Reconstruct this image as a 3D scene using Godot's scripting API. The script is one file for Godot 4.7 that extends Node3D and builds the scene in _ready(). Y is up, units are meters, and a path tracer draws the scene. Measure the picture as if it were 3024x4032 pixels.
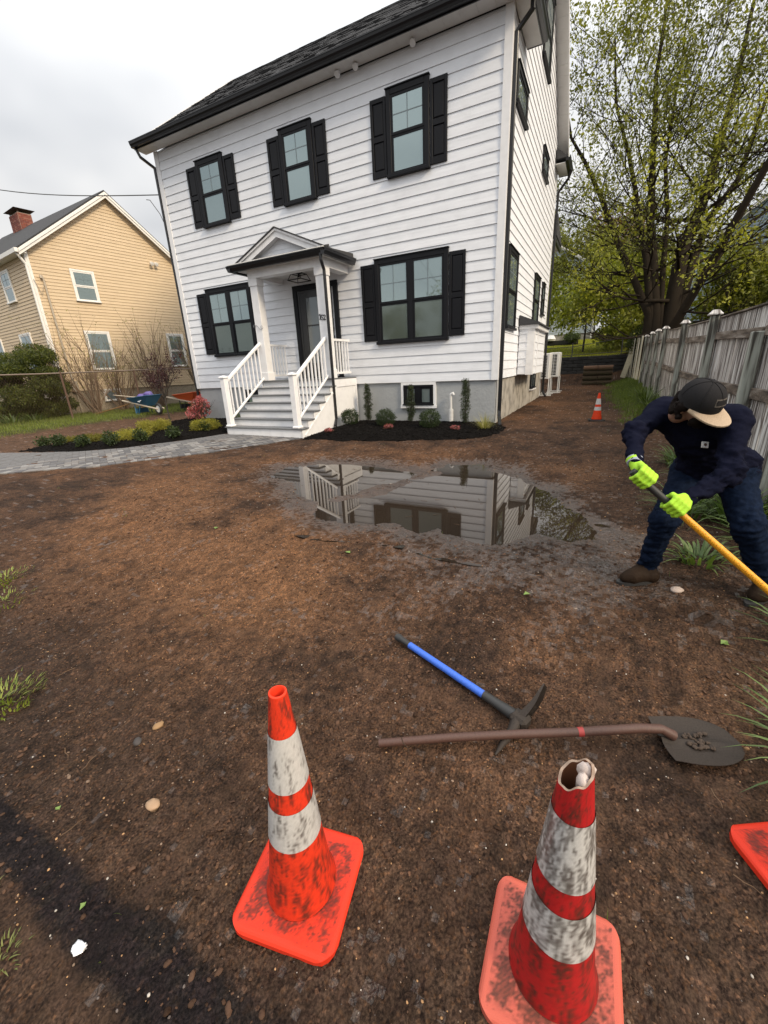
extends Node3D

# ---------------------------------------------------------------- mesh building
class MB:
	var v := PackedVector3Array()
	var n := PackedVector3Array()
	var c := PackedColorArray()
	var col := Color.WHITE
	func triN(a: Vector3, b: Vector3, d: Vector3, na: Vector3, nb: Vector3, nd: Vector3) -> void:
		# given counter-clockwise seen from outside; stored clockwise
		v.append(a); v.append(d); v.append(b)
		n.append(na); n.append(nd); n.append(nb)
		c.append(col); c.append(col); c.append(col)
	func tri(a: Vector3, b: Vector3, d: Vector3) -> void:
		var m := (b - a).cross(d - a).normalized()
		triN(a, b, d, m, m, m)
	func quad(a: Vector3, b: Vector3, d: Vector3, e: Vector3) -> void:
		var m := (d - a).cross(e - b).normalized()
		triN(a, b, d, m, m, m)
		triN(a, d, e, m, m, m)
	func hexa(p: Array) -> void:
		# p: 4 bottom points counter-clockwise seen from above, 4 top points
		quad(p[3], p[2], p[1], p[0])
		quad(p[4], p[5], p[6], p[7])
		for i in 4:
			var j := (i + 1) % 4
			quad(p[i], p[j], p[4 + j], p[4 + i])
	func quadc(p: Array, m: Array, k: Array) -> void:
		# a quad with its own normal and colour at each corner
		for i in [0, 2, 1, 0, 3, 2]:
			v.append(p[i]); n.append(m[i]); c.append(k[i])
	func box(a: Vector3, b: Vector3) -> void:
		hexa([Vector3(a.x, a.y, b.z), Vector3(b.x, a.y, b.z), Vector3(b.x, a.y, a.z), Vector3(a.x, a.y, a.z),
			Vector3(a.x, b.y, b.z), Vector3(b.x, b.y, b.z), Vector3(b.x, b.y, a.z), Vector3(a.x, b.y, a.z)])
	func obox(at: Vector3, s: Vector3, r := Basis()) -> void:
		var h := s * 0.5
		var p := []
		for y in [-h.y, h.y]:
			for q in [Vector2(-h.x, h.z), Vector2(h.x, h.z), Vector2(h.x, -h.z), Vector2(-h.x, -h.z)]:
				p.append(at + r * Vector3(q.x, y, q.y))
		hexa(p)
	func cbox(at: Vector3, s: Vector3, k: float, r := Basis()) -> void:
		# box with chamfered edges
		var h := s * 0.5
		k = minf(k, minf(h.x, minf(h.y, h.z)) * 0.9)
		var f := func(sx: float, sy: float, sz: float, ax: int) -> Vector3:
			var q := Vector3(sx * h.x, sy * h.y, sz * h.z)
			for i in 3:
				if i != ax:
					q[i] -= signf(q[i]) * k
			return at + r * q
		var add := func(pts: Array) -> void:
			var ce := Vector3.ZERO
			for q in pts:
				ce += q
			ce /= pts.size()
			var m: Vector3 = (pts[1] - pts[0]).cross(pts[2] - pts[0])
			if m.dot(ce - at) < 0:
				pts.reverse()
			if pts.size() == 4:
				quad(pts[0], pts[1], pts[2], pts[3])
			else:
				tri(pts[0], pts[1], pts[2])
		for ax in 3:
			var b := (ax + 1) % 3
			var d := (ax + 2) % 3
			for s1 in [-1.0, 1.0]:
				var pts := []
				for q in [[-1.0, -1.0], [1.0, -1.0], [1.0, 1.0], [-1.0, 1.0]]:
					var g := [0.0, 0.0, 0.0]
					g[ax] = s1; g[b] = q[0]; g[d] = q[1]
					pts.append(f.call(g[0], g[1], g[2], ax))
				add.call(pts)
				for s2 in [-1.0, 1.0]:
					# edge along d between faces ax and b
					var e := []
					for t in [[-1.0, ax], [-1.0, b], [1.0, b], [1.0, ax]]:
						var g := [0.0, 0.0, 0.0]
						g[ax] = s1; g[b] = s2; g[d] = t[0]
						e.append(f.call(g[0], g[1], g[2], t[1]))
					add.call(e)
		for sx in [-1.0, 1.0]:
			for sy in [-1.0, 1.0]:
				for sz in [-1.0, 1.0]:
					add.call([f.call(sx, sy, sz, 0), f.call(sx, sy, sz, 1), f.call(sx, sy, sz, 2)])
	func tube(pts: Array, rad, seg := 8, caps := true) -> void:
		# rad: a number or one radius per point
		var rings := []
		var up := Vector3(0.13, 0.97, 0.21)
		for i in pts.size():
			var d: Vector3 = (pts[mini(i + 1, pts.size() - 1)] - pts[maxi(i - 1, 0)]).normalized()
			if absf(d.dot(up)) > 0.95:
				up = Vector3(0.9, 0.1, 0.4)
			var sx := up.cross(d).normalized()
			var sy := d.cross(sx)
			up = sy
			var r: float = rad[i] if rad is Array else rad
			var ring := []
			for k in seg:
				var a := TAU * k / seg
				ring.append([pts[i] + (sx * cos(a) + sy * sin(a)) * r, sx * cos(a) + sy * sin(a)])
			rings.append(ring)
		for i in rings.size() - 1:
			for k in seg:
				var j := (k + 1) % seg
				var a = rings[i][k]; var b = rings[i][j]; var d = rings[i + 1][j]; var e = rings[i + 1][k]
				triN(a[0], b[0], d[0], a[1], b[1], d[1])
				triN(a[0], d[0], e[0], a[1], d[1], e[1])
		if caps:
			for k in range(1, seg - 1):
				tri(rings[0][0][0], rings[0][k + 1][0], rings[0][k][0])
				var l: Array = rings[-1]
				tri(l[0][0], l[k][0], l[k + 1][0])
	func lathe(prof: Array, seg := 24, xf := Transform3D()) -> void:
		# prof: Vector2(radius, height) upwards, sharp where the bend is over 40 degrees
		var cnt := prof.size()
		for i in cnt - 1:
			var p0: Vector2 = prof[i]
			var p1: Vector2 = prof[i + 1]
			var d := (p1 - p0).normalized()
			var nn := Vector2(d.y, -d.x)
			var n0 := nn
			var n1 := nn
			if i > 0:
				var dp: Vector2 = (p0 - prof[i - 1]).normalized()
				if dp.dot(d) > 0.77:
					n0 = (nn + Vector2(dp.y, -dp.x)).normalized()
			if i < cnt - 2:
				var dn: Vector2 = (prof[i + 2] - p1).normalized()
				if dn.dot(d) > 0.77:
					n1 = (nn + Vector2(dn.y, -dn.x)).normalized()
			for k in seg:
				var a0 := TAU * k / seg
				var a1 := TAU * (k + 1) / seg
				var e0 := Vector3(cos(a0), 0, -sin(a0))
				var e1 := Vector3(cos(a1), 0, -sin(a1))
				var A := xf * (e0 * p0.x + Vector3.UP * p0.y)
				var B := xf * (e1 * p0.x + Vector3.UP * p0.y)
				var D := xf * (e1 * p1.x + Vector3.UP * p1.y)
				var E := xf * (e0 * p1.x + Vector3.UP * p1.y)
				var m := func(e: Vector3, q: Vector2) -> Vector3: return (xf.basis * (e * q.x + Vector3.UP * q.y)).normalized()
				if p0.x > 1e-5:
					triN(A, B, D, m.call(e0, n0), m.call(e1, n0), m.call(e1, n1))
				if p1.x > 1e-5:
					triN(A, D, E, m.call(e0, n0), m.call(e1, n1), m.call(e0, n1))
	func prism(poly: Array, depth: float, xf := Transform3D()) -> void:
		# polygon (Vector2, counter-clockwise) in xy, from z=0 to z=depth
		var pk := PackedVector2Array(poly)
		if Geometry2D.is_polygon_clockwise(pk):
			pk.reverse()
		var idx := Geometry2D.triangulate_polygon(pk)
		var at := func(i: int, z: float) -> Vector3: return xf * Vector3(pk[i].x, pk[i].y, z)
		for t in range(0, idx.size(), 3):
			var a := idx[t]; var b := idx[t + 1]; var d := idx[t + 2]
			if (pk[b] - pk[a]).cross(pk[d] - pk[a]) < 0:
				var s := b; b = d; d = s
			tri(at.call(a, depth), at.call(b, depth), at.call(d, depth))
			tri(at.call(a, 0.0), at.call(d, 0.0), at.call(b, 0.0))
		for i in pk.size():
			var j := (i + 1) % pk.size()
			quad(at.call(i, 0.0), at.call(j, 0.0), at.call(j, depth), at.call(i, depth))
	func blob(at: Vector3, r: Vector3, rings := 6, seg := 9, rough := 0.0, nz: FastNoiseLite = null, b := Basis()) -> void:
		# an ellipsoid, made uneven by noise
		var p := []
		for i in rings + 1:
			var row := []
			var th := PI * i / rings
			for k in seg:
				var ph := TAU * k / seg
				var d := Vector3(sin(th) * cos(ph), cos(th), -sin(th) * sin(ph))
				var s := 1.0
				if nz:
					s += rough * nz.get_noise_3dv(d * 40.0 + at * 313.0)
				row.append([at + b * (d * s * r), (b * (d / r)).normalized()])
			p.append(row)
		for i in rings:
			for k in seg:
				var j := (k + 1) % seg
				var A = p[i][k]; var B = p[i + 1][k]; var D = p[i + 1][j]; var E = p[i][j]
				if i < rings - 1:
					triN(A[0], B[0], D[0], A[1], B[1], D[1])
				if i > 0:
					triN(A[0], D[0], E[0], A[1], D[1], E[1])
	func mesh(m: Material = null) -> ArrayMesh:
		var a := []
		a.resize(Mesh.ARRAY_MAX)
		a[Mesh.ARRAY_VERTEX] = v
		a[Mesh.ARRAY_NORMAL] = n
		a[Mesh.ARRAY_COLOR] = c
		var am := ArrayMesh.new()
		am.add_surface_from_arrays(Mesh.PRIMITIVE_TRIANGLES, a)
		if m:
			am.surface_set_material(0, m)
		return am

var rng := RandomNumberGenerator.new()
var taken := {}
var M := {}
var nz := FastNoiseLite.new()
var nz2 := FastNoiseLite.new()

func numbered(called: String) -> String:
	if not taken.has(called):
		taken[called] = 0
		return called
	taken[called] += 1
	return "%s_%03d" % [called, taken[called]]

func tag(o: Node3D, label := "", category := "", group := "", kind := "") -> Node3D:
	if label: o.set_meta("label", label)
	if category: o.set_meta("category", category)
	if group: o.set_meta("group", group)
	if kind: o.set_meta("kind", kind)
	return o

func thing(called: String, label: String, category: String, at := Vector3.ZERO, turn := 0.0, group := "") -> Node3D:
	var o := Node3D.new()
	o.name = numbered(called)
	add_child(o)
	o.position = at
	o.rotation.y = turn
	tag(o, label, category, group)
	return o

func part(parent: Node, called: String, mesh, m: Material, at := Vector3.ZERO, b := Basis()) -> MeshInstance3D:
	var o := MeshInstance3D.new()
	o.name = called if parent != self else numbered(called)
	o.mesh = mesh.mesh() if mesh is MB else mesh
	if m: o.material_override = m
	o.transform = Transform3D(b, at)
	parent.add_child(o, true)
	return o

func multi(parent: Node, called: String, mesh: Mesh, m: Material, xfs: Array, cols := []) -> MultiMeshInstance3D:
	var mm := MultiMesh.new()
	mm.transform_format = MultiMesh.TRANSFORM_3D
	mm.use_colors = cols.size() > 0
	mm.mesh = mesh
	mm.instance_count = xfs.size()
	for i in xfs.size():
		mm.set_instance_transform(i, xfs[i])
		if cols.size():
			mm.set_instance_color(i, cols[i])
	var o := MultiMeshInstance3D.new()
	o.multimesh = mm
	o.material_override = m
	o.name = called if parent != self else numbered(called)
	parent.add_child(o, true)
	return o

func lin(r: float, g: float, b: float) -> Color:
	return Color(r, g, b).linear_to_srgb()

func mat(r: float, g: float, b: float, rough := 0.7, tex: Texture2D = null, scale := 1.0, nrm: Texture2D = null, nscale := 1.0, world := true) -> StandardMaterial3D:
	var m := StandardMaterial3D.new()
	m.albedo_color = lin(r, g, b)
	m.roughness = rough
	if tex:
		m.albedo_texture = tex
	if tex or nrm:
		m.uv1_triplanar = true
		m.uv1_world_triplanar = world
		m.uv1_scale = Vector3.ONE * scale
	if nrm:
		m.normal_enabled = true
		m.normal_texture = nrm
		m.normal_scale = nscale
	return m

func vmat(rough := 0.7, tex: Texture2D = null, scale := 1.0, nrm: Texture2D = null, nscale := 1.0, world := true) -> StandardMaterial3D:
	var m := mat(1, 1, 1, rough, tex, scale, nrm, nscale, world)
	m.vertex_color_use_as_albedo = true
	return m

func leafmat(rough := 0.6, back := 0.35) -> StandardMaterial3D:
	var m := StandardMaterial3D.new()
	m.vertex_color_use_as_albedo = true
	m.roughness = rough
	m.cull_mode = BaseMaterial3D.CULL_DISABLED
	m.backlight_enabled = true
	m.backlight = lin(back, back * 1.05, back * 0.4)
	return m

func fnl(seed_: int, freq: float, oct := 4, type := FastNoiseLite.TYPE_SIMPLEX_SMOOTH) -> FastNoiseLite:
	var f := FastNoiseLite.new()
	f.seed = seed_
	f.frequency = freq
	f.noise_type = type
	f.fractal_type = FastNoiseLite.FRACTAL_FBM
	f.fractal_octaves = oct
	return f

# a grey (or coloured) noise picture that repeats without a seam; stops: [position, Color, ...]
func ntex(f: FastNoiseLite, stops: Array, size := 512, stretch := Vector2i(1, 1)) -> ImageTexture:
	var im := f.get_seamless_image(size / stretch.x, size / stretch.y)
	if stretch != Vector2i(1, 1):
		im.resize(size, size, Image.INTERPOLATE_CUBIC)
	im.convert(Image.FORMAT_L8)
	var src := im.get_data()
	var lut := PackedByteArray()
	for i in 256:
		var t := i / 255.0
		var k := 0
		while k < stops.size() - 4 and t > stops[k + 2]:
			k += 2
		var w := clampf((t - stops[k]) / maxf(stops[k + 2] - stops[k], 1e-4), 0, 1)
		var cc: Color = (stops[k + 1] as Color).lerp(stops[k + 3], w)
		lut.append(int(cc.r * 255)); lut.append(int(cc.g * 255)); lut.append(int(cc.b * 255))
	var out := PackedByteArray()
	out.resize(src.size() * 3)
	for i in src.size():
		var q := src[i] * 3
		out[i * 3] = lut[q]; out[i * 3 + 1] = lut[q + 1]; out[i * 3 + 2] = lut[q + 2]
	return ImageTexture.create_from_image(Image.create_from_data(size, size, false, Image.FORMAT_RGB8, out))

func nbump(f: FastNoiseLite, size := 512, strength := 4.0, stretch := Vector2i(1, 1)) -> ImageTexture:
	var im := f.get_seamless_image(size / stretch.x, size / stretch.y)
	if stretch != Vector2i(1, 1):
		im.resize(size, size, Image.INTERPOLATE_CUBIC)
	im.convert(Image.FORMAT_RGBA8)
	im.bump_map_to_normal_map(strength)
	return ImageTexture.create_from_image(im)

func grey(x: float) -> Color:
	return Color(x, x, x)

func ss(a: float, b: float, x: float) -> float:
	var t := clampf((x - a) / (b - a), 0, 1)
	return t * t * (3 - 2 * t)

func pick(a: Array):
	return a[rng.randi() % a.size()]

func rr(a: float, b: float) -> float:
	return rng.randf_range(a, b)

# a rotation whose y axis is d
func along(d: Vector3, spin := 0.0) -> Basis:
	d = d.normalized()
	var x := Vector3(d.z, 0.013, -d.x) if absf(d.y) < 0.99 else Vector3(1, 0, 0)
	x = (x - d * x.dot(d)).normalized()
	return Basis(x, d, x.cross(d)) * Basis(Vector3.UP, spin)

# ---------------------------------------------------------------- the lie of the land
const FRONT := [1.5, 0.0, 3.8, -0.12, 5.0, -0.15, 6.4, -0.16, 8.7, -0.42, 10.5, -0.5, 14.0, -0.6, 400.0, -0.6]
const LEFTP := [1.5, 0.0, 5.0, -0.05, 7.0, -0.1, 9.0, -0.25, 10.5, -0.45, 14.0, -0.6, 400.0, -0.6]
const WATER := -0.172
var puddle := PackedVector2Array([Vector2(-2.32, 4.81), Vector2(-2.4, 4.3), Vector2(-2.05, 3.84), Vector2(-1.42, 3.7), Vector2(-0.77, 3.82), Vector2(-0.1, 4.07), Vector2(-0.03, 3.37), Vector2(0.51, 3.22), Vector2(0.94, 3.69), Vector2(1.36, 4.07), Vector2(1.62, 4.41), Vector2(1.85, 4.96), Vector2(2.05, 5.33), Vector2(2.22, 5.74), Vector2(1.95, 5.86), Vector2(1.66, 5.86), Vector2(1.52, 6.11), Vector2(1.31, 6.2), Vector2(0.95, 6.2), Vector2(0.8, 6.08), Vector2(0.68, 6.17), Vector2(0.46, 6.04), Vector2(0.22, 6.11), Vector2(-0.16, 6.23), Vector2(-0.42, 6.2), Vector2(-0.71, 5.88), Vector2(-1.0, 5.72), Vector2(-1.47, 5.25)])
var spit := PackedVector2Array([Vector2(-0.02, 3.95), Vector2(-0.17, 4.49), Vector2(-0.32, 4.88), Vector2(-0.48, 5.3), Vector2(-0.62, 5.45)])

# boot prints and heel marks: x, z, size, depth
const DENTS := [Vector4(-0.35, 6.62, 0.13, 0.022), Vector4(0.62, 6.5, 0.1, 0.02), Vector4(2.05, 6.95, 0.11, 0.026), Vector4(2.3, 6.85, 0.1, 0.02), Vector4(2.62, 6.75, 0.14, 0.03), Vector4(1.2, 7.1, 0.11, 0.014), Vector4(0.3, 7.4, 0.12, 0.014), Vector4(-1.1, 6.4, 0.12, 0.016), Vector4(-0.2, 8.1, 0.11, 0.014), Vector4(0.9, 8.3, 0.12, 0.012), Vector4(1.75, 8.3, 0.1, 0.014), Vector4(2.45, 7.35, 0.13, 0.02), Vector4(1.9, 6.5, 0.1, 0.024), Vector4(1.55, 6.75, 0.12, 0.02), Vector4(2.2, 5.4, 0.12, 0.02), Vector4(-2.4, 6.9, 0.13, 0.015), Vector4(-1.6, 7.6, 0.11, 0.014)]

func line(p: Array, z: float) -> float:
	if z <= p[0]:
		return p[1]
	for i in range(0, p.size() - 2, 2):
		if z <= p[i + 2]:
			return lerpf(p[i + 1], p[i + 3], (z - p[i]) / (p[i + 2] - p[i]))
	return p[-1]

func g0(x: float, z: float) -> float:
	var k := ss(-3, -6.5, x)
	var y := lerpf(line(FRONT, z), line(LEFTP, z), k)
	y += 0.1 * ss(-10.5, -12.5, x)
	y += ss(2.2, 3.4, x) * (0.08 + 0.14 * ss(3, -4, z)) * ss(8, 5, z)
	y += 0.45 * ss(3.5, 3.9, x) * ss(9, 5, z)
	if z < -8:
		y += 0.035 * minf(5, -8 - z) + 0.42 * ss(-12.8, -14.25, z)
	if z < -14.4 and x > -9:
		y += 0.72 + minf(0.115 * (-14.4 - z), 2.2)
	return y

func edge(poly: PackedVector2Array, p: Vector2, closed := true) -> float:
	var best := 1e9
	for i in poly.size() - (0 if closed else 1):
		best = minf(best, p.distance_squared_to(Geometry2D.get_closest_point_to_segment(p, poly[i], poly[(i + 1) % poly.size()])))
	return sqrt(best)

# how far inside the puddle (positive) or outside it (negative), in metres
func wet(x: float, z: float) -> float:
	if x < -4.0 or x > 3.6 or z < 2.0 or z > 7.6:
		return -2.0
	var p := Vector2(x, z)
	var d := edge(puddle, p)
	if not Geometry2D.is_point_in_polygon(p, puddle):
		d = -d
	return minf(d, edge(spit, p, false) - 0.07) if d > 0 else d

func ground(x: float, z: float) -> float:
	var y := g0(x, z)
	var near := ss(14, 8, Vector2(x, z - 8).length())
	var w := wet(x, z)
	var b := nz.get_noise_2d(x * 14, z * 14) * 0.022 + nz2.get_noise_2d(x * 60, z * 60) * 0.007
	b += 0.006 * nz2.get_noise_2d(x * 170, z * 170) * near
	for q in DENTS:
		var d := Vector2((x - q.x) * 1.0, z - q.y)
		if absf(d.x) < 0.3 and absf(d.y) < 0.3:
			d = d.rotated(q.x * 7.0) * Vector2(1.0, 1.9)
			var r: float = d.length() / q.z
			b += q.w * (0.5 * exp(-pow((r - 1.15) / 0.25, 2)) - ss(1.05, 0.6, r))
	if w > -1.0:
		# the hollow that holds the water
		b *= 0.8
		y = lerpf(y, WATER + 0.01 - minf(w, 0.0) * 0.03, ss(-0.5, -0.05, w))
		y -= ss(-0.1, 0.45, w) * 0.05
	return y + b

func on(x: float, z: float, up := 0.0) -> Vector3:
	return Vector3(x, ground(x, z) + up, z)

func steps(list: Array) -> PackedFloat32Array:
	# [from, to, step, to, step, ...]
	var out := PackedFloat32Array()
	var at: float = list[0]
	for i in range(1, list.size(), 2):
		var n: int = ceili((list[i] - at) / list[i + 1])
		for k in n:
			out.append(lerpf(at, list[i], float(k) / n))
		at = list[i]
	out.append(at)
	return out

func build_ground() -> void:
	var xs := steps([-160, -60, 25, -24, 4, -12, 0.4, -4, 0.12, -2.5, 0.05, 3.2, 0.022, 4.2, 0.08, 12, 0.6, 40, 5, 160, 30])
	var zs := steps([-160, -60, 25, -30, 5, -14.55, 0.7, -14.3, 0.05, -8, 0.2, 1.5, 0.11, 3.2, 0.045, 9.35, 0.024, 12, 0.15, 40, 4, 160, 30])
	var nx := xs.size()
	var vs := PackedVector3Array()
	var cs := PackedColorArray()
	var wets := PackedFloat32Array()
	var big := fnl(11, 0.3, 3)
	var mid := fnl(12, 1.6, 4)
	var small := fnl(13, 11.0, 3)
	for z in zs:
		for x in xs:
			var y := ground(x, z)
			vs.append(Vector3(x, y, z))
			# colour of the earth: red-brown loam, sandy patches, darker where it is soaked, grey grit at the roadside
			var s := big.get_noise_2d(x, z)
			var t := mid.get_noise_2d(x, z)
			var u := small.get_noise_2d(x, z)
			var q := Color(0.105, 0.064, 0.041)
			var dry := exp(-(pow((x + 1.3) / 1.9, 2) + pow((z - 7.0) / 1.2, 2))) + 0.8 * exp(-(pow((x - 1.0) / 1.1, 2) + pow((z + 5.0) / 2.5, 2))) + 0.55 * exp(-(pow((x + 3.0) / 2.0, 2) + pow((z - 5.6) / 1.0, 2)))
			q = q.lerp(Color(0.2, 0.112, 0.06), clampf(dry * 0.9 + s * 1.2 + t * 0.7 + u * 0.25, 0, 1) * 0.85)
			q = q.lerp(Color(0.04, 0.028, 0.021), clampf(-s * 1.1 - t * 1.5 - u * 1.0 - dry * 0.5 + 0.02, 0, 1) * 0.85)
			var w := wet(x, z)
			var mud := exp(-(pow((x - 1.6) / 1.3, 2) + pow((z - 6.3) / 0.75, 2)))
			var soak := maxf(ss(-0.42, 0.05, w + t * 0.3 + u * 0.12), clampf(mud * 0.9 + t * 0.6 + u * 0.4 - 0.25, 0, 1))
			q = q.lerp(Color(0.058, 0.042, 0.032), soak * 0.8)
			wets.append(soak + u * 0.45 + 0.3 * nz2.get_noise_2d(x * 150, z * 150))
			# trodden grit towards the street
			var grit := ss(7.7, 8.9, z - x * 0.1 + t * 0.9 + u * 0.4)
			q = q.lerp(Color(0.045, 0.033, 0.026), grit * 0.8)
			# darker strip by the fence, its shade painted into the earth colour
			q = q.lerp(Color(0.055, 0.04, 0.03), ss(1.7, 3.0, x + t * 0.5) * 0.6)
			# tyre-worn drive left of the house
			q = q.lerp(Color(0.15, 0.095, 0.062), ss(-7.5, -9.3, x) * ss(-13.5, -11.0, x) * 0.7)
			# grass soil
			q = q.lerp(Color(0.07, 0.075, 0.03), ss(-11.6, -12.2, x + t * 0.3))
			q = q.lerp(Color(0.13, 0.15, 0.03), ss(-14.4, -14.6, z))
			# spilled dark tar at the kerb, bottom left
			var tar := ss(0.11, 0.065, absf((z - 9.1) + t * 0.05 + u * 0.02)) * ss(1.9, 1.2, x) * ss(-3, -1.4, x)
			q = q.lerp(Color(0.014, 0.013, 0.014), tar * 0.9)
			q = q.lerp(Color(0.06, 0.055, 0.05), ss(9.3, 9.5, z) * 0.8)
			cs.append(Color(q.r * 2.65, q.g * 2.42, q.b * 2.3))
	var ix := PackedInt32Array()
	var iw := PackedInt32Array()
	var im := PackedInt32Array()
	for j in zs.size() - 1:
		for i in nx - 1:
			var a := j * nx + i
			var six := PackedInt32Array([a, a + 1, a + nx, a + 1, a + nx + 1, a + nx])
			if wets[a] > 0.62: iw.append_array(six)
			elif wets[a] > 0.3: im.append_array(six)
			else: ix.append_array(six)
	var ns := PackedVector3Array()
	ns.resize(vs.size())
	for j in zs.size():
		for i in nx:
			var l := vs[j * nx + maxi(i - 1, 0)]
			var r := vs[j * nx + mini(i + 1, nx - 1)]
			var u := vs[maxi(j - 1, 0) * nx + i]
			var d := vs[mini(j + 1, zs.size() - 1) * nx + i]
			ns[j * nx + i] = (d - u).cross(r - l).normalized()
	var a := []
	a.resize(Mesh.ARRAY_MAX)
	a[Mesh.ARRAY_VERTEX] = vs
	a[Mesh.ARRAY_NORMAL] = ns
	a[Mesh.ARRAY_COLOR] = cs
	a[Mesh.ARRAY_INDEX] = ix
	var am := ArrayMesh.new()
	am.add_surface_from_arrays(Mesh.PRIMITIVE_TRIANGLES, a)
	a[Mesh.ARRAY_INDEX] = iw
	am.add_surface_from_arrays(Mesh.PRIMITIVE_TRIANGLES, a)
	a[Mesh.ARRAY_INDEX] = im
	am.add_surface_from_arrays(Mesh.PRIMITIVE_TRIANGLES, a)
	am.surface_set_material(2, M.soil_damp)
	am.surface_set_material(0, M.soil)
	am.surface_set_material(1, M.soil_wet)
	tag(part(self, "ground", am, null), "bare red-brown earth of the front yard, wet and littered with grit", "ground", "", "structure")

func build_water() -> void:
	# still brown water lying in the hollow; its shore is where the earth comes through
	var b := MB.new()
	var grown := Geometry2D.offset_polygon(puddle, 0.4, Geometry2D.JOIN_ROUND)[0]
	var idx := Geometry2D.triangulate_polygon(grown)
	for t in range(0, idx.size(), 3):
		var p := []
		for k in 3:
			p.append(Vector3(grown[idx[t + k]].x, WATER, grown[idx[t + k]].y))
		if (p[1] - p[0]).cross(p[2] - p[0]).y < 0:
			p.reverse()
		b.tri(p[0], p[1], p[2])
	tag(part(self, "puddle_water", b, M.water), "shallow brown puddle mirroring the white house", "puddle", "", "structure")

func build_soil_texture() -> ImageTexture:
	var n := 1024
	var a := fnl(21, 0.02, 5).get_seamless_image(n, n)
	var b := fnl(22, 0.11, 3).get_seamless_image(n, n)
	var cell := fnl(23, 0.15, 1, FastNoiseLite.TYPE_CELLULAR)
	cell.cellular_return_type = FastNoiseLite.RETURN_CELL_VALUE
	var d := cell.get_seamless_image(n, n)
	for im in [a, b, d]:
		im.convert(Image.FORMAT_L8)
	var pa := a.get_data(); var pb := b.get_data(); var pd := d.get_data()
	var out := PackedByteArray()
	out.resize(n * n * 3)
	for i in n * n:
		var x := 0.42 + 0.30 * pa[i] / 255.0 + 0.46 * (pb[i] / 255.0 - 0.5)
		var q := pd[i]
		var r := x; var g := x; var bl := x
		if q > 246:
			r = x * 1.3 + 0.06; g = x * 1.25 + 0.05; bl = x * 1.2 + 0.04
		elif q > 222:
			r = x * 1.14; g = x * 1.08; bl = x * 1.0
		elif q < 36:
			r = x * 0.74; g = x * 0.73; bl = x * 0.74
		out[i * 3] = clampi(int(r * 255), 0, 255); out[i * 3 + 1] = clampi(int(g * 255), 0, 255); out[i * 3 + 2] = clampi(int(bl * 255), 0, 255)
	return ImageTexture.create_from_image(Image.create_from_data(n, n, false, Image.FORMAT_RGB8, out))

# ---------------------------------------------------------------- the white house
const OFF := 0.952
const EX := 0.1922
const HW := 9.26
const HD := 7.62
const TOP := 6.958

# one clapboard: length along x from 0, lying on the wall plane z = 0
func clap(len: float, h := EX, proud := 0.022) -> MB:
	var b := MB.new()
	var o := 0.012
	b.hexa([Vector3(0, 0, proud), Vector3(len, 0, proud), Vector3(len, 0, 0), Vector3(0, 0, 0),
		Vector3(0, h + o, 0.005), Vector3(len, h + o, 0.005), Vector3(len, h + o, 0), Vector3(0, h + o, 0)])
	return b

func bx(a: Vector3, b: Vector3) -> MB:
	var m := MB.new()
	m.box(a, b)
	return m

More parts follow.
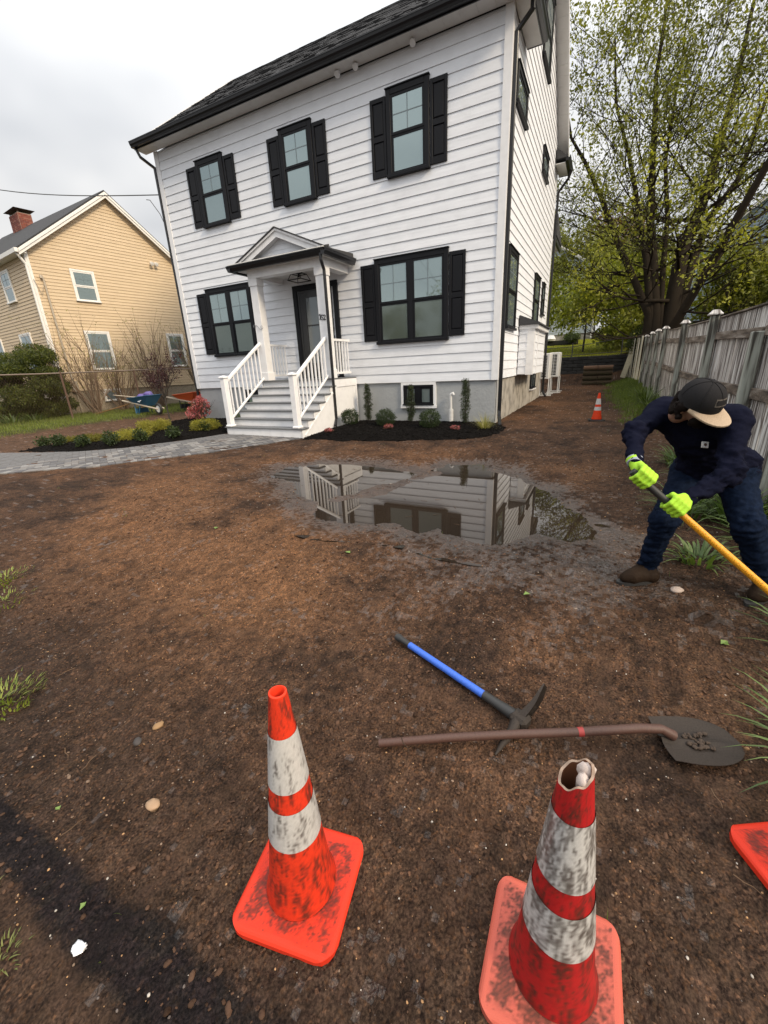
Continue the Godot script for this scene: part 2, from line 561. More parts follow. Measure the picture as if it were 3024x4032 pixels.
# a sash window standing on the plane z=0, lower left corner of its casing at the origin
func window_unit(parent: Node, called: String, xf: Transform3D, w: float, h: float, bays: int, double_hung: bool, casing := 0.1, dark: Material = M.black, grid := true, fancy := true, dim_lower_sash := false) -> Node3D:
	var o := Node3D.new()
	o.name = called
	o.transform = xf
	parent.add_child(o, true)
	var f := MB.new()
	var d := 0.05
	f.cbox(Vector3(casing / 2, h / 2, d / 2), Vector3(casing, h, d), 0.006)
	f.cbox(Vector3(w - casing / 2, h / 2, d / 2), Vector3(casing, h, d), 0.006)
	f.cbox(Vector3(w / 2, h - casing / 2, d / 2 + 0.002), Vector3(w - 2 * casing, casing, d), 0.006)
	f.cbox(Vector3(w / 2, casing * 0.3, d / 2 + 0.015), Vector3(w + 0.03, casing * 0.6, d + 0.035), 0.006)
	if fancy:
		f.box(Vector3(-0.01, h, 0.0), Vector3(w + 0.01, h + 0.018, d + 0.022))
	part(o, "frame", f, dark)
	var iw := (w - 2 * casing - (bays - 1) * 0.1) / bays
	for k in bays:
		var x0 := casing + k * (iw + 0.1)
		if k > 0:
			part(o, "mullion", bx(Vector3(x0 - 0.1, casing * 0.6, 0.001), Vector3(x0, h - casing, 0.046)), dark)
		var y0 := casing * 0.6
		var y1 := h - casing
		var ym := (y0 + y1) / 2
		var halves := [[y0, ym, 0.008], [ym, y1, 0.02]] if double_hung else [[y0, y1, 0.014]]
		for q in halves:
			var s := MB.new()
			var t := 0.042
			var z: float = q[2]
			var a := Vector3(x0, q[0], z)
			var e := Vector3(x0 + iw, q[1], z + 0.022)
			s.box(a, Vector3(a.x + t, e.y, e.z)); s.box(Vector3(e.x - t, a.y, a.z), e)
			s.box(Vector3(a.x + t, a.y, a.z), Vector3(e.x - t, a.y + t, e.z)); s.box(Vector3(a.x + t, e.y - t, a.z), Vector3(e.x - t, e.y, e.z))
			part(o, "sash", s, dark)
			part(o, "pane", bx(Vector3(a.x + t, a.y + t, z + 0.004), Vector3(e.x - t, e.y - t, z + 0.012)), M.pane_dim_reflection if dim_lower_sash and q[0] == y0 else M.pane)  # lower sash may take darker glass, a dim reflection put into its colour
			if grid and (q[0] > y0 or not double_hung):
				var g := MB.new()
				var cx := (a.x + e.x) / 2
				var cy: float = (q[0] + q[1]) / 2
				g.box(Vector3(cx - 0.008, a.y + t, z + 0.0125), Vector3(cx + 0.008, e.y - t, z + 0.017))
				g.box(Vector3(a.x + t, cy - 0.008, z + 0.0128), Vector3(e.x - t, cy + 0.008, z + 0.0165))
				part(o, "muntin", g, M.muntin)
	return o

func shutter(parent: Node, xf: Transform3D, w: float, h: float) -> void:
	var b := MB.new()
	var t := 0.032
	var s := 0.055
	b.cbox(Vector3(s / 2, h / 2, t / 2), Vector3(s, h, t), 0.004)
	b.cbox(Vector3(w - s / 2, h / 2, t / 2), Vector3(s, h, t), 0.004)
	for q in [[0.0, 0.12], [h * 0.46, 0.1], [h - 0.075, 0.075]]:
		b.cbox(Vector3(w / 2, q[0] + q[1] / 2, t / 2 - 0.0005), Vector3(w - 2 * s, q[1], t - 0.001), 0.004)
	var o := part(parent, "shutter", b, M.black)
	o.transform = xf
	for q in [[0.12, h * 0.46], [h * 0.46 + 0.1, h - 0.075]]:
		var p := MB.new()
		var a := Vector3(s, q[0], 0.006)
		var e := Vector3(w - s, q[1], 0.012)
		p.box(a, e)
		var k := 0.028
		p.hexa([Vector3(a.x + 0.006, a.y + 0.006, e.z), Vector3(e.x - 0.006, a.y + 0.006, e.z), Vector3(e.x - 0.006, e.y - 0.006, e.z), Vector3(a.x + 0.006, e.y - 0.006, e.z),
			Vector3(a.x + k, a.y + k, 0.026), Vector3(e.x - k, a.y + k, 0.026), Vector3(e.x - k, e.y - k, 0.026), Vector3(a.x + k, e.y - k, 0.026)])
		part(o, "panel", p, M.black)

func downspout(parent: Node, pts: Array, w := 0.075) -> void:
	var b := MB.new()
	for i in pts.size() - 1:
		var d: Vector3 = pts[i + 1] - pts[i]
		b.cbox((pts[i] + pts[i + 1]) / 2, Vector3(w, d.length() + w * 0.5, w * 0.8), 0.012, along(d))
	part(parent, "downspout", b, M.gutter)

# ogee gutter along x from x0 to x1, its back on z = 0, its top at y = 0
func gutter(parent: Node, xf: Transform3D, len: float) -> void:
	var b := MB.new()
	var prof := [Vector2(0, 0), Vector2(0, -0.125), Vector2(0.075, -0.125), Vector2(0.088, -0.09), Vector2(0.108, -0.06), Vector2(0.118, -0.02), Vector2(0.128, -0.018), Vector2(0.128, 0.0), Vector2(0.112, 0.0), Vector2(0.1, -0.05), Vector2(0.02, -0.06), Vector2(0.012, 0)]
	# the outline lies in the zy plane
	b.prism(prof, len, Transform3D(Basis(Vector3(0, 0, 1), Vector3(0, 1, 0), Vector3(-1, 0, 0)), Vector3(len, 0, 0)))
	part(parent, "gutter", b, M.gutter).transform = xf

# a roof plane laid with shingle courses; origin at the lower left, u along the eave, w up the slope
func shingles(parent: Node, called: String, o: Vector3, u: Vector3, w: Vector3, len: float, up: float, m: Material, course := 0.145, clip_l := 0.0, clip_r := 0.0) -> void:
	var n := u.cross(w).normalized()
	var slab := MB.new()
	var p := [o, o + u * len, o + u * (len - clip_r) + w * up, o + u * clip_l + w * up]
	slab.hexa([p[0] - n * 0.03, p[1] - n * 0.03, p[2] - n * 0.03, p[3] - n * 0.03, p[0], p[1], p[2], p[3]])
	var deck := part(parent, called, slab, m)
	var b := MB.new()
	var rows := int(up / course)
	for r in rows:
		var f0 := float(r) / rows
		var x := clip_l * f0
		var end := len - clip_r * f0
		while x < end - 0.01:
			var l := minf(rr(0.14, 0.34), end - x)
			var t := 0.007 if rng.randf() < 0.5 else 0.013
			b.col = Color.WHITE * rr(0.6, 1.25)
			var a := o + u * x + w * (up * f0)
			var e := w * (course + 0.01)
			b.quad(a + n * t, a + u * (l - 0.004) + n * t, a + u * (l - 0.004) + e + n * 0.002, a + e + n * 0.002)
			b.quad(a, a + u * (l - 0.004), a + u * (l - 0.004) + n * t, a + n * t)
			x += l
	tag(part(deck, "shingles", b, m), "", "", "", "stuff")

func build_house() -> void:
	var h := thing("white_house", "new white clapboard house with black shutters and a small front porch", "house")
	# foundation and core
	var fo := MB.new()
	fo.box(Vector3(-HW + 0.03, -0.6, -0.3), Vector3(-0.03, OFF + 0.01, -0.035))
	part(h, "foundation_wall", fo, M.concrete_front)
	var fs := MB.new()
	fs.box(Vector3(-0.3, -0.6, -HD + 0.03), Vector3(-0.035, OFF + 0.01, -0.301))
	part(h, "foundation_wall", bx(Vector3(-HW + 0.03, -0.6, -HD + 0.03), Vector3(-HW + 0.3, OFF + 0.01, -0.301)), M.concrete_side)
	part(h, "foundation_wall", fs, M.concrete_side)
	var core := MB.new()
	core.box(Vector3(-HW + 0.012, OFF + 0.012, -HD + 0.012), Vector3(-0.012, TOP, -0.012))
	var wall := part(h, "wall", core, M.white)
	# clapboards
	var mats := [M.white, M.white_b, M.white_c]
	var front := clap(HW - 0.24).mesh()
	for k in 32:
		var y := OFF + k * EX
		var last := y + EX > TOP
		part(wall, "clapboard", front if not last else clap(HW - 0.24, TOP - y - 0.014).mesh(), mats[(k * 7) % 3], Vector3(-HW + 0.12, y, -0.012))
	var ry := Basis(Vector3.UP, PI / 2)
	var pitch := 0.75
	var eave := TOP + 0.13
	var ridge_z := -HD / 2
	var ridge_y := eave + pitch * (HD / 2 + 0.36)
	var side := clap(HD - 0.24).mesh()
	for k in 48:
		var y := OFF + k * EX
		var mesh: Mesh = side
		var z0 := -0.12
		if y + EX > TOP + 0.1:
			var in_ := (y + EX * 0.5 - eave) / pitch - 0.3
			var len := HD - 2 * maxf(in_, 0.12)
			if len < 0.3:
				break
			mesh = clap(len).mesh()
			z0 = -(HD - len) / 2
		part(wall, "clapboard", mesh, mats[(k * 5 + 1) % 3], Vector3(-0.012, y, z0), ry)
	var gable := MB.new()
	gable.prism([Vector2(0, TOP), Vector2(HD - 0.1, TOP), Vector2(HD / 2, ridge_y - 0.25)], 0.1, Transform3D(ry, Vector3(-0.113, 0, -0.05)))
	var gable2 := MB.new()
	gable2.prism([Vector2(0, TOP), Vector2(HD - 0.1, TOP), Vector2(HD / 2, ridge_y - 0.25)], 0.1, Transform3D(ry, Vector3(-HW + 0.013, 0, -0.05)))
	part(h, "gable_wall", gable2, M.white)
	part(h, "gable_wall", gable, M.white)
	# corner boards
	for q in [[Vector3(-0.12, 0, 0.0), Vector3(0.022, 0, 0.022)], [Vector3(0.0, 0, -0.12), Vector3(0.0218, 0, -0.0002)], [Vector3(-HW - 0.022, 0, 0.0), Vector3(-HW + 0.12, 0, 0.022)], [Vector3(0.0, 0, -HD - 0.02), Vector3(0.022, 0, -HD + 0.12)], [Vector3(-HW - 0.022, 0, -HD), Vector3(-HW, 0, -0.0005)]]:
		part(h, "corner_board", bx(q[0] + Vector3(0, OFF - 0.015, 0), q[1] + Vector3(0, TOP, 0)), M.trim)
	# drip line under the boards
	part(h, "water_table", bx(Vector3(-HW + 0.12, OFF - 0.012, -0.03), Vector3(-0.12, OFF - 0.0005, 0.012)), M.trim)
	# soffit, frieze and roof
	var so := MB.new()
	var ov := 0.3
	var x := -HW - ov
	while x < ov - 0.05:
		so.box(Vector3(x, TOP + 0.001, 0.024), Vector3(minf(x + 0.297, ov - 0.002), TOP + 0.02, 0.338))
		x += 0.3
	part(h, "soffit", so, M.soffit)
	part(h, "fascia", bx(Vector3(-HW - ov, TOP - 0.01, 0.34), Vector3(ov, eave + 0.0, 0.36)), M.gutter)
	gutter(h, Transform3D(Basis(), Vector3(-HW - ov - 0.01, eave + 0.005, 0.3605)), HW + 2 * ov + 0.02)
	var slope := Vector3(0, pitch, -1).normalized()
	var up := (HD / 2 + 0.4) * 1.25
	shingles(h, "roof_slope", Vector3(-HW - ov - 0.02, eave - 0.02, 0.4), Vector3.RIGHT, slope, HW + 2 * ov + 0.04, up, M.shingle)
	shingles(h, "roof_slope", Vector3(ov + 0.02, eave - 0.02, -HD - 0.4), Vector3.LEFT, Vector3(0, pitch, 1).normalized(), HW + 2 * ov + 0.04, up, M.shingle, 0.5)
	# rake boards and the soffits under the gable overhang
	for sx in [0.0, -HW - ov]:
		for sz in [1, -1]:
			var b := MB.new()
			var z1 := 0.0 if sz > 0 else -HD
			var lo := Vector3(sx, eave - 0.07 + pitch * 0.36, z1)
			var hi := Vector3(sx, ridge_y - 0.07, ridge_z)
			if sz < 0:
				lo = Vector3(sx, eave - 0.07, z1 - 0.36)
			var d := hi - lo
			var n := Vector3.RIGHT.cross(d).normalized()
			if n.y < 0: n = -n
			var e := Vector3(ov, 0, 0)
			var seg := 22
			for k in seg:
				var p0 := lo + d * (float(k) / seg)
				var p1 := lo + d * ((k + 0.985) / seg)
				b.hexa([p0, p0 + e, p1 + e, p1, p0 + n * 0.025, p0 + e + n * 0.025, p1 + e + n * 0.025, p1 + n * 0.025])
			part(h, "rake_soffit", b, M.soffit)
			var r := MB.new()
			var ex := ov if sx == 0.0 else 0.0
			var q0 := lo + Vector3(ex, 0, 0) - n * 0.06
			var q1 := hi + Vector3(ex, 0, 0) - n * 0.06
			var w := Vector3(0.02, 0, 0)
			r.hexa([q0, q0 + w, q1 + w, q1, q0 + n * 0.14, q0 + w + n * 0.14, q1 + w + n * 0.14, q1 + n * 0.14])
			part(h, "rake_board", r, M.trim)
	# gable returns: short roofs wrapping the front and the rear corner
	for q in [[0.36, -1.27], [-6.9, -HD - 0.36]]:
		var o := Node3D.new()
		o.name = "gable_return"
		h.add_child(o, true)
		part(o, "soffit", bx(Vector3(0.023, TOP + 0.0015, q[1]), Vector3(0.3, TOP + 0.021, q[0] - 0.02)), M.soffit)
		part(o, "fascia", bx(Vector3(0.302, TOP - 0.01, q[1]), Vector3(0.32, eave, q[0])), M.gutter)
		part(o, "fascia", bx(Vector3(0.023, TOP - 0.008, q[1] - 0.02), Vector3(0.32, eave, q[1] - 0.002)), M.gutter)
		gutter(o, Transform3D(ry, Vector3(0.3205, eave + 0.004, q[0] + 0.1)), q[0] - q[1] + 0.12)
		var b := MB.new()
		b.hexa([Vector3(0.024, eave + 0.001, q[0]), Vector3(0.38, eave + 0.001, q[0]), Vector3(0.38, eave + 0.001, q[1] - 0.03), Vector3(0.024, eave + 0.001, q[1] - 0.03),
			Vector3(0.024, eave + 0.3, q[0]), Vector3(0.03, eave + 0.3, q[0]), Vector3(0.03, eave + 0.3, q[1] + 0.22), Vector3(0.024, eave + 0.3, q[1] + 0.22)])
		part(o, "roof_slope", b, M.shingle)
	# flood lights under the eave
	for fx in [-3.41, -2.99, -1.77]:
		var b := MB.new()
		b.lathe([Vector2(0.001, -0.03), Vector2(0.045, -0.03), Vector2(0.045, -0.001)], 12, Transform3D(Basis(), Vector3(fx, TOP, 0.11)))
		b.lathe([Vector2(0.001, 0), Vector2(0.055, 0.0), Vector2(0.06, 0.03), Vector2(0.03, 0.09), Vector2(0.001, 0.1)], 12, Transform3D(Basis(Vector3.RIGHT, -0.9), Vector3(fx, TOP - 0.075, 0.16)))
		part(h, "flood_light", b, M.trim)
	# upper front windows with their shutters
	for q in [[-7.83, 0.93], [-5.12, 0.9], [-2.41, 0.915]]:
		window_unit(h, "window", Transform3D(Basis(), Vector3(q[0], 4.985, 0.0)), q[1], 1.44, 1, true)
		shutter(h, Transform3D(Basis(), Vector3(q[0] - 0.36, 5.04, 0.003)), 0.345, 1.31)
		shutter(h, Transform3D(Basis(), Vector3(q[0] + q[1] + 0.012, 5.03, 0.003)), 0.345, 1.32)
	# lower front windows
	for q in [[-8.22, 1.66, -8.59, -6.55], [-2.83, 1.735, -3.19, -1.083]]:
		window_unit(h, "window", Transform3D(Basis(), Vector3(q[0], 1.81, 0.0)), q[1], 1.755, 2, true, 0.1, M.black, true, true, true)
		shutter(h, Transform3D(Basis(), Vector3(q[2], 1.895, 0.003)), 0.35, 1.6)
		shutter(h, Transform3D(Basis(), Vector3(q[3], 1.885, 0.003)), 0.35, 1.6)
	# basement windows in the front
	for q in [-2.27, -7.35]:
		var o := window_unit(h, "basement_window", Transform3D(Basis(), Vector3(q + 0.06, 0.41, -0.033)), 0.76, 0.465, 2, false, 0.05, M.black, false, false)
		var b := MB.new()
		b.box(Vector3(-0.06, -0.035, -0.002), Vector3(0, 0.525, 0.043)); b.box(Vector3(0.76, -0.035, -0.002), Vector3(0.82, 0.525, 0.043))
		b.box(Vector3(0, 0.465, -0.002), Vector3(0.76, 0.525, 0.0432)); b.box(Vector3(-0.072, -0.065, -0.002), Vector3(0.832, -0.002, 0.065))
		part(o, "surround", b, M.trim)
	# side windows
	var sd := func(z: float, y: float, w: float, hh: float, dh: bool) -> void:
		window_unit(h, "window", Transform3D(ry, Vector3(0.0, y, z)), w, hh, 1, dh, 0.09)
	sd.call(-0.48, 5.83, 1.14, 0.6, false)
	sd.call(-4.3, 5.97, 1.0, 0.56, false)
	sd.call(-3.22, 7.8, 1.2, 1.45, true)
	sd.call(-0.5, 1.98, 1.06, 1.57, true)
	sd.call(-4.28, 2.34, 1.05, 1.27, true)
	sd.call(-5.95, 2.68, 0.62, 0.93, true)
	var bw := window_unit(h, "basement_window", Transform3D(ry, Vector3(-0.035, 0.44, -5.05)), 0.98, 0.5, 2, false, 0.05, M.black, false, false)
	part(bw, "sill", bx(Vector3(-0.03, -0.04, 0), Vector3(1.01, -0.001, 0.08)), M.trim)
	# the bump-out on the side wall
	var bo := Node3D.new()
	bo.name = "bay"
	bo.position = Vector3(0, 0, -4.4)
	h.add_child(bo)
	part(bo, "wall", bx(Vector3(0.023, 0.975, 0.01), Vector3(0.375, 2.05, 2.1)), M.white)
	for k in 6:
		var y := 0.975 + k * EX
		var hh := minf(EX, 2.05 - y)
		if hh < 0.04: break
		part(bo, "clapboard", clap(0.2, hh), mats[k % 3], Vector3(0.024, y, 2.1))
		part(bo, "clapboard", clap(0.44, hh), mats[(k + 1) % 3], Vector3(0.375, y, 1.98), ry)
		part(bo, "clapboard", clap(1.36, hh), mats[(k + 2) % 3], Vector3(0.375, y, 1.46), ry)
	part(bo, "corner_board", bx(Vector3(0.224, 0.96, 2.1), Vector3(0.398, 2.05, 2.125)), M.trim)
	part(bo, "corner_board", bx(Vector3(0.376, 0.961, 1.98), Vector3(0.399, 2.05, 2.0995)), M.trim)
	part(bo, "corner_board", bx(Vector3(0.376, 0.961, 1.46), Vector3(0.41, 2.05, 1.54)), M.trim)
	part(bo, "corner_board", bx(Vector3(0.376, 0.961, 0.0), Vector3(0.4, 2.05, 0.1)), M.trim)
	part(bo, "frieze", bx(Vector3(0.023, 2.0505, -0.06), Vector3(0.48, 2.14, 2.16)), M.trim)
	var br := MB.new()
	br.hexa([Vector3(0.023, 2.141, 2.22), Vector3(0.53, 2.141, 2.22), Vector3(0.53, 2.141, -0.12), Vector3(0.023, 2.141, -0.12),
		Vector3(0.023, 2.38, 2.22), Vector3(0.53, 2.17, 2.22), Vector3(0.53, 2.17, -0.12), Vector3(0.023, 2.38, -0.12)])
	part(bo, "roof", br, M.shingle)
	# rear pent roof that shows past the back corner
	var rp := Node3D.new()
	rp.name = "rear_porch"
	h.add_child(rp)
	part(rp, "wall", bx(Vector3(-5, 0.3, -9.1), Vector3(-0.25, 5.1, -HD - 0.02)), M.white)
	part(rp, "soffit", bx(Vector3(-5, 5.1, -9.4), Vector3(0.05, 5.13, -HD - 0.021)), M.soffit)
	part(rp, "fascia", bx(Vector3(0.05, 5.08, -9.42), Vector3(0.12, 5.24, -HD - 0.022)), M.gutter)
	var pr := MB.new()
	pr.hexa([Vector3(-5, 5.24, -9.4), Vector3(0.14, 5.24, -9.4), Vector3(0.14, 5.24, -HD - 0.03), Vector3(-5, 5.24, -HD - 0.03),
		Vector3(-5, 5.3, -9.4), Vector3(0.14, 5.3, -9.4), Vector3(0.14, 5.85, -HD - 0.03), Vector3(-5, 5.85, -HD - 0.03)])
	part(rp, "roof", pr, M.shingle)
	# downspouts
	downspout(h, [Vector3(0.3, 6.97, -0.1), Vector3(0.3, 6.85, -0.12), Vector3(0.06, 6.62, -0.1), Vector3(0.06, 0.28, -0.09), Vector3(0.07, 0.16, -0.05), Vector3(0.16, 0.02, 0.28)])
	downspout(h, [Vector3(0.42, 6.95, -7.55), Vector3(0.36, 6.75, -7.6), Vector3(0.08, 6.45, -7.66), Vector3(0.08, 0.2, -7.66), Vector3(0.2, 0.03, -7.55)])
	downspout(h, [Vector3(-HW - 0.24, 6.97, 0.36), Vector3(-HW - 0.2, 6.8, 0.3), Vector3(-HW - 0.07, 6.62, 0.02), Vector3(-HW - 0.07, 0.3, -0.02)])
	# cable hook where the wire is tied
	part(h, "cable_bracket", bx(Vector3(-HW - 0.1, 6.0, -0.02), Vector3(-HW - 0.023, 6.06, 0.03)), M.black)
	build_porch(h)

func build_porch(h: Node3D) -> void:
	var p := Node3D.new()
	p.name = "front_porch"
	h.add_child(p)
	var DK := 1.115
	var XL := -5.68
	var XR := -3.5
	# deck and its skirt
	var n := 0
	for k in 8:
		var z := 0.03 + k * 0.128
		part(p, "deck_board", bx(Vector3(XL - 0.02, DK - 0.03, z), Vector3(XR + 0.02, DK, z + 0.122)), M.deck)
	for q in [[Vector3(XL, -0.3, 0.02), Vector3(XL + 0.02, DK - 0.031, 1.02)], [Vector3(XR - 0.02, -0.3, 0.02), Vector3(XR, DK - 0.031, 1.02)]]:
		part(p, "skirt_panel", bx(q[0], q[1]), M.trim)
	part(p, "skirt_trim", bx(Vector3(XR, -0.3, 0.02), Vector3(XR + 0.018, DK - 0.031, 0.1)), M.trim)
	part(p, "skirt_trim", bx(Vector3(XR, -0.3, 0.93), Vector3(XR + 0.018, DK - 0.031, 1.03)), M.trim)
	part(p, "skirt_trim", bx(Vector3(XR, DK - 0.2, 0.1), Vector3(XR + 0.0182, DK - 0.031, 0.93)), M.trim)
	# flight: seven risers
	var rise := DK / 7.0
	var go := 0.2365
	for k in 6:
		var z1 := 2.42 - k * go
		var y := rise * (k + 1)
		part(p, "riser", bx(Vector3(XL + 0.03, y - rise - 0.005 if k else -0.3, z1 - 0.05), Vector3(XR - 0.03, y - 0.028, z1 - 0.03)), M.trim)
		var t := MB.new()
		t.cbox(Vector3((XL + XR) / 2, y - 0.0135, z1 - go / 2 - 0.01), Vector3(XR - XL + 0.06, 0.027, go + 0.022), 0.006)
		part(p, "tread", t, M.deck)
	part(p, "riser", bx(Vector3(XL + 0.03, DK - rise - 0.005, 0.985), Vector3(XR - 0.03, DK - 0.031, 1.0)), M.trim)
	for sx in [XL, XR - 0.02]:
		var s := MB.new()
		var poly := [Vector2(-1.02, -0.3), Vector2(-1.02, DK - rise - 0.03)]
		for k in range(5, -1, -1):
			var zz := 2.42 - k * go - 0.035
			poly.append(Vector2(-zz + go, rise * (k + 1) - 0.028))
			poly.append(Vector2(-zz, rise * (k + 1) - 0.028))
			poly.append(Vector2(-zz, rise * k - 0.028 if k else -0.3))
		# (-z, y) drawn in the plane x = sx
		var dup_free := []
		for q in poly:
			if dup_free.is_empty() or dup_free[-1].distance_to(q) > 0.003:
				dup_free.append(q)
		s.prism(dup_free, 0.02, Transform3D(Basis(Vector3(0, 0, -1), Vector3(0, 1, 0), Vector3(1, 0, 0)), Vector3(sx, 0, 0)))
		part(p, "stringer", s, M.trim)
	# diagonal trim on the visible stringer
	var dg := MB.new()
	dg.obox(Vector3(XR + 0.007, 0.43, 1.65), Vector3(0.014, 0.035, 1.55), Basis(Vector3.RIGHT, 0.6))
	part(p, "stringer_trim", dg, M.trim)
	# posts
	for sx in [-5.53, -3.65]:
		var b := MB.new()
		b.cbox(Vector3(sx, (DK + 3.39) / 2, 0.93), Vector3(0.215, 3.39 - DK, 0.215), 0.006)
		var po := part(p, "post", b, M.trim)
		var t := MB.new()
		t.cbox(Vector3(sx, 3.31, 0.93), Vector3(0.25, 0.16, 0.25), 0.005)
		part(p, "post_capital", t, M.trim)
		var u := MB.new()
		u.cbox(Vector3(sx, DK + 0.1, 0.93), Vector3(0.245, 0.2, 0.245), 0.006)
		part(p, "post_plinth", u, M.trim)
	# beams, ceiling
	part(p, "beam", bx(Vector3(-5.655, 3.392, 0.83), Vector3(-3.525, 3.56, 1.05)), M.trim)
	part(p, "beam", bx(Vector3(-5.655, 3.392, 0.03), Vector3(-5.44, 3.56, 0.8295)), M.trim)
	part(p, "beam", bx(Vector3(-3.74, 3.392, 0.03), Vector3(-3.525, 3.56, 0.8295)), M.trim)
	var x := -5.43
	while x < -3.76:
		part(p, "ceiling_board", bx(Vector3(x, 3.5, 0.025), Vector3(minf(x + 0.15, -3.741), 3.52, 0.829)), M.soffit)
		x += 0.154
	part(p, "soffit", bx(Vector3(-5.9, 3.561, 0.024), Vector3(-3.4, 3.575, 1.16)), M.soffit)
	part(p, "fascia", bx(Vector3(-5.94, 3.555, 1.1605), Vector3(-3.4, 3.65, 1.175)), M.trim)
	gutter(p, Transform3D(Basis(), Vector3(-6.02, 3.665, 1.1755)), 2.66)
	var ry := Basis(Vector3.UP, PI / 2)
	gutter(p, Transform3D(ry, Vector3(-3.4, 3.663, 1.29)), 1.25)
	gutter(p, Transform3D(Basis(Vector3.UP, -PI / 2), Vector3(-5.94, 3.663, 0.04)), 1.25)
	# pent strip of shingles, pediment, roof
	var st := MB.new()
	st.hexa([Vector3(-5.98, 3.67, 1.25), Vector3(-3.36, 3.67, 1.25), Vector3(-3.36, 3.67, 0.03), Vector3(-5.98, 3.67, 0.03),
		Vector3(-5.98, 3.69, 1.25), Vector3(-3.36, 3.69, 1.25), Vector3(-3.36, 3.78, 0.03), Vector3(-5.98, 3.78, 0.03)])
	st.hexa([Vector3(-5.98, 3.691, 1.25), Vector3(-3.36, 3.691, 1.25), Vector3(-3.4, 3.75, 0.95), Vector3(-5.94, 3.75, 0.95),
		Vector3(-5.98, 3.695, 1.25), Vector3(-3.36, 3.695, 1.25), Vector3(-3.4, 3.79, 0.95), Vector3(-5.94, 3.79, 0.95)])
	part(p, "pent_roof", st, M.shingle)
	part(p, "roof_edge", bx(Vector3(-6.0, 3.672, 1.2505), Vector3(-3.34, 3.692, 1.27)), M.tan_trim)
	var cx := -4.67
	var base := 3.74
	var peak := 4.25
	var ty := MB.new()
	ty.prism([Vector2(-5.75, base), Vector2(-3.6, base), Vector2(cx, peak - 0.06)], 0.9, Transform3D(Basis(), Vector3(0, 0, 0.03)))
	part(p, "pediment", ty, M.white)
	for k in 4:
		var y := base + 0.02 + k * 0.11
		var half := (peak - 0.1 - y - 0.05) / (peak - base) * 1.12
		if half > 0.12:
			part(p, "clapboard", clap(half * 2, 0.11, 0.012), M.white_b, Vector3(cx - half, y, 0.931))
	for s in [-1, 1]:
		var d := Vector3(-s * 1.24, peak - base + 0.02, 0).normalized()
		var a := Vector3(cx + s * 1.24, base - 0.02, 0)
		var e := Vector3(cx, peak, 0)
		var nn := Vector3(0, 0, 1).cross(d)
		if nn.y < 0: nn = -nn
		var r := MB.new()
		for q in [[0.0, 0.11, 0.93, 1.07], [0.11, 0.04, 0.93, 1.1]]:
			var lo: float = -0.15 + q[0]
			var hi: float = lo + q[1]
			var e0 := e + nn * lo; var e1 := e + nn * hi
			# both boards meet on the centre line
			e0 = e0 + d * ((cx - e0.x) / d.x); e1 = e1 + d * ((cx - e1.x) / d.x)
			r.hexa([a + nn * lo + Vector3(0, 0, q[3]), e0 + Vector3(0, 0, q[3]), e0 + Vector3(0, 0, q[2]), a + nn * lo + Vector3(0, 0, q[2]),
				a + nn * hi + Vector3(0, 0, q[3]), e1 + Vector3(0, 0, q[3]), e1 + Vector3(0, 0, q[2]), a + nn * hi + Vector3(0, 0, q[2])] if s < 0 else
				[e0 + Vector3(0, 0, q[3]), a + nn * lo + Vector3(0, 0, q[3]), a + nn * lo + Vector3(0, 0, q[2]), e0 + Vector3(0, 0, q[2]),
				e1 + Vector3(0, 0, q[3]), a + nn * hi + Vector3(0, 0, q[3]), a + nn * hi + Vector3(0, 0, q[2]), e1 + Vector3(0, 0, q[2])])
		part(p, "rake_board", r, M.trim)
		var t := MB.new()
		var b0 := a + nn * 0.003 - d * 0.04
		var b1 := Vector3(cx, peak + 0.004, 0)
		var th := nn * 0.022
		var zf := Vector3(0, 0, 1.12); var zb := Vector3(0, 0, 0.025)
		if s < 0:
			t.hexa([b0 + zf, b1 + zf, b1 + zb, b0 + zb, b0 + th + zf, b1 + th + zf, b1 + th + zb, b0 + th + zb])
		else:
			t.hexa([b1 + zf, b0 + zf, b0 + zb, b1 + zb, b1 + th + zf, b0 + th + zf, b0 + th + zb, b1 + th + zb])
		part(p, "roof", t, M.shingle)
	# newels, rails, balusters
	for sx in [-5.575, -3.635]:
		var b := MB.new()
		b.cbox(Vector3(sx, 0.69, 2.34), Vector3(0.125, 1.07, 0.125), 0.006)
		var nw := part(p, "newel_post", b, M.trim)
		var c := MB.new()
		c.cbox(Vector3(sx, 1.24, 2.34), Vector3(0.17, 0.03, 0.17), 0.008)
		c.hexa([Vector3(sx - 0.08, 1.255, 2.42), Vector3(sx + 0.08, 1.255, 2.42), Vector3(sx + 0.08, 1.255, 2.26), Vector3(sx - 0.08, 1.255, 2.26),
			Vector3(sx - 0.01, 1.285, 2.35), Vector3(sx + 0.01, 1.285, 2.35), Vector3(sx + 0.01, 1.285, 2.33), Vector3(sx - 0.01, 1.285, 2.33)])
		part(p, "newel_cap", c, M.trim)
		var k := MB.new()
		k.cbox(Vector3(sx, 0.18, 2.34), Vector3(0.17, 0.045, 0.17), 0.012)
		part(p, "newel_collar", k, M.trim)
		var t0 := Vector3(sx, 1.15, 2.29); var t1 := Vector3(sx, 1.99, 1.02)
		var l0 := Vector3(sx, 0.33, 2.29); var l1 := Vector3(sx, 1.19, 1.02)
		for q in [[t0, t1, "handrail", 0.075, 0.065], [l0, l1, "bottom_rail", 0.05, 0.05]]:
			var r := MB.new()
			var d: Vector3 = q[1] - q[0]
			r.cbox((q[0] + q[1]) / 2, Vector3(q[3], q[4], d.length()), 0.014, Basis(Vector3.RIGHT, atan2(d.y, -d.z)))
			part(p, q[2], r, M.trim)
		var bal := MB.new()
		bal.cbox(Vector3(0, 0.4, 0), Vector3(0.034, 0.8, 0.034), 0.005)
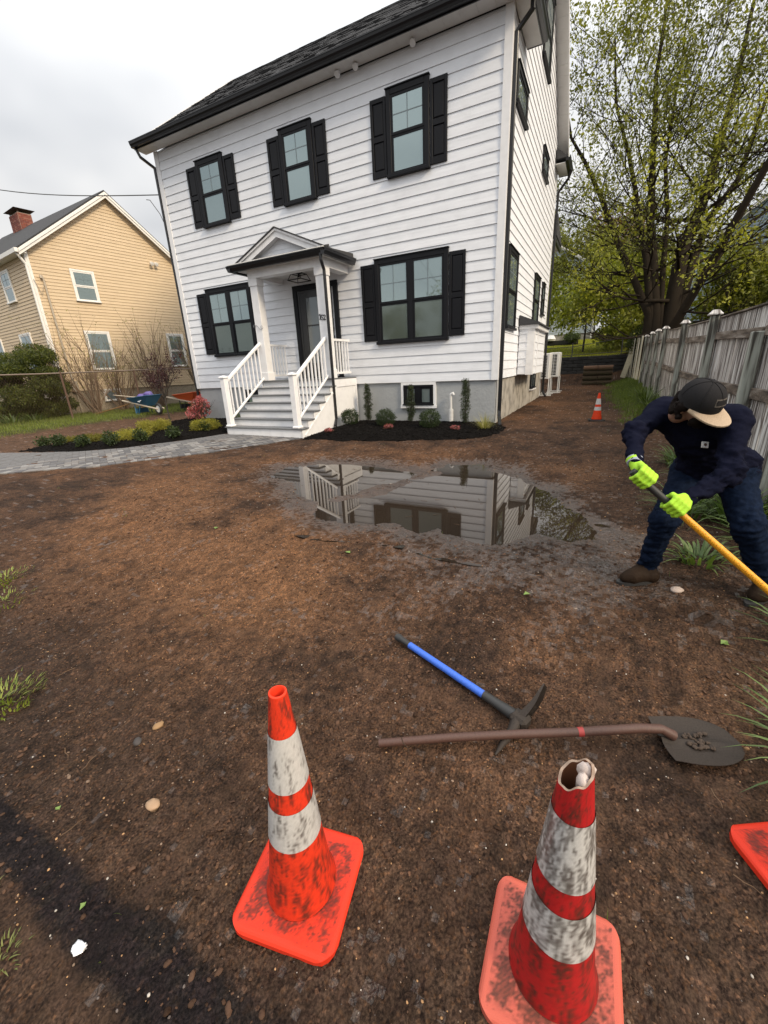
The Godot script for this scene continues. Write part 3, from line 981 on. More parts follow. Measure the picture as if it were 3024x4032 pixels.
		var bm := bal.mesh()
		for i in 9:
			var f := (i + 0.8) / 9.6
			part(p, "baluster", bm, M.trim, Vector3(sx, lerpf(l0.y, l1.y, f) + 0.015, lerpf(l0.z, l1.z, f)))
		# short side rail from the post to the wall
		part(p, "handrail", bx(Vector3(sx - 0.03, 1.93, 0.03), Vector3(sx + 0.03, 1.98, 0.82)), M.trim)
		part(p, "bottom_rail", bx(Vector3(sx - 0.022, 1.2, 0.03), Vector3(sx + 0.022, 1.25, 0.82)), M.trim)
		for i in 6:
			part(p, "baluster", bx(Vector3(sx - 0.016, 1.25, 0.1 + i * 0.12), Vector3(sx + 0.016, 1.93, 0.132 + i * 0.12)), M.trim)
	# door
	var d := Node3D.new()
	d.name = "front_door"
	h.add_child(d)
	var f := MB.new()
	f.box(Vector3(-5.17, DK, 0.0), Vector3(-5.05, 3.31, 0.055)); f.box(Vector3(-3.97, DK, 0.0), Vector3(-3.85, 3.31, 0.055))
	f.box(Vector3(-5.05, 3.19, 0.0), Vector3(-3.97, 3.31, 0.0552)); f.box(Vector3(-5.05, DK, 0.0), Vector3(-3.97, DK + 0.03, 0.12))
	part(d, "door_frame", f, M.black)
	part(d, "door_jamb", bx(Vector3(-5.0495, DK + 0.031, 0.004), Vector3(-4.985, 3.189, 0.034)), M.black_soft)
	var l := MB.new()
	l.box(Vector3(-4.98, DK + 0.035, 0.003), Vector3(-4.82, 3.185, 0.03)); l.box(Vector3(-4.2, DK + 0.035, 0.003), Vector3(-4.04, 3.185, 0.03))
	l.box(Vector3(-4.82, DK + 0.035, 0.003), Vector3(-4.2, 1.5, 0.0298)); l.box(Vector3(-4.82, 3.02, 0.003), Vector3(-4.2, 3.185, 0.0298))
	l.box(Vector3(-4.82, 2.37, 0.003), Vector3(-4.2, 2.4, 0.0296))
	part(d, "door_leaf", l, M.black_soft)
	part(d, "glass", bx(Vector3(-4.819, 1.501, 0.008), Vector3(-4.201, 3.019, 0.016)), M.pane_dark)
	var hn := MB.new()
	hn.tube([Vector3(-4.12, 2.05, 0.075), Vector3(-4.12, 2.3, 0.075)], 0.012, 8)
	part(d, "handle", hn, M.steel)
	# house number on the right-hand post
	var tm := TextMesh.new()
	var sf := SystemFont.new()
	sf.font_names = PackedStringArray(["Droid Serif"])
	for q in [["1", 0.0, 0.02], ["5", 0.052, 0.0], ["2", 0.115, -0.005]]:
		var t := TextMesh.new()
		t.font = sf
		t.text = q[0]
		t.font_size = 32
		t.pixel_size = 0.0045
		t.depth = 0.012
		var o := part(p, "house_number", t, M.black, Vector3(-3.715 + q[1], 2.4 + q[2], 1.045))
	# wire scroll ornament hanging on the left post
	var wi := MB.new()
	var pts := []
	for i in 30:
		var t := i / 29.0
		pts.append(Vector3(-5.66 + t * 0.26, 2.37 + 0.035 * sin(t * TAU) - 0.05 * t, 1.05 + 0.012 * cos(t * 9)))
	wi.tube(pts, 0.005, 5)
	for q in [Vector3(-5.64, 2.38, 1.05), Vector3(-5.42, 2.34, 1.05)]:
		var ring := []
		for i in 15:
			ring.append(q + Vector3(cos(TAU * i / 14), sin(TAU * i / 14), 0) * 0.035)
		wi.tube(ring, 0.004, 5)
	part(p, "wire_hook", wi, M.steel)
	# square cage lamp on the porch ceiling
	var la := MB.new()
	var c := Vector3(-4.6, 3.4, 0.48)
	var hs := 0.19
	for y in [-0.085, 0.05]:
		var k := hs if y < 0 else 0.13
		for s in [-1, 1]:
			la.obox(c + Vector3(s * k, y, 0), Vector3(0.016, 0.016, k * 2 + 0.016)); la.obox(c + Vector3(0, y + 0.0005, s * k), Vector3(k * 2 - 0.016, 0.016, 0.016))
	for sx in [-1, 1]:
		for sz in [-1, 1]:
			la.tube([c + Vector3(sx * hs, -0.085, sz * hs), c + Vector3(sx * 0.13, 0.05, sz * 0.13)], 0.008, 4)
	la.box(c + Vector3(-0.06, 0.06, -0.06), c + Vector3(0.06, 0.099, 0.06))
	la.tube([c + Vector3(0, 0.06, 0), c + Vector3(0, -0.02, 0)], 0.02, 8)
	var lamp := part(h, "porch_lamp", la, M.black)
	var bu := MB.new()
	bu.lathe([Vector2(0.001, -0.085), Vector2(0.025, -0.07), Vector2(0.03, -0.05), Vector2(0.016, -0.02)], 10, Transform3D(Basis(), c))
	part(lamp, "bulb", bu, M.bulb)
	# porch downspout
	downspout(h, [Vector3(-3.44, 3.58, 1.24), Vector3(-3.44, 3.46, 1.24), Vector3(-3.475, 3.3, 1.1), Vector3(-3.475, 0.2, 1.09), Vector3(-3.44, 0.06, 1.2)], 0.062)

# ---------------------------------------------------------------- neighbours, fences, yard
# a gabled cottage in its own axes: the gable wall on z = 0 from x = 0 to w, the house behind it
func cottage(h: Node3D, w: float, deep: float, base: float, eave: float, ridge: float, ridge2: float, course: float, mats: Array, trim: Material, roof: Material, found: Material, over := 0.22) -> void:
	part(h, "foundation_wall", bx(Vector3(0.03, -1.0, -deep + 0.03), Vector3(w - 0.03, base + 0.01, -0.03)), found)
	var core := MB.new()
	core.box(Vector3(0.012, base + 0.012, -deep), Vector3(w - 0.012, eave - 0.05, -0.012))
	core.prism([Vector2(0.015, eave - 0.05), Vector2(w - 0.015, eave - 0.05), Vector2(w / 2, ridge - 0.03)], deep - 0.012, Transform3D(Basis(), Vector3(0, 0, -deep)))
	var wall := part(h, "wall", core, mats[0])
	var pitch := (ridge - eave) / (w / 2)
	var whole := clap(w - 0.16, course, 0.024).mesh()
	var y := base
	var k := 0
	while y < ridge - 0.3:
		var in_ := maxf(0.08, (y + course - eave) / pitch + 0.015)
		var len := w - 2 * in_
		if len < 0.15:
			break
		part(wall, "clapboard", whole if in_ < 0.081 else clap(len, course, 0.024).mesh(), mats[k % mats.size()], Vector3(in_, y, -0.012))
		y += course
		k += 1
	var lb := Basis(Vector3.UP, -PI / 2)
	y = base
	var sidem := clap(deep - 0.1, course, 0.024).mesh()
	while y < eave - 0.1:
		part(wall, "clapboard", sidem, mats[k % mats.size()], Vector3(0.012, y, -deep + 0.02), lb)
		y += course
		k += 1
	for q in [[Vector3(-0.016, base, -0.1), Vector3(0.0, eave, 0.018)], [Vector3(0.0002, base, 0.0), Vector3(0.1, eave, 0.018)], [Vector3(w - 0.1, base, 0.0), Vector3(w + 0.016, eave, 0.018)]]:
		part(h, "corner_board", bx(q[0], q[1]), trim)
	for s in [0, 1]:
		var ex := -over if s == 0 else w + over
		var ey := eave - pitch * over
		var a0 := Vector3(ex, ey, over); var a1 := Vector3(w / 2, ridge, over)
		var b0 := Vector3(ex, ey, -deep - over); var b1 := Vector3(w / 2, ridge2, -deep - over)
		var t := Vector3(0, 0.07, 0)
		var r := MB.new()
		if s == 0:
			r.hexa([a0, a1, b1, b0, a0 + t, a1 + t, b1 + t, b0 + t])
		else:
			r.hexa([a1, a0, b0, b1, a1 + t, a0 + t, b0 + t, b1 + t])
		part(h, "roof_slope", r, roof)
		# rake: two stepped white boards
		for q in [[0.0, 0.2, 0.02], [0.1, 0.09, 0.05]]:
			var z0 := Vector3(0, 0, over - 0.02); var z1 := Vector3(0, 0, over + q[2])
			var lo := Vector3(0, -q[1] if q[0] == 0.0 else 0.0, 0)
			lo = Vector3(0, -0.19 + q[0], 0)
			var hi := lo + Vector3(0, q[1], 0)
			var rb := MB.new()
			if s == 0:
				rb.hexa([a0 + lo + z1 - Vector3(0, 0, over), a1 + lo + z1 - Vector3(0, 0, over), a1 + lo, a0 + lo, a0 + hi + z1 - Vector3(0, 0, over), a1 + hi + z1 - Vector3(0, 0, over), a1 + hi, a0 + hi])
			else:
				rb.hexa([a1 + lo + z1 - Vector3(0, 0, over), a0 + lo + z1 - Vector3(0, 0, over), a0 + lo, a1 + lo, a1 + hi + z1 - Vector3(0, 0, over), a0 + hi + z1 - Vector3(0, 0, over), a0 + hi, a1 + hi])
			part(h, "rake_board", rb, trim)
		var so := MB.new()
		if s == 0:
			so.hexa([a0 - t * 1.2, a1 - t * 1.2, a1 - t * 1.2 + Vector3(0, 0, -over), a0 - t * 1.2 + Vector3(0, 0, -over), a0 - t * 0.9, a1 - t * 0.9, a1 - t * 0.9 + Vector3(0, 0, -over), a0 - t * 0.9 + Vector3(0, 0, -over)])
		else:
			so.hexa([a1 - t * 1.2, a0 - t * 1.2, a0 - t * 1.2 + Vector3(0, 0, -over), a1 - t * 1.2 + Vector3(0, 0, -over), a1 - t * 0.9, a0 - t * 0.9, a0 - t * 0.9 + Vector3(0, 0, -over), a1 - t * 0.9 + Vector3(0, 0, -over)])
		part(h, "rake_soffit", so, trim)
	# eave soffit, fascia and gutter of the near eave
	var ey2 := eave - pitch * over
	part(h, "eave_soffit", bx(Vector3(-over, ey2 - 0.1, -deep), Vector3(0.01, ey2 - 0.07, over - 0.03)), trim)
	var gb := MB.new()
	gb.box(Vector3(-over - 0.1, ey2 - 0.1, -deep), Vector3(-over - 0.001, ey2 + 0.03, over))
	part(h, "gutter", gb, trim)

func build_neighbours() -> void:
	var h := thing("tan_house", "tan clapboard house with white trim and a brick chimney", "house", Vector3(-16.849, 0, 0.01), deg_to_rad(83))
	var W := 6.35
	cottage(h, W, 11.0, 0.97, 5.95, 8.3, 8.75, 0.115, [M.tan, M.tan_b, M.tan_c], M.tan_trim, M.shingle_dark, M.tan_found)
	var win := func(x: float, y: float, w: float, hh: float) -> void:
		var o := window_unit(h, "window", Transform3D(Basis(), Vector3(x, y, 0.0)), w, hh, 1, true, 0.07, M.tan_trim, true, false)
	win.call(1.3, 4.3, 0.86, 1.13)
	win.call(1.24, 1.74, 0.95, 1.5)
	win.call(4.65, 1.8, 0.83, 1.46)
	window_unit(h, "basement_window", Transform3D(Basis(), Vector3(1.41, 0.48, -0.03)), 0.68, 0.5, 1, false, 0.06, M.tan_trim, false, false)
	var lb := Basis(Vector3.UP, -PI / 2)
	for q in [[-2.82, 4.37, 0.96, 1.13], [-2.75, 1.75, 1.2, 1.5], [-6.2, 4.37, 0.96, 1.13], [-6.2, 1.75, 1.2, 1.5]]:
		window_unit(h, "window", Transform3D(lb, Vector3(0.0, q[1], q[0])), q[2], q[3], 1, true, 0.07, M.tan_trim, true, false)
	# chimney with a tin cap; each brick stands out of the mortar
	var ch := part(h, "chimney", bx(Vector3(2.75, 7.6, -8.3), Vector3(3.3, 9.08, -7.2)), M.mortar)
	var y := 7.62
	var row := 0
	while y < 9.03:
		for f in 2:
			for k in 7:
				var o := k * 0.2 - (0.1 if row % 2 else 0.0)
				var wide := 0.55 if f == 0 else 1.1
				var e := minf(o + 0.19, wide - 0.01)
				o = maxf(o, 0.01)
				if e - o < 0.03: continue
				var q := bx(Vector3(2.75 + o, y, -7.2), Vector3(2.75 + e, y + 0.065, -7.188)) if f == 0 else bx(Vector3(2.738, y, -8.3 + o), Vector3(2.75, y + 0.065, -8.3 + e))
				part(ch, "brick", q, pick([M.brick, M.brick_b, M.brick_c]))
		y += 0.076
		row += 1
	var cap := MB.new()
	for q in [Vector3(2.8, 9.08, -7.25), Vector3(3.25, 9.08, -7.25), Vector3(2.8, 9.08, -8.25), Vector3(3.25, 9.08, -8.25)]:
		cap.box(q + Vector3(-0.02, 0, -0.02), q + Vector3(0.02, 0.14, 0.02))
	cap.hexa([Vector3(2.6, 9.22, -7.05), Vector3(3.45, 9.22, -7.05), Vector3(3.45, 9.22, -8.45), Vector3(2.6, 9.22, -8.45), Vector3(3.0, 9.31, -7.7), Vector3(3.05, 9.31, -7.7), Vector3(3.05, 9.31, -7.8), Vector3(3.0, 9.31, -7.8)])
	part(ch, "chimney_cap", cap, M.rust)
	# downspout, conduit and floodlight on the gable corner
	var ds := MB.new()
	for q in [[Vector3(-0.28, 5.72, 0.1), Vector3(-0.05, 5.35, 0.06)], [Vector3(-0.05, 5.35, 0.06), Vector3(-0.05, 0.3, 0.06)], [Vector3(-0.05, 0.3, 0.06), Vector3(-0.5, 0.12, 0.3)]]:
		ds.tube([q[0], q[1]], 0.045, 8)
	part(h, "downspout", ds, M.tan_trim)
	var co := MB.new()
	co.tube([Vector3(0.29, 4.95, 0.1), Vector3(0.29, 5.05, 0.06), Vector3(0.33, 5.05, 0.05), Vector3(0.36, 4.9, 0.05), Vector3(0.38, 1.3, 0.05)], 0.035, 7)
	co.box(Vector3(0.28, 0.95, 0.02), Vector3(0.5, 1.35, 0.14))
	co.tube([Vector3(0.4, 0.95, 0.06), Vector3(0.42, 0.1, 0.06)], 0.025, 6)
	co.tube([Vector3(0.05, 4.9, 0.05), Vector3(0.18, 4.4, 0.1), Vector3(0.3, 4.75, 0.08)], 0.012, 5)
	part(h, "electric_service", co, M.conduit)
	var fl := MB.new()
	fl.lathe([Vector2(0.001, 0), Vector2(0.06, 0.02), Vector2(0.08, 0.14), Vector2(0.001, 0.15)], 10, Transform3D(Basis(Vector3.RIGHT, 2.0), Vector3(4.58, 6.1, 0.08)))
	fl.lathe([Vector2(0.001, 0), Vector2(0.06, 0.02), Vector2(0.08, 0.14), Vector2(0.001, 0.15)], 10, Transform3D(Basis(Vector3.RIGHT, 2.0), Vector3(4.78, 6.1, 0.08)))
	part(h, "flood_light", fl, M.tan_trim)
	# white house up the slope behind, mostly behind leaves
	h = thing("hill_house", "pale clapboard house on the lawn behind the retaining wall", "house", Vector3(-7.9, 0, -25.6))
	cottage(h, 9.0, 8.0, 3.05, 7.1, 9.9, 9.9, 0.14, [M.pale_siding, M.pale_siding_b], M.tan_trim, M.shingle_dark, M.concrete_side)
	window_unit(h, "window", Transform3D(Basis(), Vector3(6.6, 4.6, 0.0)), 0.9, 1.3, 1, true, 0.08, M.tan_trim, true, false)
	part(h, "corner_pipe", bx(Vector3(8.85, 2.2, 0.02), Vector3(8.95, 3.1, 0.1)), M.tan_trim)
	h = thing("grey_house", "blue-grey house with a dark roof behind the big tree", "house", Vector3(6.2, 0, -25.0), deg_to_rad(-12))
	cottage(h, 7.5, 9.0, 2.6, 7.0, 10.0, 10.0, 0.15, [M.blue_siding, M.blue_siding_b], M.tan_trim, M.shingle_dark, M.concrete_side)
	window_unit(h, "window", Transform3D(Basis(), Vector3(2.6, 4.3, 0.0)), 0.9, 1.4, 1, true, 0.08, M.tan_trim, true, false)
	window_unit(h, "window", Transform3D(Basis(), Vector3(5.0, 4.3, 0.0)), 0.9, 1.4, 1, true, 0.08, M.tan_trim, true, false)

func build_fence() -> void:
	# weathered board fence, rails and posts towards the yard
	var f := thing("board_fence", "weathered grey wooden board fence along the right side, paint peeling", "fence")
	var X := 3.44
	var top := func(z: float) -> float: return 1.71 + 0.2 * ss(4.0, -8.0, z)
	var z := 5.6
	var ms := [M.wood_grey, M.wood_grey_b, M.wood_white]
	var boards := []
	for k in 6:
		var b := MB.new()
		var w := 0.14
		b.cbox(Vector3(0, 0.96, 0), Vector3(0.02, 1.92, w), 0.004)
		boards.append(b.mesh())
	while z > -10.6:
		var y0 := g0(X - 0.1, z) + 0.02
		var t: float = top.call(z)
		var s := (t - y0) / 1.92
		var o := part(f, "board", boards[rng.randi() % 6], ms[rng.randi() % 3], Vector3(X + rr(-0.004, 0.006), y0, z), Basis(Vector3.UP, rr(-0.02, 0.02)) * Basis(Vector3.RIGHT, rr(-0.006, 0.006)) * Basis.from_scale(Vector3(1, s, 1)))
		z -= 0.1465
	var pz := [5.0, 3.72, 1.5, -1.13, -4.2, -6.0, -7.8, -9.9]
	for k in pz.size():
		var q: float = pz[k]
		var y0 := g0(X - 0.1, q) - 0.1
		var t: float = top.call(q) + (0.05 if k != 1 else -0.25)
		var b := MB.new()
		b.cbox(Vector3(X - 0.085, (y0 + t) / 2, q), Vector3(0.1, t - y0, 0.1), 0.008)
		part(f, "post", b, M.wood_green)
		if k != 1:
			var c := MB.new()
			c.cbox(Vector3(X - 0.085, t + 0.012, q), Vector3(0.16, 0.025, 0.16), 0.006)
			c.hexa([Vector3(X - 0.155, t + 0.025, q + 0.07), Vector3(X - 0.015, t + 0.025, q + 0.07), Vector3(X - 0.015, t + 0.025, q - 0.07), Vector3(X - 0.155, t + 0.025, q - 0.07),
				Vector3(X - 0.12, t + 0.07, q + 0.035), Vector3(X - 0.05, t + 0.07, q + 0.035), Vector3(X - 0.05, t + 0.07, q - 0.035), Vector3(X - 0.12, t + 0.07, q - 0.035)])
			part(f, "post_cap", c, M.wood_white)
		if k < pz.size() - 1:
			var z1: float = pz[k + 1]
			var t1: float = top.call(z1)
			for r in [[-0.24, 0.1], [-0.86, 0.11]]:
				var a := Vector3(X - 0.03, top.call(q) + r[0] + (rr(-0.02, 0.02)), q - 0.05)
				var e := Vector3(X - 0.03, t1 + r[0] + (rr(-0.02, 0.02)), z1 + 0.05)
				var rb := MB.new()
				var d := e - a
				rb.cbox((a + e) / 2, Vector3(0.038, r[1], d.length()), 0.006, Basis(Vector3.RIGHT, atan2(d.y, -d.z)))
				part(f, "rail", rb, M.wood_rail)
			var cb := MB.new()
			var a2 := Vector3(X - 0.005, top.call(q) + 0.01, q - 0.06)
			var e2 := Vector3(X - 0.005, t1 + 0.01, z1 + 0.06)
			cb.cbox((a2 + e2) / 2, Vector3(0.07, 0.02, (e2 - a2).length()), 0.004, Basis(Vector3.RIGHT, atan2((e2 - a2).y, -(e2 - a2).z)))
			part(f, "cap_board", cb, M.wood_rail)
	# cream vinyl fence planks leaning at the far end
	var v := thing("vinyl_fence", "cream vinyl fence planks leaning loose at the far end of the board fence", "fence")
	for k in 10:
		var zz := -10.75 - k * 0.31
		var x := 3.4 - k * 0.045
		var y0 := g0(x, zz)
		var b := MB.new()
		b.cbox(Vector3(0, 0.85, 0), Vector3(0.03, 1.75, 0.2), 0.006)
		part(v, "plank", b, M.vinyl if k % 2 else M.vinyl_b, Vector3(x, y0, zz), Basis(Vector3.BACK, rr(-0.05, 0.02)) * Basis(Vector3.RIGHT, rr(-0.05, 0.05)) * Basis(Vector3.UP, rr(-0.12, 0.12)))
	var lp := MB.new()
	lp.cbox(Vector3(0, 0.85, 0), Vector3(0.03, 1.6, 0.22), 0.006)
	part(v, "fallen_plank", lp, M.vinyl, Vector3(2.85, 0.35, -13.1), Basis(Vector3.BACK, -0.22) * Basis(Vector3.UP, 1.2))
	# retaining wall of rough dark blocks
	var w := thing("retaining_wall", "low dark stone retaining wall holding the lawn behind the yard", "wall")
	var y := 0.4
	var row := 0
	while y < 1.42:
		var x := -7.5 - (0.22 if row % 2 else 0.0)
		while x < 3.4:
			var hi := 1.42 if x > 1.2 else 1.3
			if y < hi - 0.05:
				var b := MB.new()
				b.cbox(Vector3(x + 0.21, y + 0.083, -14.42 + rr(-0.015, 0.015)), Vector3(0.425, 0.163, 0.26), 0.02)
				part(w, "block", b, pick([M.stone_dark, M.stone_dark_b]))
			x += 0.43
		y += 0.168
		row += 1
	part(w, "backing", bx(Vector3(-7.5, 0.0, -14.56), Vector3(3.4, 1.2, -14.5)), M.stone_dark)
	# chain-link fence on the wall
	var cf := thing("lawn_fence", "thin chain-link fence on top of the retaining wall", "fence")
	for x in [-3.0, -1.2, 0.55, 2.72]:
		var b := MB.new()
		b.tube([Vector3(x, 1.2, -14.62), Vector3(x, 2.02 + 0.05 * x, -14.62)], 0.025, 7)
		part(cf, "post", b, M.iron)
	for yy in [[1.83, 2.2], [1.44, 1.55]]:
		var b := MB.new()
		b.tube([Vector3(-4, yy[0] - 0.02, -14.62), Vector3(0.55, yy[0] + 0.05, -14.62), Vector3(3.3, yy[1], -14.62)], 0.016, 6)
		part(cf, "rail", b, M.iron)
	var cw := MB.new()
	var xx := -4.0
	while xx < 3.3:
		for s in [-1, 1]:
			cw.tube([Vector3(xx, 1.42, -14.62), Vector3(xx + s * 0.5, 1.95, -14.62)], 0.002, 3, false)
		xx += 0.09
	tag(part(cf, "wire_mesh", cw, M.iron), "", "", "", "stuff")
	# raised bed by the hill house
	var rb := thing("raised_bed", "dark timber raised bed below the pale house on the lawn", "planter", Vector3(-1.2, 2.0, -22.0))
	part(rb, "timber", bx(Vector3(-1.6, -0.2, -0.1), Vector3(1.6, 0.28, 0.1)), M.stone_dark)
	part(rb, "timber", bx(Vector3(-1.6, 0.285, -0.1), Vector3(1.6, 0.5, 0.09)), M.stone_dark_b)
	var ub := MB.new()
	ub.lathe([Vector2(0.3, 0.0), Vector2(0.34, 0.12), Vector2(0.2, 0.34), Vector2(0.001, 0.36)], 14)
	tag(part(self, "white_bucket", ub, M.trim, Vector3(-1.3, 2.5, -21.95)), "white domed bucket standing on the raised bed", "bucket")
	# left chain-link fence
	var lf := thing("chain_link_fence", "rusty chain-link fence in front of the tan house", "fence")
	for zz in [8.4, 4.9, 1.28, -1.29, -4.6, -8.0]:
		var b := MB.new()
		b.tube([Vector3(-14.2, 0, zz), Vector3(-14.2, 1.66, zz)], 0.032, 8)
		part(lf, "post", b, M.rust)
	var tr := MB.new()
	tr.tube([Vector3(-14.2, 1.6, 8.4), Vector3(-14.2, 1.6, 2.0), Vector3(-14.2, 1.65, -2.0), Vector3(-14.2, 1.66, -8)], 0.024, 7)
	part(lf, "rail", tr, M.rail_rust)
	var wm := MB.new()
	var wz := 8.4
	while wz > -8.0:
		for s in [-1, 1]:
			wm.tube([Vector3(-14.2 + 0.002 * s, 0.1, wz), Vector3(-14.2 + 0.002 * s, 1.6, wz - 0.85 * s)], 0.0022, 3, false)
		wz -= 0.075
	tag(part(lf, "wire_mesh", wm, M.rust), "", "", "", "stuff")
	# service wire
	var wi := MB.new()
	var pts := []
	for i in 30:
		var t := i / 29.0
		var p := Vector3(-30, 13.0, 1.0).lerp(Vector3(-HW - 0.06, 6.03, 0.0), t)
		p.y -= sin(t * PI) * 1.15
		pts.append(p)
	wi.tube(pts, 0.014, 6)
	wi.tube([Vector3(-9.9, 6.02, 0.02), Vector3(-9.75, 5.98, 0.03), Vector3(-9.45, 5.6, 0.03), Vector3(-9.33, 5.3, 0.02)], 0.01, 6)
	tag(part(self, "service_wire", wi, M.iron), "thin dark overhead wire running to the left corner of the white house", "wire")

func build_yard_things() -> void:
	# heat pumps on stands behind the back corner
	var ry := Basis(Vector3.UP, PI / 2)
	for q in [[Vector3(-0.08, 0, -8.0), "white heat pump on a stand, the nearer one, half behind the downspout"], [Vector3(0.17, 0.0, -9.0), "white heat pump on a stand, the farther one, its black grille in view"]]:
		var p: Vector3 = q[0]
		p.y = g0(p.x, p.z)
		var a := thing("heat_pump", q[1], "heat pump", p, 0, "heat pumps beside the house")
		var b := MB.new()
		b.cbox(Vector3(0.11, 1.08, -0.45), Vector3(0.37, 0.92, 0.9), 0.02)
		part(a, "case", b, M.enamel)
		part(a, "grille_opening", bx(Vector3(0.04, 0.7, 0.0), Vector3(0.2, 1.47, 0.003)), M.black)
		var bars := MB.new()
		for k in 14:
			bars.box(Vector3(0.04, 0.745 + k * 0.054, 0.0035), Vector3(0.2, 0.757 + k * 0.054, 0.012))
		bars.box(Vector3(0.085, 0.7, 0.0032), Vector3(0.097, 1.47, 0.013))
		part(a, "grille", bars, M.enamel)
		for zz in [-0.1, -0.8]:
			var s := MB.new()
			s.tube([Vector3(0.0, 0.05, zz), Vector3(0.0, 0.63, zz), Vector3(0.3, 0.63, zz), Vector3(0.3, 0.05, zz)], 0.02, 6)
			s.box(Vector3(-0.1, 0, zz - 0.06), Vector3(0.42, 0.05, zz + 0.06))
			part(a, "stand", s, M.enamel)
	# pallets of turf: folded sod stacked
	var n := 0
	for c in 2:
		for r in 4:
			var k := MB.new()
			var w := 0.585
			var yb := 0.14 + r * 0.212
			var prof := []
			for i in 13:
				var t := PI / 2 + PI * i / 12.0
				prof.append(Vector2(-0.14 + 0.1 * cos(t), 0.1 + 0.1 * sin(t)))
			prof.append(Vector2(0.22, 0.0)); prof.append(Vector2(0.25, 0.1)); prof.append(Vector2(0.22, 0.2))
			k.prism(prof, w, Transform3D(Basis(Vector3(0, 0, -1), Vector3(0, 1, 0), Vector3(1, 0, 0)), Vector3(-w / 2, 0, 0)))
			var words: String = ["bottom roll of turf in the %s half of the stack behind the far cone", "second roll of turf from the ground in the %s half of the stack", "third roll of turf from the ground in the %s half of the stack", "top roll of turf in the %s half of the stack behind the far cone"][r] % ["left", "right"][c]
			var t := thing("sod_roll", words, "turf roll", Vector3(1.53 + c * 0.6, yb, -12.6), rr(-0.03, 0.03), "stacked turf rolls")
			part(t, "soil_side", k, M.sod if r == 3 else M.sod_dark)
			var gr := []
			var gc := []
			for i in 260:
				gr.append(Transform3D(along(Vector3(rr(-0.5, 0.5), rr(-0.8, 0.2), 1)) * Basis.from_scale(Vector3.ONE * rr(0.5, 1.0)), Vector3(rr(-0.28, 0.28), rr(0.06, 0.1) if rng.randf() < 0.5 else rr(0.0, 0.17 if r < 3 else 0.06), -rr(-0.24, -0.2))))
				gc.append(Color(0.08, 0.105, 0.02).lerp(Color(0.06, 0.04, 0.025), rng.randf()))
			tag(multi(t, "grass_edge", blade(0.06, 0.006), M.leaf, gr, gc), "", "", "", "stuff")
	# PVC pipe rising from the bed
	var pv := MB.new()
	pv.tube([Vector3(0, -0.1, 0), Vector3(0, 0.33, 0)], 0.055, 12)
	for k in 9:
		pv.lathe([Vector2(0.056, 0.0), Vector2(0.061, 0.008), Vector2(0.056, 0.016)], 12, Transform3D(Basis(), Vector3(0, 0.05 + k * 0.03, 0)))
	pv.tube([Vector3(0, 0.33, 0), Vector3(-0.01, 0.6, 0), Vector3(0.0, 0.66, 0), Vector3(0.04, 0.68, 0), Vector3(0.06, 0.64, 0)], 0.032, 10)
	tag(part(self, "drain_pipe", pv, M.pvc, Vector3(-1.0, 0, 0.07)), "white plastic vent pipe standing at the grey foundation", "pipe")

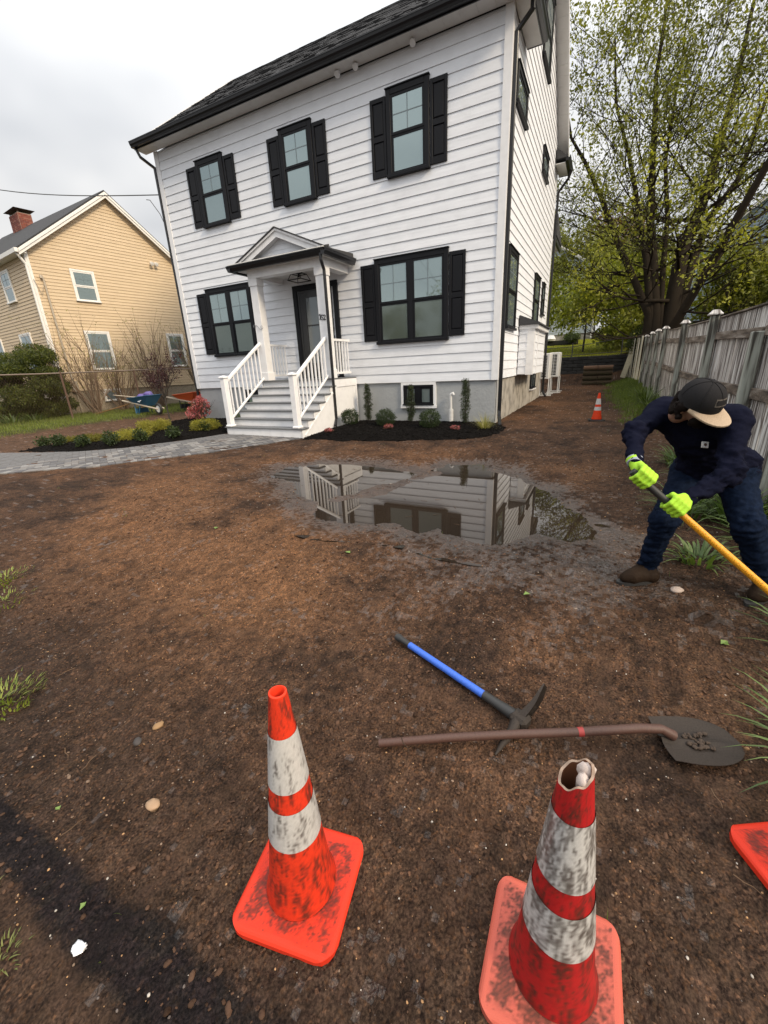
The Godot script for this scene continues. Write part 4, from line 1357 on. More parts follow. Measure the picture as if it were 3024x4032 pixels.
func build_path() -> void:
	var outer := [Vector2(-8.6, 7.5), Vector2(-6.62, 6.39), Vector2(-5.49, 5.56), Vector2(-4.71, 4.35), Vector2(-4.0, 3.17), Vector2(-3.52, 2.44)]
	var inner := [Vector2(-5.75, 2.44), Vector2(-6.02, 3.3), Vector2(-6.6, 4.3), Vector2(-7.3, 4.82), Vector2(-8.08, 5.08), Vector2(-9.3, 5.4), Vector2(-11.6, 5.95)]
	var poly := PackedVector2Array(outer + inner)
	var p := thing("paver_path", "curved path of grey concrete pavers leading to the front steps", "path")
	tag(p, "", "", "", "structure")
	var bed := MB.new()
	bed.prism(Array(poly).map(func(q): return Vector2(q.x, -q.y)), 0.04, Transform3D(Basis(Vector3(1, 0, 0), Vector3(0, 0, -1), Vector3(0, 1, 0)), Vector3(0, -0.09, 0)))
	var inset := Geometry2D.offset_polygon(poly, -0.008)[0]
	var pieces := []
	# soldier course along the outer edge
	var rim := PackedVector2Array()
	for i in outer.size() - 1:
		var a: Vector2 = outer[i]; var e: Vector2 = outer[i + 1]
		var d := (e - a).normalized()
		var nn := Vector2(d.y, -d.x)
		if not Geometry2D.is_point_in_polygon((a + e) / 2 + nn * 0.05, poly): nn = -nn
		var l := a.distance_to(e)
		var k := int(l / 0.105)
		for j in k:
			var s := a + d * (l * j / k + 0.003); var t := a + d * (l * (j + 1) / k - 0.003)
			pieces.append(PackedVector2Array([s + nn * 0.006, t + nn * 0.006, t + nn * 0.2, s + nn * 0.2]))
		rim.append(a + nn * 0.206)
		if i == outer.size() - 2: rim.append(e + nn * 0.206)
	var field := PackedVector2Array(Array(rim) + inner)
	var rot := 0.5
	var u := Vector2(cos(rot), sin(rot)) * 0.105
	var v := Vector2(-sin(rot), cos(rot)) * 0.105
	var org := Vector2(-7, 4.6)
	for a in range(-70, 71):
		for b in range(-36, 37):
			var o := Vector2(a + 2 * b, a - 2 * b)
			for q in [[0.0, 0.0, 2.0, 1.0], [0.0, 1.0, 1.0, 3.0]]:
				var m := 0.025
				var c := []
				for k in [[q[0] + m, q[1] + m], [q[2] - m, q[1] + m], [q[2] - m, q[3] - m], [q[0] + m, q[3] - m]]:
					c.append(org + u * (o.x + k[0]) + v * (o.y + k[1]))
				if c[0].distance_to(Vector2(-6.5, 4.6)) > 6: continue
				for piece in Geometry2D.intersect_polygons(PackedVector2Array(c), field):
					if piece.size() >= 3: pieces.append(piece)
	var cam := Vector2(2.0, 9.4)
	var list := []
	for q in pieces:
		var c := Vector2.ZERO
		for k in q: c += k
		c /= q.size()
		list.append([c.distance_to(cam) + (20.0 if c.x < -9.3 or c.y > 6.6 else 0.0), q, c])
	list.sort_custom(func(x, y): return x[0] < y[0])
	var rest := MB.new()
	var ms := [M.paver, M.paver_b, M.paver_c, M.paver_d]
	for i in list.size():
		var q: PackedVector2Array = list[i][1]
		var c: Vector2 = list[i][2]
		var y := g0(c.x, c.y) + 0.012 + rr(-0.002, 0.002)
		var xf := Transform3D(Basis(Vector3(1, 0, 0), Vector3(0, 0, -1), Vector3(0, 1, 0)), Vector3(0, y - 0.04, 0))
		var b := MB.new() if i < 300 else rest
		var pts := []
		for k in q: pts.append(Vector2(k.x, -k.y))
		b.prism(pts, 0.04, xf)
		if i < 300:
			part(p, "paver", b, ms[rng.randi() % 4])
	tag(part(p, "pavers", rest, M.paver), "", "", "", "stuff")
	# jointing sand under the pavers, following the ground
	var sand := MB.new()
	var idx := Geometry2D.triangulate_polygon(inset)
	for i in range(0, idx.size(), 3):
		var t := []
		for k in 3:
			var w: Vector2 = inset[idx[i + k]]
			t.append(Vector3(w.x, g0(w.x, w.y) - 0.004, w.y))
		if (t[1] - t[0]).cross(t[2] - t[0]).y < 0: t.reverse()
		sand.tri(t[0], t[1], t[2])
	part(p, "joint_sand", sand, M.sand)

var bed_left := PackedVector2Array([Vector2(-8.95, 5.2), Vector2(-8.1, 5.04), Vector2(-7.35, 4.78), Vector2(-6.66, 4.26), Vector2(-6.08, 3.27), Vector2(-5.8, 2.44), Vector2(-5.7, 0.04), Vector2(-9.2, 0.04), Vector2(-9.75, -0.3), Vector2(-9.62, 0.97), Vector2(-9.3, 2.16), Vector2(-9.05, 3.29), Vector2(-8.8, 4.4)])
var bed_right := PackedVector2Array([Vector2(-3.5, 2.46), Vector2(-2.38, 2.46), Vector2(-1.41, 2.34), Vector2(-0.54, 2.14), Vector2(0.14, 1.76), Vector2(0.42, 1.41), Vector2(0.36, 0.62), Vector2(0.12, 0.0), Vector2(-3.48, 0.0)])

func bed_y(poly: PackedVector2Array, x: float, z: float) -> float:
	return g0(x, z) + 0.005 + 0.07 * ss(0.0, 0.3, edge(poly, Vector2(x, z))) + nz.get_noise_2d(x * 50, z * 50) * 0.012

func build_bed(poly: PackedVector2Array, label: String) -> void:
	var b := MB.new()
	var grown := poly
	var st := 0.07
	var lo := Vector2(1e9, 1e9); var hi := -lo
	for q in poly:
		lo = lo.min(q); hi = hi.max(q)
	var nx := int((hi.x - lo.x) / st) + 1
	var nzz := int((hi.y - lo.y) / st) + 1
	var hs := {}
	for i in nx + 1:
		for j in nzz + 1:
			var q := lo + Vector2(i, j) * st
			var ins := Geometry2D.is_point_in_polygon(q, poly)
			hs[Vector2i(i, j)] = bed_y(poly, q.x, q.y) if ins else (g0(q.x, q.y) - 0.03 if edge(poly, q) < 0.1 else -9.0)
	for i in nx:
		for j in nzz:
			var k := [Vector2i(i, j), Vector2i(i, j + 1), Vector2i(i + 1, j + 1), Vector2i(i + 1, j)]
			var p := []
			for q in k:
				if hs[q] > -5: p.append(Vector3(lo.x + q.x * st, hs[q], lo.y + q.y * st))
			if p.size() == 4:
				b.quad(p[0], p[1], p[2], p[3])
	var o := part(self, "mulch_bed", b, M.mulch)
	tag(o, label, "mulch bed", "", "structure")
	var xs := []
	var cs := []
	for i in 5200:
		var q := Vector2(rr(lo.x, hi.x), rr(lo.y, hi.y))
		if not Geometry2D.is_point_in_polygon(q, poly): continue
		xs.append(Transform3D(Basis.from_euler(Vector3(rr(-0.6, 0.6), rr(0, TAU), rr(-0.6, 0.6))) * Basis.from_scale(Vector3(rr(0.5, 1.5), 1, rr(0.6, 1.2))), Vector3(q.x, bed_y(poly, q.x, q.y) + 0.004, q.y)))
		cs.append(Color.WHITE * rr(0.5, 1.6))
	var chip := MB.new()
	chip.obox(Vector3.ZERO, Vector3(0.035, 0.007, 0.012))
	tag(multi(o, "mulch_chips", chip.mesh(), M.chip, xs, cs), "", "", "", "stuff")

# ---------------------------------------------------------------- plants
# a bent blade of grass or strap leaf, its root at the origin, arching towards +z
func blade(len: float, wid: float, bend := 0.7, seg := 4) -> ArrayMesh:
	var b := MB.new()
	var pts := []
	var p := Vector3.ZERO
	for i in seg + 1:
		pts.append(p)
		var a := bend * (i + 0.5) / seg * 1.6
		p += Vector3(0, cos(a), sin(a)) * len / seg
	for i in seg:
		var w0 := wid * 0.5 * (1.0 - pow(float(i) / seg, 1.6))
		var w1 := wid * 0.5 * (1.0 - pow(float(i + 1) / seg, 1.6))
		if i == 0: w0 *= 0.7
		b.quad(pts[i] + Vector3(-w0, 0, 0), pts[i] + Vector3(w0, 0, 0), pts[i + 1] + Vector3(w1, 0, 0), pts[i + 1] + Vector3(-w1, 0, 0))
	return b.mesh()

# a cluster of n pointed leaves spread over a ball of radius r
func leaf_clump(n: int, size: float, r: float, wide := 0.5) -> ArrayMesh:
	var b := MB.new()
	for i in n:
		var d := Vector3(rr(-1, 1), rr(-1, 1), rr(-1, 1)).normalized()
		var at := d * r * pow(rng.randf(), 0.5)
		var ax := (d + Vector3(rr(-0.8, 0.8), rr(-0.9, 0.5), rr(-0.8, 0.8))).normalized()
		var bs := along(ax, rr(0, TAU))
		var s := size * rr(0.65, 1.2)
		b.col = Color.WHITE * rr(0.75, 1.2)
		var t := at + bs.y * s
		var l := at + bs.y * s * 0.45 + bs.x * s * wide * 0.5 + bs.z * s * 0.1
		var q := at + bs.y * s * 0.45 - bs.x * s * wide * 0.5 + bs.z * s * 0.1
		b.tri(at, l, t)
		b.tri(at, t, q)
	return b.mesh()

# many copies of a small mesh joined into one, their tints sorted into a few shades
func baked(parent: Node, called: String, make: Callable, xs: Array, cs: Array, bins := 9) -> MeshInstance3D:
	var order := range(xs.size())
	order.sort_custom(func(i, j): return cs[i].get_luminance() < cs[j].get_luminance())
	var st := SurfaceTool.new()
	st.begin(Mesh.PRIMITIVE_TRIANGLES)
	for k in bins:
		var i0 := xs.size() * k / bins
		var i1 := xs.size() * (k + 1) / bins
		if i1 <= i0: continue
		var tint := Color(0, 0, 0)
		for i in range(i0, i1): tint += cs[order[i]]
		tint = tint / (i1 - i0)
		var m: ArrayMesh = make.call()
		var a := m.surface_get_arrays(0)
		var c: PackedColorArray = a[Mesh.ARRAY_COLOR]
		for j in c.size(): c[j] = Color(c[j].r * tint.r, c[j].g * tint.g, c[j].b * tint.b)
		a[Mesh.ARRAY_COLOR] = c
		var am := ArrayMesh.new()
		am.add_surface_from_arrays(Mesh.PRIMITIVE_TRIANGLES, a)
		for i in range(i0, i1): st.append_from(am, 0, xs[order[i]])
	return part(parent, called, st.commit(), M.leaf)

func clump(n: int, size: float, r: float, wide := 0.5) -> Callable:
	return func(): return leaf_clump(n, size, r, wide)

func mix(a: Color, b: Color) -> Color:
	return a.lerp(b, rng.randf()) * rr(0.8, 1.15)

# leaves filling ellipsoids: balls is a list of [centre, radii]; shell 0 fills them, 1 keeps to the skin
func foliage(parent: Node, called: String, balls: Array, count: int, make: Callable, sc: Vector2, c0: Color, c1: Color, shell := 0.6, gap: FastNoiseLite = null) -> void:
	var xs := []
	var cs := []
	for i in count:
		var q: Array = pick(balls)
		var d := Vector3(rr(-1, 1), rr(-1, 1), rr(-1, 1))
		if d.length() > 1.0 or d.length() < 0.05: continue
		var k := lerpf(d.length(), 1.0, shell * rng.randf())
		var p: Vector3 = q[0] + d.normalized() * k * q[1]
		if gap and gap.get_noise_3dv(p) < -0.1: continue
		xs.append(Transform3D(along(d.normalized() + Vector3(rr(-0.7, 0.7), rr(-0.4, 0.9), rr(-0.7, 0.7)), rr(0, TAU)) * Basis.from_scale(Vector3.ONE * rr(sc.x, sc.y)), p))
		cs.append(mix(c0, c1))
	baked(parent, called, make, xs, cs)

func branches(b: MB, from: Vector3, dir: Vector3, len: float, r: float, depth: int, tips: Array, spread := 0.7, lift := 0.25) -> void:
	var pts := [from]
	var rs := [r]
	var p := from
	var d := dir.normalized()
	var n := 4 if depth > 0 else 3
	for i in n:
		d = (d + Vector3(rr(-0.2, 0.2), rr(-0.1, 0.2) * lift * 3.0, rr(-0.2, 0.2))).normalized()
		p += d * len / n
		pts.append(p)
		rs.append(r * (1.0 - 0.8 * (i + 1) / n))
		if depth > 0 and i > 0:
			for k in 2:
				var sd := (d + Vector3(rr(-1, 1), rr(-0.7, 0.9), rr(-1, 1)) * spread).normalized()
				branches(b, p, sd, len * rr(0.4, 0.62), r * 0.45, depth - 1, tips, spread, lift)
	b.tube(pts, rs, 6 if r > 0.05 else (4 if r > 0.012 else 3), false)
	if depth == 0:
		for i in range(1, pts.size()):
			tips.append(pts[i])
	else:
		tips.append(pts[-1])

func build_big_tree() -> void:
	var t := thing("maple_tree", "big many-stemmed maple in young leaf behind the fence, filling the right side", "tree")
	var stems := [
		[[3.5, 0.6, -12.2], [3.46, 2.88, -12.3], [2.68, 4.45, -12.51], [1.95, 5.82, -12.67], [1.18, 7.53, -12.94], [0.45, 8.9, -13.1], [-0.2, 9.9, -13.07], [-0.6, 11.5, -13.0]],
		[[3.55, 0.6, -12.3], [3.53, 2.87, -12.33], [3.11, 5.1, -12.99], [2.73, 6.45, -13.33], [2.36, 7.94, -13.72], [2.0, 9.16, -14.01], [1.3, 11.0, -14.0], [1.0, 13.2, -14.2]],
		[[3.8, 0.6, -12.4], [3.69, 2.86, -12.41], [3.36, 5.09, -13.12], [3.11, 6.43, -13.52], [2.94, 8.45, -14.22], [2.8, 10.46, -14.94], [2.66, 12.14, -15.53], [2.71, 15.47, -16.47]],
		[[4.0, 0.6, -12.5], [3.88, 2.85, -12.51], [3.78, 4.73, -13.2], [3.71, 6.74, -13.95], [3.38, 8.76, -14.57], [3.43, 10.43, -15.26], [3.52, 13.4, -16.09]],
		[[4.2, 0.6, -12.6], [4.27, 2.77, -12.68], [4.41, 5.37, -13.77], [4.82, 6.68, -14.51], [5.11, 8.0, -15.18], [5.38, 10.0, -16.1], [5.63, 11.65, -16.89], [5.84, 14.65, -17.78]],
		[[4.4, 0.6, -12.7], [4.52, 2.76, -12.81], [4.91, 5.34, -14.03], [5.33, 6.66, -14.76], [6.13, 7.95, -15.69], [6.5, 9.61, -16.54], [6.95, 12.0, -17.24]],
		[[4.4, 0.6, -12.7], [4.53, 2.69, -12.78], [5.14, 3.99, -13.61], [5.93, 5.29, -14.54], [6.82, 6.32, -15.41], [7.39, 6.76, -15.88], [8.6, 8.2, -16.4]],
		[[4.2, 0.6, -12.4], [4.4, 2.4, -12.0], [5.2, 4.6, -11.2], [6.0, 7.0, -10.2], [6.6, 9.6, -9.4], [6.8, 12.0, -8.8]]]
	var rad := [0.17, 0.17, 0.24, 0.15, 0.34, 0.24, 0.17, 0.2]
	var b := MB.new()
	var tips := []
	for s in stems.size():
		var pts := []
		var rs := []
		for q in stems[s]: pts.append(Vector3(q[0], q[1], q[2]))
		for i in pts.size(): rs.append(rad[s] * 0.8 * (1.25 - 1.1 * i / (pts.size() - 0.4)))
		b.tube(pts, rs, 9, false)
		for i in range(1, pts.size()):
			for k in 3:
				var f := rng.randf()
				var p: Vector3 = (pts[i - 1] as Vector3).lerp(pts[i], f)
				if p.y < 4.2 and rng.randf() < 0.85: continue
				var up := clampf((p.y - 3) / 10.0, 0.0, 1.0)
				var d := Vector3(rr(-1, 1), lerpf(-0.05, 0.9, up), rr(-1, 1)).normalized()
				branches(b, p, d, rr(2.4, 4.2), maxf(0.022, rs[i] * 0.34), 2, tips, 0.75, 0.3)
	# low boughs over the fence
	for q in [[Vector3(4.6, 3.6, -12.8), Vector3(1, 0.35, 0.6), 3.4], [Vector3(4.8, 4.2, -12.8), Vector3(1, 0.35, 0.2), 3.8], [Vector3(5.4, 5.0, -12.4), Vector3(1, 0.3, 1.0), 3.2]]:
		branches(b, q[0], q[1], q[2], 0.045, 2, tips, 0.6, 0.05)
	part(t, "trunk", b, M.bark_dark)
	var xs := []
	var cs := []
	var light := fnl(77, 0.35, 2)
	for p in tips:
		for k in (1 if rng.randf() < 0.82 else 0):
			var q: Vector3 = p + Vector3(rr(-0.22, 0.22), rr(-0.26, 0.18), rr(-0.22, 0.22))
			if q.y < 2.5 and q.x < 3.0 or q.x < 0.5 and q.z > -9.5 or q.x < -0.3 and q.y < 7.0 and q.z > -11.5: continue
			xs.append(Transform3D(Basis.from_euler(Vector3(rr(0, TAU), rr(0, TAU), rr(0, TAU))) * Basis.from_scale(Vector3.ONE * rr(0.5, 1.15)), q))
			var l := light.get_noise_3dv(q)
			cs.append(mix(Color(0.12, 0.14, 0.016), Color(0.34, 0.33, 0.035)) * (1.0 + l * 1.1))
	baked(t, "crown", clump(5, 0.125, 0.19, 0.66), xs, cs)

func simple_tree(called: String, label: String, cat: String, at: Vector3, h: float, r: float, c0: Color, c1: Color, count: int, group := "", trunk := 0.12) -> void:
	var t := thing(called, label, cat, at, 0, group)
	var b := MB.new()
	var tips := []
	b.tube([Vector3.ZERO, Vector3(0.05, h * 0.3, 0.02), Vector3(-0.05, h * 0.6, 0.05), Vector3(0, h * 0.92, 0)], [trunk, trunk * 0.75, trunk * 0.45, trunk * 0.1], 7, false)
	for i in 9:
		branches(b, Vector3(0, h * rr(0.25, 0.75), 0), Vector3(rr(-1, 1), rr(0.2, 1.0), rr(-1, 1)), r * rr(0.7, 1.1), trunk * 0.3, 1, tips)
	part(t, "trunk", b, M.bark)
	var balls := []
	for i in 9:
		balls.append([Vector3(rr(-0.5, 0.5) * r, h * rr(0.4, 0.9), rr(-0.5, 0.5) * r), Vector3(r * rr(0.35, 0.6), h * rr(0.1, 0.2), r * rr(0.35, 0.6))])
	foliage(t, "crown", balls, count, clump(7, 0.2, 0.3, 0.6), Vector2(0.7, 1.5), c0, c1, 0.5)

func round_shrub(called: String, label: String, at: Vector3, r: Vector3, count: int, c0: Color, c1: Color, leaf := 0.022, group := "", cat := "shrub") -> Node3D:
	var s := thing(called, label, cat, at, rr(0, TAU), group)
	var st := MB.new()
	for i in 7:
		st.tube([Vector3(rr(-0.02, 0.02), -0.03, rr(-0.02, 0.02)), Vector3(rr(-0.5, 0.5) * r.x, r.y * 0.7, rr(-0.5, 0.5) * r.z), Vector3(rr(-0.8, 0.8) * r.x, r.y * 1.5, rr(-0.8, 0.8) * r.z)], [0.009, 0.006, 0.002], 4, false)
	part(s, "stem", st, M.bark)
	foliage(s, "foliage", [[Vector3(0, r.y * 1.02, 0), r], [Vector3(rr(-0.1, 0.1) * r.x, r.y * 1.0, rr(-0.1, 0.1) * r.z), r * Vector3(1.04, 0.96, 1.04)]], count, clump(7, leaf, leaf * 1.1, 0.6), Vector2(0.7, 1.25), c0, c1, 0.75)
	return s

func tuft(called: String, label: String, at: Vector3, n: int, len: float, wid: float, c0: Color, c1: Color, cat := "grass tuft", group := "", spread := 0.12, bend := 0.75, lean := Vector3.ZERO) -> void:
	var t := thing(called, label, cat, at, 0, group)
	var xs := []
	var cs := []
	for i in n:
		var a := rr(0, TAU)
		var d := (Vector3(cos(a), 0, sin(a)) + lean).normalized()
		var e := Vector3(0, 1, 0).lerp(d, rr(0.05, 0.45)).normalized()
		var x := Vector3.UP.cross(d).normalized()
		var bs := Basis(x, e, x.cross(e).normalized())
		if bs.z.dot(d) < 0: bs = Basis(-x, e, -bs.z)
		xs.append(Transform3D(bs * Basis.from_scale(Vector3(rr(0.7, 1.2), rr(0.5, 1.1), rr(0.5, 1.1))), d * spread * pow(rng.randf(), 0.7)))
		cs.append(mix(c0, c1))
	baked(t, "blades", func(): return blade(len, wid, bend, 6), xs, cs, 6)

# grass over an area: pts come from a function of (x, z) that says how dense it is
func grass(called: String, label: String, lo: Vector2, hi: Vector2, tries: int, dense: Callable, len: float, c0: Color, c1: Color, wid := 0.008) -> void:
	var xs := []
	var cs := []
	for i in tries:
		var x := rr(lo.x, hi.x)
		var z := rr(lo.y, hi.y)
		if rng.randf() > dense.call(x, z): continue
		xs.append(Transform3D(Basis(Vector3.UP, rr(0, TAU)) * Basis(Vector3.RIGHT, rr(-0.3, 0.3)) * Basis.from_scale(Vector3(1, rr(0.4, 1.1), rr(0.5, 1.0))), Vector3(x, ground(x, z) - 0.005, z)))
		cs.append(mix(c0, c1))
	if xs.is_empty(): return
	var b := MB.new()
	var one := blade(len, wid, 0.6, 3)
	tag(multi(self, called, one, M.leaf, xs, cs), label, "grass", "", "stuff")

func build_garden() -> void:
	var dg := Color(0.022, 0.04, 0.012); var dg2 := Color(0.05, 0.075, 0.02)
	round_shrub("boxwood_ball", "clipped round boxwood next to the porch downspout, leftmost of the three under the wall", Vector3(-3.17, 0.03, 0.95), Vector3(0.205, 0.2, 0.205), 1500, dg, dg2, 0.022, "round boxwoods along the foundation")
	round_shrub("boxwood_ball", "clipped round boxwood behind the pink flower, middle one under the wall", Vector3(-2.2, 0.03, 1.05), Vector3(0.215, 0.2, 0.215), 1500, dg, dg2, 0.022, "round boxwoods along the foundation")
	round_shrub("boxwood_ball", "clipped round boxwood right of the basement window, near the white pipe", Vector3(-1.1, 0.03, 1.18), Vector3(0.22, 0.205, 0.22), 1600, dg, dg2, 0.022, "round boxwoods along the foundation")
	for q in [[-3.07, 0.25, 0.86, "slim columnar holly nearest the porch, left of the basement window"], [-1.9, 0.3, 0.82, "slim columnar holly standing in front of the basement window"], [-0.54, 0.5, 0.92, "slim columnar holly nearest the house corner, beside the tan grass"]]:
		var t := thing("columnar_holly", q[3], "shrub", Vector3(q[0], 0.05, q[1]), rr(0, TAU), "columnar hollies along the foundation")
		var st := MB.new()
		var hh: float = q[2]
		st.tube([Vector3(0, -0.05, 0), Vector3(0.01, hh * 0.5, 0), Vector3(0, hh * 0.95, 0.01)], [0.014, 0.01, 0.003], 5)
		for i in 14:
			var y := rr(0.1, 0.7) * hh
			var a := rr(0, TAU)
			st.tube([Vector3(0, y, 0), Vector3(cos(a) * 0.07, y + 0.16, sin(a) * 0.07), Vector3(cos(a) * 0.09, y + 0.34, sin(a) * 0.09)], [0.006, 0.004, 0.002], 3, false)
		part(t, "stem", st, M.bark)
		var balls := []
		for i in 10:
			var f := (i + 0.5) / 10.0
			var w := 0.05 + 0.065 * sin(PI * pow(f, 0.75))
			balls.append([Vector3(rr(-0.015, 0.015), hh * (0.06 + 0.94 * f), rr(-0.015, 0.015)), Vector3(w, hh * 0.08, w)])
		foliage(t, "foliage", balls, 1500, clump(6, 0.024, 0.022, 0.55), Vector2(0.7, 1.2), Color(0.028, 0.042, 0.016), Color(0.06, 0.08, 0.03), 0.4)
	tuft("ornamental_grass", "pale straw-green ornamental grass tuft at the right end of the mulch bed", Vector3(0.06, 0.02, 1.2), 170, 0.52, 0.007, Color(0.2, 0.19, 0.06), Color(0.42, 0.38, 0.17), "ornamental grass", "", 0.07, 0.7)
	for q in [[-3.05, 2.05, "small pink flower plant at the foot of the steps"], [-1.9, 1.52, "small pink flower plant before the middle boxwood"], [-0.45, 1.48, "small pink flower plant right of the third boxwood"]]:
		var at := Vector3(q[0], bed_y(bed_right, q[0], q[1]), q[1])
		var t := thing("pink_flower", q[2], "flower", at, 0, "small pink flowers in the mulch")
		foliage(t, "leaves", [[Vector3(0, 0.03, 0), Vector3(0.09, 0.04, 0.08)]], 60, clump(5, 0.035, 0.02, 0.6), Vector2(0.7, 1.1), Color(0.05, 0.05, 0.02), Color(0.12, 0.05, 0.03), 0.3)
		foliage(t, "petals", [[Vector3(0, 0.05, 0), Vector3(0.1, 0.04, 0.09)]], 130, clump(5, 0.02, 0.012, 0.9), Vector2(0.7, 1.0), Color(0.42, 0.09, 0.12), Color(0.6, 0.22, 0.23), 0.6)
	# left bed
	var g1 := Color(0.025, 0.045, 0.014); var g2 := Color(0.07, 0.1, 0.028)
	for q in [[-8.88, 4.68, 0.17, "small dark shrub at the far left tip of the mulch bed"], [-8.24, 4.68, 0.16, "small dark shrub second from the left tip of the mulch bed"], [-7.57, 4.55, 0.15, "small dark shrub third from the left tip of the bed, close to the pavers"], [-7.07, 4.25, 0.19, "bushy dark shrub left of the gold juniper, beside the pavers"], [-6.75, 3.8, 0.17, "small dark shrub against the front of the long gold juniper"], [-6.36, 3.28, 0.17, "small dark shrub near the pavers, before the left gold cypress"], [-6.34, 2.45, 0.16, "small dark shrub before the gold cypress beside the steps"]]:
		var at := Vector3(q[0], bed_y(bed_left, q[0], q[1]) - 0.01, q[1])
		var r: float = q[2]
		round_shrub("low_shrub", q[3], at, Vector3(r * 0.7, r * 0.66, r * 0.68), 170, g1, g2, 0.045, "small shrubs in the left bed")
	var y1 := Color(0.2, 0.19, 0.02); var y2 := Color(0.42, 0.38, 0.06)
	for q in [[-8.0, 2.6, 0.42, 0.16, "bright gold low cypress at the back of the bed under the purple tree"], [-7.35, 3.62, 0.44, 0.12, "long low gold juniper in the middle of the bed"], [-6.5, 2.3, 0.36, 0.16, "gold cypress next to the front steps"], [-8.0, 4.05, 0.28, 0.08, "low green-gold juniper behind the third small shrub"], [-8.7, 4.25, 0.26, 0.08, "low green-gold juniper at the back left of the bed"]]:
		var at := Vector3(q[0], bed_y(bed_left, q[0], q[1]) - 0.02, q[1])
		var s := thing("gold_juniper", q[4], "shrub", at, rr(0, TAU), "gold evergreens in the left bed")
		var st := MB.new()
		for i in 12:
			var a := rr(0, TAU)
			st.tube([Vector3.ZERO, Vector3(cos(a), 0.35, sin(a)) * q[2] * 0.5, Vector3(cos(a), 0.3, sin(a)) * q[2] * 0.9], [0.01, 0.006, 0.002], 3, false)
		part(s, "stem", st, M.bark)
		var balls := []
		for i in 9:
			var a := TAU * i / 9
			balls.append([Vector3(cos(a) * q[2] * 0.55, q[3] * rr(0.6, 1.0), sin(a) * q[2] * 0.55), Vector3(q[2] * 0.42, q[3] * 0.8, q[2] * 0.42)])
		var dim := 0.55 if q[3] < 0.1 else 1.0
		foliage(s, "foliage", balls, 1300, clump(7, 0.05, 0.03, 0.22), Vector2(0.7, 1.3), y1 * dim, y2 * dim, 0.6)
	# purple-leaved young tree
	var pt := thing("purple_tree", "slender young tree with dark purple leaves in the left bed", "tree", Vector3(-8.9, 0.0, 1.44))
	var b := MB.new()
	var tips := []
	b.tube([Vector3(0, -0.1, 0), Vector3(-0.02, 0.45, 0.02), Vector3(-0.05, 0.8, 0.0)], [0.026, 0.02, 0.017], 7)
	for i in 11:
		var a := TAU * i / 11 + rr(-0.2, 0.2)
		branches(b, Vector3(-0.05, rr(0.62, 0.85), 0), Vector3(cos(a) * 0.75, rr(0.9, 2.0), sin(a) * 0.75), rr(0.5, 0.95), 0.012, 1, tips, 0.55, 0.5)
	part(pt, "trunk", b, M.bark)
	var xs := []
	var cs := []
	for p in tips:
		for k in 2:
			xs.append(Transform3D(Basis.from_euler(Vector3(rr(0, 6), rr(0, 6), rr(0, 6))) * Basis.from_scale(Vector3.ONE * rr(0.6, 1.2)), p + Vector3(rr(-0.06, 0.06), rr(-0.06, 0.06), rr(-0.06, 0.06))))
			cs.append(mix(Color(0.03, 0.008, 0.012), Color(0.085, 0.025, 0.03)))
	baked(pt, "crown", clump(3, 0.06, 0.05, 0.55), xs, cs)
	# azalea by the house corner
	var az := thing("azalea_bush", "pink flowering azalea at the left corner of the white house", "shrub", Vector3(-8.85, 0.0, 0.42))
	var ab := MB.new()
	var at2 := []
	for i in 12:
		branches(ab, Vector3(0, 0, 0), Vector3(rr(-0.8, 0.8), 1, rr(-0.8, 0.8)), rr(0.35, 0.55), 0.011, 1, at2, 0.6, 0.4)
	part(az, "stem", ab, M.bark)
	foliage(az, "leaves", [[Vector3(0, 0.37, 0), Vector3(0.33, 0.31, 0.31)]], 420, clump(5, 0.04, 0.03, 0.5), Vector2(0.7, 1.2), Color(0.05, 0.045, 0.02), Color(0.12, 0.09, 0.04), 0.4)
	foliage(az, "blossom", [[Vector3(0.05, 0.3, 0.05), Vector3(0.34, 0.26, 0.3)], [Vector3(-0.12, 0.45, 0.02), Vector3(0.22, 0.24, 0.2)], [Vector3(0.15, 0.5, 0.0), Vector3(0.2, 0.2, 0.2)], [Vector3(-0.25, 0.25, 0.1), Vector3(0.16, 0.18, 0.2)], [Vector3(0.02, 0.62, -0.05), Vector3(0.14, 0.14, 0.14)]], 700, clump(6, 0.04, 0.025, 0.85), Vector2(0.7, 1.2), Color(0.5, 0.09, 0.12), Color(0.72, 0.25, 0.27), 0.85)
	tuft("ornamental_grass", "green arching grass between the azalea and the steps", Vector3(-6.9, 0.02, 0.75), 150, 0.6, 0.01, Color(0.07, 0.1, 0.03), Color(0.16, 0.18, 0.06), "ornamental grass", "", 0.1, 0.85)
	# evergreen and bare shrubs before the tan house
	var yw := thing("yew_bush", "big rounded evergreen bush at the left edge before the tan house", "shrub", Vector3(-16.4, 0.1, 1.25))
	var yb := MB.new()
	var ytips := []
	for i in 9:
		branches(yb, Vector3(rr(-0.2, 0.2), 0, rr(-0.2, 0.2)), Vector3(rr(-0.7, 0.7), 1, rr(-0.7, 0.7)), rr(1.2, 2.0), 0.04, 1, ytips)
	part(yw, "stem", yb, M.bark)
	var yballs := []
	for i in 26:
		var a := rr(0, TAU)
		var f := rng.randf()
		yballs.append([Vector3(cos(a) * 0.95 * (1.0 - f * 0.3), 0.3 + f * 2.15, sin(a) * 0.75 * (1.0 - f * 0.35)), Vector3(0.5, 0.26, 0.45)])
	yballs.append([Vector3(0, 1.15, 0), Vector3(1.2, 1.2, 1.05)])
	for i in 6: yballs.append([Vector3(rr(-0.9, 0.9), 0.3, rr(-0.7, 0.7)), Vector3(0.55, 0.35, 0.5)])
